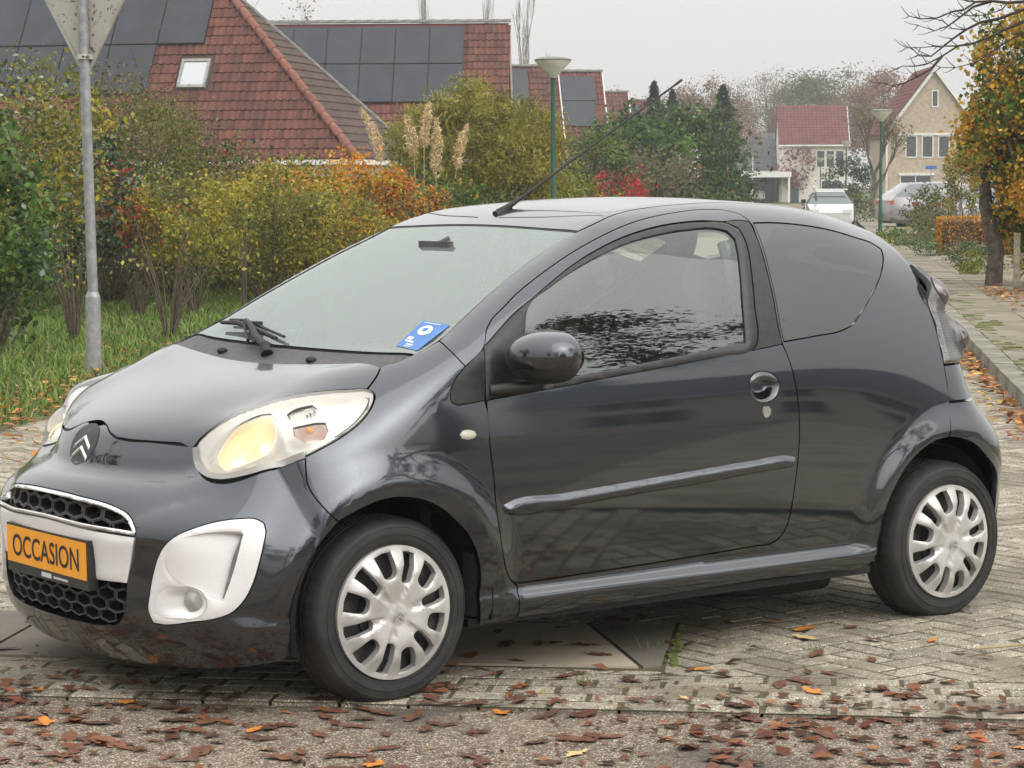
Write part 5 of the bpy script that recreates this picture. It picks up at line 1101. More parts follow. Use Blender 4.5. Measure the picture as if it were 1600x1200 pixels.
baretree('bare_tree','bare vase-shaped tree in front of the white house, beside the far lamp post',(82.4,78.8,0),5.3,1.9,92,None,noisy('grey_branch',(.09,.07,.055),(.16,.13,.10),5,rough=.9),6,.065,.16,OLIVE+HAZEB,900,.14)
shrub('round_bush','dark clipped round bush in front of the white house wall','shrub',(77.9,76.0,0),1.25,1.1,.9,2.75,DARKG,2600,.13,40,.24,8,.03,None,93)
MB().tube([(0,0,0),(0,0,1.3)],[.08,.06],7).build('trunk',[BARK],[o for o in bpy.data.objects if o.name=='round_bush'][0])
shrub('purple_bush','hazy purple-red bush in front of the slate roof','shrub',(150.6,155.6,0),2.2,1.8,1.0,5.2,[((.16,.05,.06),3),((.22,.09,.09),2)],1500,.34,34,.25,10,.03,None,94)
# right-hand gardens
tree('autumn_tree','golden-leaved maple tree with a thick grey trunk at the right picture edge','tree',(22.0,16.7,0),1.2,1.12,1.2,.72,4.15,MAPLE+GREEN[:1],34000,.078,190,.15,.115,None,50,shell=.2,limbs=30,asp=.8,off=(.56,-.42))
tree('autumn_tree','golden maple foliage behind the nearer maple at the right edge','tree',(28.4,20.3,0),1.4,1.3,1.3,1.0,4.6,MAPLE+YELG,12000,.085,90,.15,.12,None,51,asp=.8)
shrub('olive_shrub','olive-green tall shrub before the gabled house, left of the golden tree','shrub',(34.9,29.2,0),.55,.5,.9,2.35,OLIVE+YELG+MAPLE[:1],2600,.075,40,.2,12,.012,None,52,twigs=14)
hd=empty('beech_hedge',(33.2,27.5,0),SA,'clipped orange beech hedge beside the thick tree trunk','hedge')
g=np.random.default_rng(9); n=5200; P=np.c_[g.uniform(-.55,1.0,n),g.uniform(-.35,.6,n),g.uniform(.05,.86,n)]; sd_=g.integers(0,4,n); P[sd_==0,1]=-.35+g.normal(0,.02,(sd_==0).sum()); P[sd_==1,2]=.86+g.normal(0,.015,(sd_==1).sum()); P[sd_==2,0]=-.55+g.normal(0,.02,(sd_==2).sum())
obj('foliage',leaves('foliage',P,.06,ORANGE+RUST[:2]+MAPLE[:2],LEAF,.65,.2,9),hd)
mb=MB(); mb.box(-.48,-.28,0,.95,.55,.78); mb.build('twig_core',[BARK],hd)
RG='low garden bushes beside the right pavement'
shrub('garden_bush','rounded blue-green bush at the foot of the beech hedge','bush',(27.9,22.6,0),.36,.36,.02,.55,GREYG+GREEN,1300,.05,26,.28,8,.008,RG,53)
shrub('garden_bush','bright lime-green bush left of the thick trunk','bush',(25.3,20.0,0),.36,.34,.02,.48,[((.20,.24,.03),3),((.13,.18,.03),2)]+OLIVE,1200,.05,26,.28,8,.008,RG,54)
shrub('garden_bush','grey shaggy bush left of the beech hedge','bush',(36.2,31.2,0),.7,.6,.02,.62,GREYG+BROWN,1700,.07,30,.28,10,.009,RG,55)
shrub('garden_bush','green spreading bush next to the car taillight','bush',(38.5,34.2,0),.8,.7,.02,.55,GREEN+OLIVE,2000,.08,32,.28,10,.009,RG,56)
shrub('garden_bush','dark evergreen shrub in front of the silver car','bush',(46.6,41.2,0),.75,.7,.1,1.45,DARKG+OLIVE,2600,.09,36,.25,10,.012,RG,57)
shrub('garden_bush','small pale green bush on the pavement edge below the hedge corner','bush',(32.0,27.4,0),.30,.28,.02,.38,GREYG+GREEN,700,.05,18,.3,6,.008,RG,58)
shrub('garden_bush','brown twiggy bush between the silver car and the beech hedge','bush',(43.5,37.2,0),1.0,.8,.1,1.05,BROWN,1700,.06,30,.28,20,.009,RG,59,twigs=30)
shrub('garden_bush','green shrub behind the wooden post at the right edge','bush',(23.6,16.9,0),.7,.6,.05,1.25,GREEN+YELG,1800,.08,30,.26,10,.009,RG,60)
shrub('garden_bush','dark hedge far behind the white van','bush',(64,62,0),2.2,1.2,.05,1.35,DARKG+GREEN+BROWN,2400,.12,34,.26,10,.012,RG,61)
# overhanging bare branches from a tree beyond the right edge
ob=empty('overhanging_tree',(14.0,5.2,0),0,'bare dark branches reaching in over the upper right corner','tree')
mb=MB(); mb.tube([(0,0,-.05),(0,0,1.5),(-.1,.1,3.0),(-.2,.3,5.2)],[.2,.16,.13,.06],10); mb.build('trunk',[BARK],ob,smooth=True)
ob.location=(12.6,5.84,0); BR=[[(-1.81,.38,2.80),(-1.91,.41,2.78),(-2.08,.46,2.71),(-2.21,.50,2.65),(-2.35,.54,2.60),(-2.47,.58,2.58),(-2.60,.62,2.50),(-2.73,.65,2.44),(-2.83,.68,2.42),(-2.93,.72,2.42)],
[(-1.69,.45,2.74),(-1.83,.49,2.70),(-1.96,.53,2.63),(-2.05,.55,2.58),(-2.24,.61,2.46),(-2.41,.66,2.42),(-2.53,.70,2.42)],[(-2.47,.58,2.58),(-2.58,.69,2.58),(-2.68,.77,2.57),(-2.75,.85,2.57)],
[(-1.77,.38,2.97),(-1.91,.42,2.93),(-2.04,.47,2.92),(-2.17,.51,2.93),(-2.31,.55,2.92),(-2.40,.58,2.86),(-2.51,.61,2.84),(-2.63,.65,2.79),(-2.77,.69,2.78),(-2.86,.72,2.80)],
[(-2.17,.51,2.93),(-2.24,.64,2.89),(-2.35,.67,2.81),(-2.45,.70,2.74),(-2.57,.73,2.70),(-2.70,.78,2.74)],[(-1.72,.58,2.89),(-1.94,.65,2.81),(-2.09,.70,2.78),(-2.22,.73,2.72),(-2.33,.76,2.65),(-2.42,.79,2.58),(-2.52,.81,2.51),(-2.62,.85,2.52),(-2.65,.86,2.55)],
[(-2.60,.62,2.50),(-2.70,.64,2.40),(-2.82,.67,2.34),(-2.93,.70,2.29),(-3.02,.73,2.27),(-3.12,.76,2.29)],[(-1.69,.44,2.63),(-1.83,.48,2.57),(-1.97,.52,2.43),(-2.13,.56,2.32),(-2.21,.58,2.28)],
[(-2.04,.47,2.92),(-1.95,.60,2.88),(-2.04,.68,2.84),(-2.14,.72,2.83),(-2.22,.74,2.83)],[(-2.31,.55,2.92),(-2.46,.61,2.94),(-2.59,.65,2.96)],[(-2.22,.73,2.72),(-2.42,.69,2.72),(-2.50,.72,2.78)],[(-2.08,.46,2.71),(-1.97,.60,2.77),(-2.07,.69,2.76)]]
mb=MB(); rnd=random.Random(4)
for i,b in enumerate(BR):
    n=len(b); big=.017 if i in (0,3,5) else (.011 if i in (1,6,7,4) else .006)
    pts=[Vector(p) for p in b]
    if i in (0,1,3,5,7): pts=[Vector((-.2+.03*i,.3,2.0+.14*i)),Vector((-.9,.35,2.5+.09*i))]+pts; 
    mb.tube(pts,[max(.0028,big*(1-.8*k/(len(pts)-1))) for k in range(len(pts))],6,cap=False)
    for k in range(len(pts)//3,len(pts)):
        for _ in range(2):
            d=Vector((rnd.uniform(-.14,-.02),rnd.uniform(-.02,.06),rnd.uniform(-.05,.09))); p=pts[k]; mb.tube([p,p+d*.6+Vector((0,0,-.008)),p+d],[.004,.003,.0018],4,cap=False)
mb.build('branches',[noisy('dark_branch',(.02,.015,.012),(.05,.04,.03),20,rough=.9)],ob)
# ================================================================ houses
TILE=noisy('red_roof_tile',(.085,.028,.018),(.18,.060,.036),2.0,rough=.8,c3=(.125,.040,.026),rand=.35,detail=8,bump=.3,bscale=14)
TILEB=noisy('brown_roof_tile',(.06,.036,.028),(.10,.062,.048),2.2,rough=.8,rand=.15,detail=8)
TILED=noisy('dull_red_tile',(.10,.026,.022),(.16,.044,.036),1.6,rough=.8,rand=.12,detail=8)
RIDGE=noisy('ridge_tile',(.12,.045,.03),(.22,.085,.055),5,rough=.8,rand=.2)
WALLB=noisy('beige_brick_wall',(.36,.29,.21),(.48,.40,.30),4,rough=.9,detail=9)
WALLW=noisy('white_render',(.58,.54,.46),(.68,.64,.56),2,rough=.9)
WALLD=noisy('brown_brick_wall',(.16,.11,.08),(.24,.17,.12),5,rough=.9)
TRIM=noisy('white_trim',(.62,.61,.58),(.74,.73,.70),6,rough=.6)
LEAD=noisy('grey_verge',(.10,.10,.09),(.20,.19,.17),8,rough=.8)
SOLAR=noisy('solar_glass',(.022,.026,.034),(.034,.039,.05),1.5,rough=.30,spec=.35)
SOLARF=plain('solar_frame',(.01,.01,.012),rough=.4)
PANE=plain('window_pane_dark',(.05,.055,.06),rough=.06,coat=.5)
SLATE=noisy('slate_tile',(.07,.075,.085),(.11,.115,.125),3,rough=.7,rand=.1)
def tilemesh(name,w,l,m,amp=.04):
    xs=np.linspace(-w/2,w/2,7); zs=amp*(.5+.5*np.cos(np.linspace(0,2*math.pi,7)+.6)); v=[(x,0,z+.045) for x,z in zip(xs,zs)]+[(x,l,z+.004) for x,z in zip(xs,zs)]+[(x,.002,z+.004) for x,z in zip(xs,zs)]
    f=[(i,i+1,8+i,7+i) for i in range(6)]+[(14+i,15+i,1+i,i) for i in range(6)]
    return mesh(name,v,f,m,smooth=False)
def facing(O,U,V): 
    U=Vector(U).normalized(); V=Vector(V).normalized(); N=U.cross(V); return Matrix(((U.x,V.x,N.x,O[0]),(U.y,V.y,N.y,O[1]),(U.z,V.z,N.z,O[2]),(0,0,0,1)))
def tiles(roof,O,U,V,poly,w,l,m,nmax=0,skip=(),focus=(-3,3),seed=0):
    """roof tiles laid in courses on a face; the nmax that show largest are objects, the rest one joined part"""
    M=facing(O,U,V); P=np.array(poly); lo,hi=P.min(0),P.max(0); rnd=random.Random(seed); S=[]
    nj=int((hi[1]-lo[1])/l); 
    for j in range(nj+1):
        b=lo[1]+j*l; a=lo[0]
        while a<hi[0]:
            c=np.array([[a+w/2,b+l*.5]])
            if inpoly(P,c)[0] and not any(x0<c[0,0]<x1 and y0<c[0,1]<y1 for x0,y0,x1,y1 in skip): S.append((a+w/2,b))
            a+=w
    me=tilemesh('roof_tile',w,l*1.12,m); S.sort(key=lambda t:(t[0]-focus[0])**2+(t[1]-focus[1])**2)
    for a,b in S[:nmax]:
        o=obj('roof_tile',me,roof); o.matrix_local=M@Matrix.Translation((a,b,rnd.uniform(0,.006)))@Matrix.Rotation(rnd.gauss(0,.012),4,'Z')
    if len(S)>nmax:
        v0=np.array([x.co[:] for x in me.vertices]); f0=[tuple(p.vertices) for p in me.polygons]; V_=[];F_=[]; A=np.array(M)
        for a,b in S[nmax:]:
            o_=len(V_); q=v0+[a,b,rnd.uniform(0,.005)]; V_+=list(q@A[:3,:3].T+A[:3,3]); F_+=[tuple(i+o_ for i in f) for f in f0]
        o=obj('roof_tile',mesh('roof_tile_rest',V_,F_,m),roof); o['kind']='stuff'
def solar(root,O,U,V,rects):
    M=facing(O,U,V)
    for (x0,y0,x1,y1) in rects:
        m=MB(); m.box(x0+.012,y0+.012,.09,x1-.012,y1-.012,.13,1); m.box(x0+.035,y0+.035,.13,x1-.035,y1-.035,.134,0)
        o=m.build('solar_panel',[SOLAR,SOLARF],root); o.matrix_local=M
def caps(root,p0,p1,m,n,r=.11,name='ridge_tile'):
    p0,p1=Vector(p0),Vector(p1); d=(p1-p0)/n; q=d.to_track_quat('X','Z').to_matrix().to_4x4(); L_=d.length
    v=[]; k=7
    for x,s in ((-.03,1.08),(L_,.92)): v+=[(x,r*s*math.cos(math.pi*i/(k-1)),r*s*math.sin(math.pi*i/(k-1))) for i in range(k)]
    me=mesh(name,v+[(-.03,.85*a[1],.85*a[2]) for a in v[:k]],[(i,k+i,k+i+1,i+1) for i in range(k-1)]+[(i,i+1,2*k+i+1,2*k+i) for i in range(k-1)],m,smooth=False)
    for i in range(n): o=obj(name,me,root); o.matrix_local=Matrix.Translation(p0+d*i)@q@Matrix.Rotation(random.gauss(0,.02),4,'X')
def window(root,x,y,z,w,h,frame=TRIM,rz=0,bars=1,arch=False):
    """window on a wall whose outside faces local -y"""
    m=MB(); t=.07
    m.box(-w/2-t,-.05,-t,w/2+t,.02,0); m.box(-w/2-t,-.05,h,w/2+t,.02,h+t); m.box(-w/2-t,-.05,0,-w/2,.02,h); m.box(w/2,-.05,0,w/2+t,.02,h)
    for i in range(1,bars): bx_=-w/2+w*i/bars; m.box(bx_-.03,-.04,0,bx_+.03,.02,h)
    f=m.build('window',[frame],root,(x,y,z),(0,0,rz)); p=MB(); p.box(-w/2,-.012,0,w/2,.0,h); p.build('pane',[PANE],f)
def gable(root,L,W_,ez,rz_,wallm,over=.35,trim=TRIM,rm=None):
    """walls + two roof slabs, ridge along local x; right end at x=0, front eave at y=0"""
    m=MB(); o=over; yy=W_-o
    pr=[(o,0),(yy,0),(yy,ez),(W_/2,rz_-.25),(o,ez)]
    v=[(-.12,a,b) for a,b in pr]+[(-L+.1,a,b) for a,b in pr]; m.add(v,[(0,1,2,3,4),(9,8,7,6,5)]+[(i,5+i,5+(i+1)%5,(i+1)%5) for i in range(5)])
    m.build('wall',[wallm],root)
    m=MB(); 
    for s,y0 in ((1,0),(-1,W_)):
        m.add([(0,y0,ez),(-L,y0,ez),(-L,W_/2,rz_),(0,W_/2,rz_),(0,y0,ez-.14),(-L,y0,ez-.14),(-L,W_/2,rz_-.16),(0,W_/2,rz_-.16)],[(0,3,2,1),(4,5,6,7),(0,1,5,4),(0,4,7,3),(1,2,6,5)])
    r=m.build('roof',[rm or TILED],root)
    m=MB(); m.box(-L,-.10,ez-.16,.0,-.005,ez-.02); m.build('gutter',[trim],root)
    for s,y0 in ((0,0),(1,W_)):
        m=MB(); a=Vector((.012,y0,ez-.24)); b=Vector((.012,W_/2,rz_-.24)); m.add([tuple(a),tuple(b),tuple(b+Vector((0,0,.25))),tuple(a+Vector((0,0,.25))),tuple(a+Vector((-.06,0,0))),tuple(b+Vector((-.06,0,0))),tuple(b+Vector((-.06,0,.25))),tuple(a+Vector((-.06,0,.25)))],[(0,1,2,3),(3,2,6,7),(4,7,6,5),(0,4,5,1)]); m.build('verge_board',[trim],root)
    return r
def slope(W_,ez,rz_): return (0,W_/2,rz_-ez)
# --- house with the hipped roof (left)
rA=math.radians(-50.2); hA=empty('hipped_roof_house',(33.56,50.55,0),rA,'house with hipped red roof and large solar array on the left, nearest of the row','house')
W_,ez,rz_,ax=6.95,2.29,7.57,-5.24
m=MB(); m.box(-14,.5,0,-.5,W_-.5,2.2); m.build('wall',[WALLD],hA)
m=MB(); m.add([(0,0,ez),(-14,0,ez),(-14,W_/2,rz_),(ax,W_/2,rz_),(0,W_,ez),(-14,W_,ez)],[(0,3,2,1),(0,4,3),(4,5,2,3)]); m.add([(0,0,ez-.01),(-14,0,ez-.01),(-14,W_,ez-.01),(0,W_,ez-.01)],[(0,1,2,3)]); rfA=m.build('roof',[TILEB],hA)
m=MB(); m.box(-14,-.16,ez-.16,.16,-.02,ez-.02); m.build('gutter',[TRIM],hA); m=MB(); m.box(.02,-.02,ez-.16,.16,W_+.1,ez-.02); m.build('gutter',[TRIM],hA)
m=MB(); m.box(-14,-.02,ez-.50,-.02,.3,ez-.17); m.build('fascia',[WALLB],hA); m=MB(); m.box(-.3,.3,ez-.50,.0,W_,ez-.17); m.build('fascia',[WALLB],hA)
SL=slope(W_,ez,rz_); sl_=6.32
cols=[-5.18-1.445*i for i in range(7)]
rects=[(cols[i+1],3.97,cols[i],5.70) for i in range(6)]+[(cols[i+1],2.2,cols[i],3.95) for i in range(1,6)]
sk=[(-14,2.2,cols[1],5.7),(-14,3.97,cols[0],5.7),(-5.85,2.35,-4.75,3.5)]
tiles(rfA,(0,0,ez),(1,0,0),SL,[(0,0),(ax,sl_),(-14,sl_),(-14,0)],.215,.33,TILE,300,sk,(-3.2,2.6),1)
hs_=Vector((ax,W_/2,rz_))-Vector((0,W_/2,ez)); sl2=hs_.length
tiles(rfA,(0,W_/2,ez),(0,1,0),hs_,[(-W_/2,0),(W_/2,0),(0,sl2)],.215,.33,TILEB,0,(),(0,0),2)
solar(hA,(0,0,ez),(1,0,0),SL,rects)
caps(rfA,(.05,-.05,ez+.03),(ax,W_/2,rz_+.05),RIDGE,17,.13,'hip_tile'); caps(rfA,(.05,W_+.05,ez+.0),(ax,W_/2,rz_+.02),LEAD,17,.10,'hip_tile'); caps(rfA,(ax,W_/2,rz_+.04),(-14,W_/2,rz_+.04),RIDGE,20,.13)
m=MB(); x0,y0,x1,y1=-5.74,2.42,-4.86,3.42
for a in ((x0,y0,x1,y0+.09),(x0,y1-.09,x1,y1),(x0,y0+.09,x0+.08,y1-.09),(x1-.08,y0+.09,x1,y1-.09)): m.box(a[0],a[1],.0,a[2],a[3],.13)
rw_=m.build('roof_window',[noisy('grey_flashing',(.22,.22,.2),(.33,.33,.3),8,rough=.5,metal=.4)],hA); rw_.matrix_local=facing((0,0,ez),(1,0,0),SL)
m=MB(); m.box(x0+.08,y0+.09,.02,x1-.08,y1-.09,.10); m.build('pane',[plain('sky_mirroring_pane',(.45,.46,.47),rough=.05,metal=.6,coat=1)],rw_)
# --- second house
hB=empty('gabled_house',(48.28,63.26,0),math.radians(-39.5),'house with long red ridge and ten-panel solar array, behind the hipped roof','house','row houses with solar roofs')
rfB=gable(hB,12,7,2.5,7.5,WALLB); SB=slope(7,2.5,7.5); cb=[-1.66-1.255*i for i in range(7)]
rB=[(cb[i+1],4.16,cb[i],5.86) for i in range(6)]+[(cb[i+1],2.42,cb[i],4.14) for i in range(6)]
tiles(rfB,(0,0,2.5),(1,0,0),SB,[(0,0),(-12,0),(-12,6.1),(0,6.1)],.215,.33,TILE,220,[(-9.3,2.42,-1.6,5.86)],(-.8,3.5),3); solar(hB,(0,0,2.5),(1,0,0),SB,rB); caps(rfB,(0,3.5,7.53),(-12,3.5,7.53),LEAD,26,.12)
rC=math.radians(-29.95)
for nm,loc,lab,pans in (('gabled_house',(70.87,88.36),'gabled house with bright red tiles right behind the near lamp head',[(-3.3,2.4,-1.6,5.9),(-5.0,2.4,-3.3,5.9)]),('gabled_house',(76.25,91.46),'gabled house whose front slope is nearly all solar panels, right of the lamp head',[(-2.3,4.15,-.5,5.75),(-2.3,2.5,-.6,4.12),(-4.1,4.15,-2.32,5.75),(-4.1,2.5,-2.32,4.12)]),('gabled_house',(95.61,112.68),'gabled house with plain red roof at the middle of the row',[(-3.4,2.4,-2.0,5.8)]),('gabled_house',(106.6,123.95),'farthest gabled house of the row, next to the spruces',[(-2.6,2.0,-.6,5.7)])):
    h=empty(nm,(loc[0],loc[1],0),rC,lab,'house','row houses with solar roofs'); r=gable(h,8,7,2.5,7.5,WALLB); tiles(r,(0,0,2.5),(1,0,0),SB,[(0,0),(-8,0),(-8,6.1),(0,6.1)],.24,.36,TILE if 'bright' in lab or 'plain' in lab else TILED,0,[(p[0],p[1],p[2],p[3]) for p in pans],seed=5); solar(h,(0,0,2.5),(1,0,0),SB,pans); caps(r,(0,3.5,7.53),(-8,3.5,7.53),LEAD,14,.12)
# --- white house, slate-roofed neighbour and carport at the end of the street
rW=math.radians(-40)
hW=empty('white_house',(153.3,152.0,0),rW,'white rendered two-storey house with dark red roof at the end of the street','house')
L_=6.4; rf=gable(hW,L_,7,5.2,8.7,WALLW)
tiles(rf,(0,0,5.2),(1,0,0),slope(7,5.2,8.7),[(0,0),(-L_,0),(-L_,4.9),(0,4.9)],.33,.36,TILED,0,seed=7)
for x in (-.9,-1.75,-2.6): window(hW,x,.345,3.2,.65,1.4,TRIM)
window(hW,-1.6,.345,.5,1.8,1.4,TRIM,bars=2)
m=MB(); m.box(-.45,-.05,0,.45,.02,2.1); m.build('door',[plain('green_door',(.02,.07,.06),rough=.4)],hW,(-5.0,.345,0)); m=MB(); m.tube([(-6.05,.30,0),(-6.05,.30,5.0)],.06,6); m.build('downpipe',[TRIM],hW)
hS=empty('slate_house',(151.0,158.9,0),rW,'low house with grey slate roof left of the white house','house'); rf=gable(hS,4.2,7,2.9,6.4,WALLB); tiles(rf,(0,0,2.9),(1,0,0),slope(7,2.9,6.4),[(0,0),(-4.2,0),(-4.2,4.9),(0,4.9)],.30,.30,SLATE,0,seed=8)
m=MB(); m.box(-.5,-.35,0,.5,.35,1.3); m.box(-.56,-.41,1.3,.56,.41,1.4); m.build('chimney',[TRIM],rf,(-3.3,3.5,5.9))
hc=empty('carport',(147.3,153.8,0),rW,'white flat-roofed carport with dark opening left of the white house','carport')
m=MB(); m.box(-5.0,-1.0,2.25,.3,5,2.75); m.build('roof',[TRIM],hc)
for x in (-4.9,.1): m=MB(); m.box(x-.09,-.95,0,x+.09,-.75,2.25); m.build('post',[TRIM],hc)
m=MB(); m.box(-4.9,4.6,0,.2,4.8,2.25); m.build('back_wall',[plain('carport_grey',(.10,.10,.11),rough=.8)],hc)
m=MB(); m.box(-1.9,4.5,0,-.9,4.58,2.1); m.build('door',[plain('carport_dark',(.03,.03,.035),rough=.5)],hc)
m=MB(); m.box(-5.0,-.9,.0,-4.9,4.8,2.25); m.build('side_wall',[plain('carport_side',(.30,.30,.30),rough=.8)],hc)
# --- beige gabled house on the right (gable faces the street)
rG=math.radians(-38); hG=empty('beige_gable_house',(110.8,105.7,0),rG,'beige brick house whose gable with small arched window faces the street','house')
w2=5.9; m=MB(); pr=[(0,0),(w2,0),(w2,5.2),(w2/2+.0,9.0),(0,5.2)]; m.add([(x,0,z) for x,z in pr]+[(x,9,z) for x,z in pr],[(0,1,2,3,4),(9,8,7,6,5)]+[(i,5+i,5+(i+1)%5,(i+1)%5) for i in range(5)]); m.build('wall',[WALLB],hG)
m=MB(); o=.25
for s in (0,1):
    xe=-.3 if s==0 else w2+.3; m.add([(xe,-o,4.82),(w2/2,-o,9.12),(w2/2,9.2,9.12),(xe,9.2,4.82),(xe,-o,4.66),(w2/2,-o,8.96),(w2/2,9.2,8.96),(xe,9.2,4.66)],[(0,1,2,3) if s else (3,2,1,0),(4,7,6,5),(0,4,5,1),(0,3,7,4)])
rf=m.build('roof',[TILED],hG)
tiles(rf,(-.3,0,4.84),(0,-1,0),(w2/2+.3,0,4.3),[(o,0),(-9.2,0),(-9.2,5.35),(o,5.35)],.3,.36,TILED,0,seed=11)
for s in (0,1):
    xe=-.3 if s==0 else w2+.3; m=MB(); m.add([(xe,-o-.02,4.52),(w2/2,-o-.02,8.82),(w2/2,-o-.02,9.14),(xe,-o-.02,4.84),(xe,-o+.04,4.52),(w2/2,-o+.04,8.82),(w2/2,-o+.04,9.14),(xe,-o+.04,4.84)],[(0,1,2,3),(4,7,6,5),(0,4,5,1),(3,2,6,7)]); m.build('verge_board',[TRIM],hG)
for x in (1.05,2.1,3.15): window(hG,x+.45,-.001,3.35,.62,1.3,TRIM)
window(hG,w2/2+.05,-.001,6.6,.30,.95,TRIM); window(hG,1.8,-.001,.7,1.9,1.4,TRIM,bars=2)
m=MB(); m.box(.55,-.10,4.72,4.3,-.001,4.86); m.build('lintel',[TRIM],hG); m=MB(); m.box(.7,-.14,2.15,3.0,-.001,2.30); m.build('lintel',[TRIM],hG)
m=MB(); m.tube([(-.08,-.06,0),(-.08,-.06,5.0)],.06,6); m.build('downpipe',[TRIM],hG)
# --- houses and trees behind the camera, seen mirrored in paint and glass
for i,(x,y,r,lab,wm) in enumerate(((20,-27,math.radians(225),'long white house across the main road, mirrored in the rear quarter of the car',WALLW),(-6,-36,math.radians(180),'beige house behind the photographer',WALLB))):
    h=empty('opposite_house',(x,y,0),r,lab,'house','houses opposite'); rf=gable(h,15,8,4.2,7.6,wm,rm=SLATE)
    for k in range(4): window(h,-2-3.4*k,.345,.9,1.7,1.4,TRIM,bars=2); window(h,-2-3.4*k,.345,2.9,1.4,1.0,TRIM,bars=2)
DK=[((.035,.045,.015),3),((.06,.06,.02),2),((.10,.07,.02),1)]
for i,(x,y,h,rx,z0,n,lab) in enumerate(((10.8,-15.8,13.0,5.0,4.0,15000,'tall roadside tree mirrored in the door window'),(-7,-19,9,4.0,2.0,3400,'broad tree behind the photographer'),(-15,-13,8,3.6,1.8,2800,'broad tree behind the photographer on the left'),(1.5,-22,8.5,3.8,2.2,3200,'broad tree straight behind the photographer'),(-11,9,8,3.0,1.5,3600,'tree left of the picture, mirrored in the bonnet'))):
    tree('roadside_tree',lab,'tree',(x,y,0),z0,rx,rx,z0-.6,h,DK,n,.24 if i else .14,34 if i else 44,.15 if i else .10,.2,'trees out of view around the photographer',200+i,shell=.4)
# ================================================================ street furniture and parked cars
GREENP=noisy('green_lamp_paint',(.006,.05,.028),(.010,.075,.042),3,rough=.55)
HEADM=noisy('lamp_diffuser',(.42,.42,.36),(.52,.52,.45),6,rough=.35)
def lampproto():
    root=empty('street_lamp',(0,0,0))
    m=MB(); m.tube([(0,0,0),(0,0,.75),(0,0,.80),(0,0,3.42)],[.065,.065,.05,.038],10); m.build('post',[GREENP],root,smooth=True)
    m=MB(); m.lathe([(.06,3.38),(.085,3.42),(.31,3.66),(.315,3.685)],24); h=m.build('lamp_head',[HEADM],root,smooth=True,autosm=50)
    m=MB(); m.lathe([(.318,3.675),(.325,3.70),(.22,3.735),(.001,3.75)],24); m.build('cap',[plain('lamp_cap_grey',(.16,.17,.15),rough=.5)],h,smooth=True)
    m=MB(); m.tube([(0,0,3.40),(0,0,3.66)],.05,8); m.build('lamp_tube',[plain('lamp_inner',(.6,.6,.55),rough=.4)],h)
    m=MB(); m.box(-.045,-.070,.45,.045,-.05,.72); m.build('access_door',[GREENP],root)
    return root
def copytree(o,parent=None):
    c=o.copy(); COL.objects.link(c); c.parent=parent
    for ch in o.children: copytree(ch,c)
    return c
lp=lampproto()
for i,(x,y,lab) in enumerate(((22.2,27.0,'green lamp post with cone head, nearest one, right of the round willow'),(48.1,44.6,'green lamp post on the right pavement, second largest, before the gabled house'),(70.6,79.3,'green lamp post in front of the dark evergreen, left of the isolated spruce'),(101.9,112.4,'small far lamp post left of the carport'),(95.5,94.0,'far lamp post standing before the windows of the white house'),(135.1,137.0,'far lamp post in the middle of three before the white wall'),(120.5,121.0,'far lamp post right of the middle one before the white wall'),(162.0,166.4,'farthest lamp post, beside the blue street sign'))):
    o=lp if i==0 else copytree(lp); o.location=(x,y,0 if i!=4 else .3); tag(o,lab,'street lamp','street lamps along the street')
BLUE=plain('street_sign_blue',(.03,.10,.42),rough=.4)
def strsign(loc,rz,lab,w):
    r=empty('street_sign',loc,rz,lab,'street sign','blue street name signs'); m=MB(); m.box(-w/2,-.012,2.28,w/2,.012,2.44); m.build('plate',[BLUE],r); m=MB(); m.tube([(0,.03,0),(0,.03,2.5)],.025,6); m.build('post',[plain('sign_post_grey',(.3,.3,.3),rough=.5)],r)
strsign((161.2,165.2,0),-.6,'small blue street sign before the white wall beside the farthest lamp',1.0); strsign((82.9,75.5,0),-.5,'blue street sign right of the far lamp post at the gabled house',.55)
m=MB(); m.tube([(0,0,0),(0,0,3.6)],.05,6); tag(m.build('white_pole',[TRIM],None,(119,127.5,0)),'thin white pole left of the slate roof','pole')
# --- galvanised pole and the give-way sign seen from behind
GALV=noisy('galvanised_steel',(.22,.225,.23),(.34,.345,.35),16,rough=.5,metal=.35,detail=8,c3=(.27,.275,.28))
pp=empty('sign_pole',(4.945,10.71,0),0,'galvanised grey sign pole with thicker foot standing on the lawn behind the bonnet','pole')
m=MB(); m.tube([(0,0,-.1),(0,0,.64),(0,0,.66)],[.060,.060,.058],18,cap=False); m.tube([(0,0,.66),(0,0,.70)],[.058,.042],18,cap=False); m.build('foot_sleeve',[GALV],pp,smooth=True,autosm=50)
m=MB(); m.tube([(0,0,.69),(-.03,-.0,2.0),(-.055,0,3.4)],.0405,18); m.build('pole_tube',[GALV],pp,smooth=True,autosm=50)
sgn=empty('give_way_sign',(4.945-.05,10.71,2.36),math.radians(-58),'triangular give-way sign seen from its speckled grey back','road sign')
SB_=noisy('sign_back_grey',(.30,.29,.25),(.44,.43,.38),7,rough=.6,detail=9,metal=.15)
def spk(N,L,out,nt):
    p=N('BsdfPrincipled'); pset(p,rough=.6,metal=.1); tc=N('TexCoord'); n=N('TexNoise'); n.inputs['Scale'].default_value=30; n.inputs['Detail'].default_value=3; L(tc.outputs['Object'],n.inputs['Vector']); r=N('ValToRGB'); r.color_ramp.elements[0].position=.60; r.color_ramp.elements[0].color=(.40,.39,.34,1); r.color_ramp.elements[1].position=.68; r.color_ramp.elements[1].color=(.10,.095,.06,1); L(n.outputs['Fac'],r.inputs[0]); L(r.outputs[0],p.inputs['Base Color']); L(p.outputs[0],out.inputs[0])
SPK=mat('speckled_sign_back',spk)
s3=.9; T3=[(0,0),(.45,.78),(-.45,.78)]
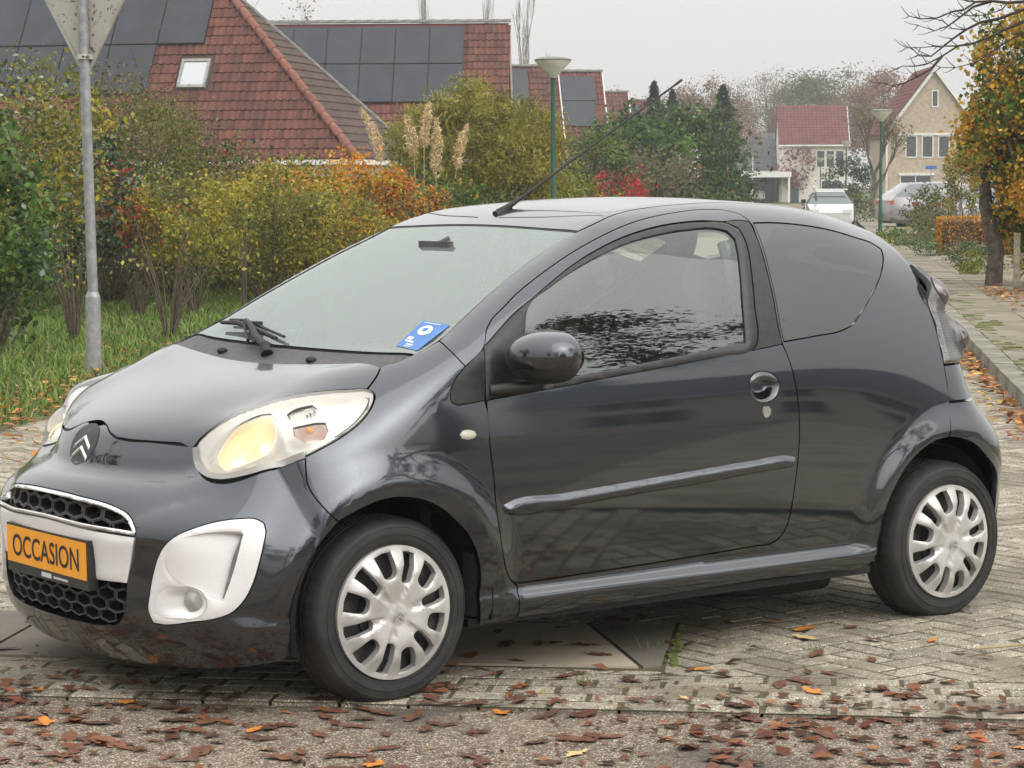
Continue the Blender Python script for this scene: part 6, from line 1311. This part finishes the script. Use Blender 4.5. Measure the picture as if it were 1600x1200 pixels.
def tri3(k,y0,y1,m,mi=0):
    c=(0,.52); t=[(c[0]+(a-c[0])*k,c[1]+(b-c[1])*k) for a,b in T3]; n=3; v=[(a,y0,b) for a,b in t]+[(a,y1,b) for a,b in t]; m.add(v,[(0,1,2),(5,4,3)]+[(i,(i+1)%3+0,3+(i+1)%3,3+i) for i in range(3)],mi)
m=MB(); tri3(1.0,.050,.054,m); b_=m.build('sign_back',[SPK],sgn)
m=MB(); tri3(1.0,.0545,.057,m); m.build('sign_face',[plain('sign_red',(.45,.02,.02),rough=.4)],sgn)
m=MB(); tri3(.66,.0575,.059,m); m.build('sign_field',[plain('sign_white',(.75,.75,.75),rough=.4)],sgn)
m=MB(); 
for i in range(3):
    a,b=np.array(T3[i]),np.array(T3[(i+1)%3]); n_=np.array([-(b-a)[1],(b-a)[0]]); n_/=np.linalg.norm(n_); n_=n_ if n_@(np.array([0,.52])-a)>0 else -n_
    q=[a,b,b+n_*.022,a+n_*.022]; v=[(p[0],.030,p[1]) for p in q]+[(p[0],.050,p[1]) for p in q]; m.add(v,[(0,3,2,1),(0,1,5,4),(2,3,7,6)])
m.build('sign_rim',[SB_],sgn)
m=MB(); m.lathe([(.042,-.020),(.0485,-.020),(.0485,.020),(.042,.020)],18,closed=True); m.box(-.05,.03,-.020,.05,.052,.020); m.box(.045,-.02,-.02,.075,.05,.02); m.build('clamp',[noisy('clamp_zinc',(.42,.42,.38),(.52,.52,.47),12,rough=.45,metal=.4)],sgn,(0,0,.17))
m=MB(); m.tube([(.055,-.035,.17),(.055,-.015,.17)],.009,8); m.tube([(.03,-.060,.17),(.03,-.038,.17)],.008,8); m.build('clamp_bolt',[plain('rusty_bolt',(.12,.07,.04),rough=.7)],sgn)
# --- wooden post and stone block by the right pavement
WOODP=noisy('weathered_post',(.14,.12,.08),(.27,.24,.17),9,rough=.9,bump=.4,bscale=40)
r=empty('garden_post',(20.81,15.23,0),SA,'weathered wooden post at the right picture edge','post'); m=MB(); m.box(-.04,-.04,-.02,.04,.04,.86); m.box(-.046,-.046,.86,.046,.046,.88); m.build('post_shaft',[WOODP],r); m=MB(); m.box(.04,-.015,.55,1.4,.015,.62); m.box(.04,-.015,.15,1.4,.015,.22); m.build('rail',[WOODP],r)
for i in range(9): m=MB(); m.box(.10+.14*i,-.03,.03,.20+.14*i,-.012,.78); m.build('fence_board',[noisy('dark_board',(.03,.03,.022),(.07,.065,.05),9,rough=.9)],r)
r=empty('stone_block',(20.95,14.6,0),SA,'low mossy stone block beside the wooden post','block'); m=MB(); m.box(-.05,-.25,0,.9,.2,.30); m.build('block_body',[KERB],r); m=MB(); m.box(-.07,-.27,.30,.92,.22,.345); m.build('cap_stone',[KERB],r)
# --- parked cars
def parked(name,label,loc,rz,st,W2,body,seats=None,rack=False,wheelx=(.75,3.3),tail=True,glassm=None):
    """st: stations (x, z_bottom, z_belt, z_top, top half width ratio); local x runs from nose to tail"""
    root=empty(name,loc,rz,label,'car','cars parked at the houses'); ring=lambda x,zb,zl,zt,k,wk:[(x,W2*wk*.86,zb),(x,W2*wk*.99,zb+.14),(x,W2*wk,(zb+zl)/2),(x,W2*wk*.97,zl-.03),(x,W2*wk*.95,zl),(x,W2*wk*(.95*(1-k)+.76*k),zl+(zt-zl)*.55),(x,W2*wk*(.95*(1-k)+.66*k),zt-.05*k),(x,W2*wk*(.7-.14*k),zt)]
    R_=[ring(*s) for s in st]; n=8; V=[];B=[];G_=[]
    for rr in R_: V+=rr+[(x,-y,z) for x,y,z in rr[::-1]]
    N_=16
    for i in range(len(R_)-1):
        cab0=st[i][3]-st[i][2]>.12; cab1=st[i+1][3]-st[i+1][2]>.12
        for k in range(N_-1):
            f=(i*N_+k,(i+1)*N_+k,(i+1)*N_+k+1,i*N_+k+1)
            side=k in (4,5) or k in (9,10); top=k in (6,7,8)
            gl=(side and (cab0 and cab1)) or ((top or side) and (cab0!=cab1))
            (G_ if gl else B).append(f)
    B+= [tuple(range(N_))[::-1],tuple((len(R_)-1)*N_+k for k in range(N_))]
    obj('body',mesh('body',V,B,body,smooth=True,autosm=32),root); obj('windows',mesh('windows',V,G_,glassm or plain('parked_car_glass',(.05,.07,.07),rough=.04,coat=1),smooth=True,autosm=32),root)
    for x in wheelx:
        for s in (1,-1):
            m=MB(); m.lathe([(.19,-.09),(.29,-.10),(.315,-.06),(.315,.06),(.29,.10),(.19,.09)],20); m.xf(Matrix.Rotation(math.pi/2,4,'X')); w_=m.build('wheel',[RUBBER],root,(x,s*(W2-.10),.315),smooth=True)
            m=MB(); m.lathe([(.001,.03),(.06,.05),(.19,.085),(.2,.06)],16); 
            for k in range(5): a=k*1.2566; m.box(-.025,.02,.08,.025,.19,.1,0,Matrix.Rotation(a,3,'Z'))
            m.xf(Matrix.Rotation(-math.pi/2*s if s>0 else math.pi/2,4,'X')); m.build('rim',[plain('alloy_grey',(.42,.42,.42),rough=.3,metal=.6)],w_,(0,s*.02,0))
    xe=st[-1][0]
    for s in (1,-1):
        m=MB(); m.box(xe-.22,min(s*W2*.60,s*W2*.93),.86,xe+.025,max(s*W2*.60,s*W2*.93),1.0); m.build('tail_light',[plain('tail_red',(.45,.06,.07),rough=.15,coat=1)],root)
        m=MB(); m.box(st[0][0]-.03,min(s*W2*.5,s*W2*.85),.62,st[0][0]+.12,max(s*W2*.5,s*W2*.85),.76); m.build('headlight',[plain('lamp_white',(.7,.7,.7),rough=.1,coat=1)],root)
        m=MB(); m.box(1.25,min(s*W2,s*(W2+.17)),.98,1.36,max(s*W2,s*(W2+.17)),1.12); m.build('door_mirror',[MATTE],root)
    m=MB(); m.box(xe-.02,-.9*W2,.42,xe+.05,.9*W2,.62); m.build('rear_bumper',[body],root)
    if rack:
        for x in (1.5,2.4,3.2):
            m=MB(); m.tube([(x,-W2*.75,st[3][3]+.08),(x,W2*.75,st[3][3]+.08)],.025,6); m.build('roof_bar',[TRIM],root)
        m=MB(); m.tube([(1.4,W2*.6,st[3][3]+.16),(3.6,W2*.6,st[3][3]+.16)],.05,8); m.build('roof_tube',[TRIM],root)
    return root
SILV=noisy('silver_car_paint',(.24,.225,.23),(.30,.28,.285),3,rough=.3,metal=.5,coat=1); WHT=noisy('white_car_paint',(.50,.51,.51),(.58,.59,.59),3,rough=.3,coat=1); PALEC=noisy('pale_blue_car_paint',(.50,.55,.58),(.58,.63,.66),3,rough=.3,coat=1)
hatch=[(0,.25,.62,.64,0,.80),(.12,.22,.74,.78,0,.93),(.95,.2,.92,.95,0,1),(1.65,.2,.95,1.40,1,1),(2.3,.2,.96,1.47,1,1),(3.1,.2,.98,1.42,1,1),(3.65,.22,1.0,1.06,.2,.97),(3.9,.3,.88,.9,0,.9)]
mpv=[(0,.25,.70,.72,0,.80),(.15,.22,.82,.86,0,.93),(.9,.2,1.0,1.03,0,1),(1.7,.2,1.05,1.56,1,1),(2.6,.2,1.07,1.64,1,1),(3.7,.2,1.1,1.60,1,1),(4.25,.22,1.12,1.20,.2,.98),(4.45,.3,.98,1.0,0,.93)]
van=[(0,.25,.80,.82,0,.85),(.12,.22,.92,.96,0,.95),(.6,.2,1.05,1.08,0,1),(1.2,.2,1.1,1.72,1,1),(2.2,.2,1.15,1.80,1,1),(3.6,.2,1.2,1.80,1,1),(4.1,.22,1.2,1.74,.6,1),(4.2,.3,1.0,1.05,0,.96)]
parked('white_roof_rack_car','white car with roof rack facing the camera behind the hatchback roof',(54.3,53.0,0),math.radians(48),hatch,.86,WHT,rack=True,wheelx=(.75,3.1)).scale=(.95,.95,.93)
parked('silver_mpv','silver people carrier parked at an angle beyond the lamp post, its rear wheel visible',(60.68,50.88,0),math.radians(152),mpv,.90,SILV,wheelx=(.85,3.45))
parked('silver_estate','silver car tail with red lamp between the people carrier and the dark shrub',(55.52,45.04,0),math.radians(158),hatch,.84,SILV,wheelx=(.75,3.1))
parked('pale_car','pale blue-white car behind the beech hedge',(59.3,51.6,0),math.radians(-20),hatch,.85,PALEC,wheelx=(.75,3.1))
parked('carport_car','small white car seen from behind inside the carport',(148.6,159.4,0),math.radians(228),hatch,.85,WHT,wheelx=(.75,3.1))
# ================================================================ grass, litter, fallen leaves
def streetpt(x,y): return np.c_[.719*x+.695*y,-.695*x+.719*y]
def inview(P,marg=60):
    q=np.c_[P,np.zeros(len(P))]-CAM; R_=np.array([rg2,up2,fwd]); c=q@R_.T; u=800+3824.45*c[:,0]/np.maximum(c[:,2],.1); v=600-3824.45*c[:,1]/np.maximum(c[:,2],.1)
    return (c[:,2]>1)&(u>-marg)&(u<1600+marg)&(v<1200+marg)
g=np.random.default_rng(21); n=100000
x=-3.3-10*g.uniform(0,1,n)**.9; y=5.2+26*g.uniform(0,1,n); P=streetpt(x,y); k=inview(P,450); x,y,P=x[k],y[k],P[k]
cl_=np.sin(x*3.1+np.sin(y*2.2)*2)*np.sin(y*2.7+np.cos(x*1.7)*2); P=P+g.normal(0,.03,P.shape); n=len(P)
h=np.clip(.07+.07*g.uniform(0,1,n)+.06*np.maximum(cl_,0),.03,.25); a=g.uniform(0,6.28,n); ln=h*g.uniform(.2,1.1,n); wd=.006+.004*g.uniform(0,1,n)
B0=np.c_[P,np.zeros(n)]; dv=np.c_[np.cos(a),np.sin(a),0*a]; pv_=np.c_[-np.sin(a),np.cos(a),0*a]*wd[:,None]
M1=B0+dv*(ln*.35)[:,None]+np.c_[0*a,0*a,h*.65]; T1=B0+dv*ln[:,None]+np.c_[0*a,0*a,h]
V=np.stack([B0-pv_,B0+pv_,M1+pv_*.8,M1-pv_*.8,T1+pv_*.1,T1-pv_*.1],1).reshape(-1,3); i6=np.arange(n)*6; Fc=np.vstack([np.c_[i6,i6+1,i6+2,i6+3],np.c_[i6+3,i6+2,i6+4,i6+5]])
me=mesh('lawn_grass',V,Fc,LEAF); pal=np.array([(.11,.18,.03),(.16,.24,.045),(.22,.29,.07),(.27,.27,.11),(.06,.11,.025)]); c=pal[g.choice(5,n,p=[.3,.3,.2,.08,.12])]*(1+g.normal(0,.15,(n,1))); c=np.vstack([c,c])
at=me.attributes.new('lc','FLOAT_COLOR','FACE'); at.data.foreach_set('color',np.c_[np.clip(c,.01,.6),np.ones(len(c))].ravel().astype(np.float32))
tag(obj('lawn_grass',me),'uneven green grass covering the lawn','grass',None,'stuff')
# litter along the verge, under the shrubs and in the gutter
n=5200; x=np.where(g.uniform(0,1,n)<.5,-3.5+g.normal(0,.5,n),-3.3-9*g.uniform(0,1,n)); y=4+22*g.uniform(0,1,n)**1.3; P=streetpt(x,y)
x2=np.abs(g.normal(0,.09,900)); xg=3.10-x2; yg=6.8+22*g.uniform(0,1,900); P=np.vstack([P,streetpt(xg,yg),streetpt(3.9+g.uniform(0,1.8,700),24+g.normal(0,1.6,700))])
z=np.r_[np.full(n,.03)+g.uniform(0,.06,n),np.full(900,.03)+g.uniform(0,.03,900),np.full(700,.13)+g.uniform(0,.05,700)]
LP=[((.26,.10,.035),3),((.34,.16,.05),2),((.16,.07,.03),2),((.42,.27,.09),1.2),((.45,.20,.04),1)]
k=inview(P,450); o=obj('leaf_litter',leaves('leaf_litter',np.c_[P,z][k],.085,LP,LEAFD,.7,0,5,3)); tag(o,'brown leaf litter along the lawn edge and the kerb','leaf litter',None,'stuff')
LFC=[noisy('fallen_leaf_rust',(.090,.034,.017),(.175,.070,.035),30,rough=.7,rand=.25),noisy('fallen_leaf_brown',(.06,.028,.017),(.12,.055,.031),30,rough=.7,rand=.25),noisy('fallen_leaf_orange',(.52,.16,.02),(.62,.24,.035),30,rough=.6,rand=.15),noisy('fallen_leaf_pale',(.52,.38,.14),(.64,.50,.24),30,rough=.6,rand=.1)]
def leafmesh(seed,m):
    """lobed oak-like leaf, gently curled, some torn"""
    r=random.Random(seed); n=9; half=[]; L_=.050; W_=r.uniform(.030,.042); lob=r.choice((3,4,4)); ph=r.uniform(0,1); torn=r.random()<.4
    for sd in (1,-1):
        row=[]
        for i in range(n+1):
            t=i/n; env=math.sin(math.pi*min(1,t*.93+.06))**.8*(.6+.4*t); wv=1-.55*(.5+.5*math.cos(2*math.pi*(lob*t+ph)))*(0 if t<.08 else 1)
            row.append((L_*(2*t-1)+r.uniform(-.002,.002),sd*W_*env*wv*(r.uniform(.75,1.1) if not(torn and t>.6 and sd>0) else r.uniform(.2,.5))))
        half.append(row)
    cv=r.uniform(-.4,1.3); cx=r.uniform(-.7,1.0); tw=r.uniform(-.7,.7)
    z=lambda x,y: max(0,cv*7*y*y+cx*1.6*x*x+tw*x*y*3+.002+.0015*math.sin(x*150+seed))
    v=[];f=[]
    for i in range(n+1):
        a,b=half[0][i],half[1][i]; v+=[(a[0],a[1],z(*a)),(a[0],a[1]*.45,z(a[0],a[1]*.45)),(a[0],0,z(a[0],0)-.0005),(b[0],b[1]*.45,z(b[0],b[1]*.45)),(b[0],b[1],z(*b))]
    for i in range(n):
        for k in range(4): f.append((i*5+k,i*5+k+1,i*5+5+k+1,i*5+5+k))
    q=len(v); v+=[(-.05,-.0009,.002),(-.05,.0009,.002),(-.075,.001,.005),(-.075,-.0008,.005)]; f.append((q,q+1,q+2,q+3))
    return mesh('fallen_leaf',v,f,m,smooth=False)
LM={(i,k):leafmesh(i*7+k,LFC[k]) for i in range(9) for k in range(4)}
rnd=random.Random(12)
LABS=['rust-red fallen oak leaf lying on the road','dark brown fallen oak leaf lying on the road','bright orange fallen leaf lying on the road','pale yellow fallen leaf lying on the road']
def drop(x,y,k,s=1.0,z=None,ang=None):
    p=streetpt(np.array([x]),np.array([y]))[0]; zz=(.004 if y<-.61 else .019) if z is None else z
    o=obj('fallen_leaf',LM[(rnd.randrange(9),k)],None,(p[0],p[1],zz),(rnd.gauss(0,.05),rnd.gauss(0,.05),rnd.uniform(0,6.28) if ang is None else ang)); sc_=s*rnd.uniform(.6,1.25); o.scale=(sc_,sc_*rnd.uniform(.8,1.3),sc_*.8)
    tag(o,LABS[k],'leaf',('rust leaves','brown leaves','orange leaves','pale leaves')[k]+' on the road')
cnt=0
while cnt<250:
    y=rnd.choice((rnd.uniform(-2.3,-.5),rnd.gauss(-.75,.35),rnd.uniform(-2.2,.9))); x=rnd.uniform(-1.9,3.0) if rnd.random()<.75 else rnd.gauss(.2,.9)
    if not inview(streetpt(np.array([x]),np.array([y])),20)[0]: continue
    drop(x,y,rnd.choices((0,1,2,3),(.58,.35,.045,.025))[0],rnd.uniform(.7,1.15)); cnt+=1
for (x,y,k,s) in ((2.15,.55,2,1.0),(1.42,-.02,2,1.0),(.62,-1.32,2,1.0),(1.27,-2.05,3,1.5),(.40,-1.2,0,1.1)): drop(x,y,k,s)
n=3800; yf=np.where(g.uniform(0,1,n)<.7,-2.4+2.2*g.uniform(0,1,n),-.75+.9*g.normal(0,.5,n)); xf=-2.1+5.3*g.uniform(0,1,n); Pf=streetpt(xf,yf); zf=np.where(yf<-.61,.004,.0185)
dn=np.sin(xf*2.3+1)*np.sin(yf*3.1)+.5*np.sin(xf*5.7)*np.sin(yf*7.3+2)+g.normal(0,.4,n); kk=inview(Pf,400)&(dn>-.1); n=int(kk.sum())
ff=obj('leaf_fragments',leaves('leaf_fragments',np.c_[Pf,zf+.0015][kk],.022,[((.12,.05,.03),3),((.20,.09,.05),2),((.07,.04,.025),2),((.30,.18,.08),.6)],LEAFD,.6,0,77,40)); tag(ff,'crushed leaf fragments strewn over the road','leaf litter',None,'stuff')
n=1500; yd=np.where(g.uniform(0,1,n)<.65,-2.4+1.9*g.uniform(0,1,n),-.7+.8*g.normal(0,.5,n)); xd=-2.4+5.9*g.uniform(0,1,n); Pd=streetpt(xd,yd); dd=np.sin(xd*1.9+.4)*np.sin(yd*2.6+1)+.6*np.sin(xd*4.3+2)*np.sin(yd*5.1)+g.normal(0,.35,n); kd=inview(Pd,300)&(dd>.0)
ld=obj('leaf_drift',leaves('leaf_drift',np.c_[Pd,np.where(yd<-.61,.008,.0225)][kd],.062,[((.13,.048,.024),3),((.19,.075,.036),2),((.075,.036,.02),2),((.26,.10,.04),.8)],LEAFD,.72,0,78,9)); tag(ld,'wet brown leaves strewn in loose drifts over the road edge','leaf litter',None,'stuff')
# a few thin twigs and grass tufts in the joints
m=MB(); m.tube([(-.13,0,.006),(0,.012,.010),(.13,.03,.014)],.004,5); tag(m.build('fallen_twig',[noisy('pale_twig',(.30,.24,.10),(.42,.34,.16),9)],None,(2.02,-1.38,.02),(0,0,-.5)),'pale dry twig on the bricks below the rear wheel','twig')
gm=MB(); g2=np.random.default_rng(2)
for (cx,cy) in ((.58,-.94),(1.50,-.98),(1.12,-.62)):
    for i in range(16):
        a=g2.uniform(0,6.28); l=g2.uniform(.02,.06); p=np.array([cx+g2.normal(0,.02),cy+g2.normal(0,.02),.012]); gm.add([p,p+[.003,0,0],p+[l*.5*math.cos(a),l*.5*math.sin(a),l]],[(0,1,2)])
o=gm.build('joint_grass',[noisy('joint_green',(.05,.08,.015),(.12,.16,.03),20)]); tag(o,'tiny grass tufts growing between the bricks','grass',None,'stuff')

# ================================================================ thin autumn haze
def hz(N,L,out,nt):
    v=N('VolumePrincipled'); v.inputs['Color'].default_value=(.9,.9,.9,1); v.inputs['Density'].default_value=.0008; v.inputs['Anisotropy'].default_value=.2; L(v.outputs[0],out.inputs['Volume'])
hm=mat('haze_air',hz)
b=MB(); b.box(-90,-90,-1.2,330,330,27); o=b.build('haze',[hm]); tag(o,'thin pale autumn haze filling the air','haze',None,'stuff')
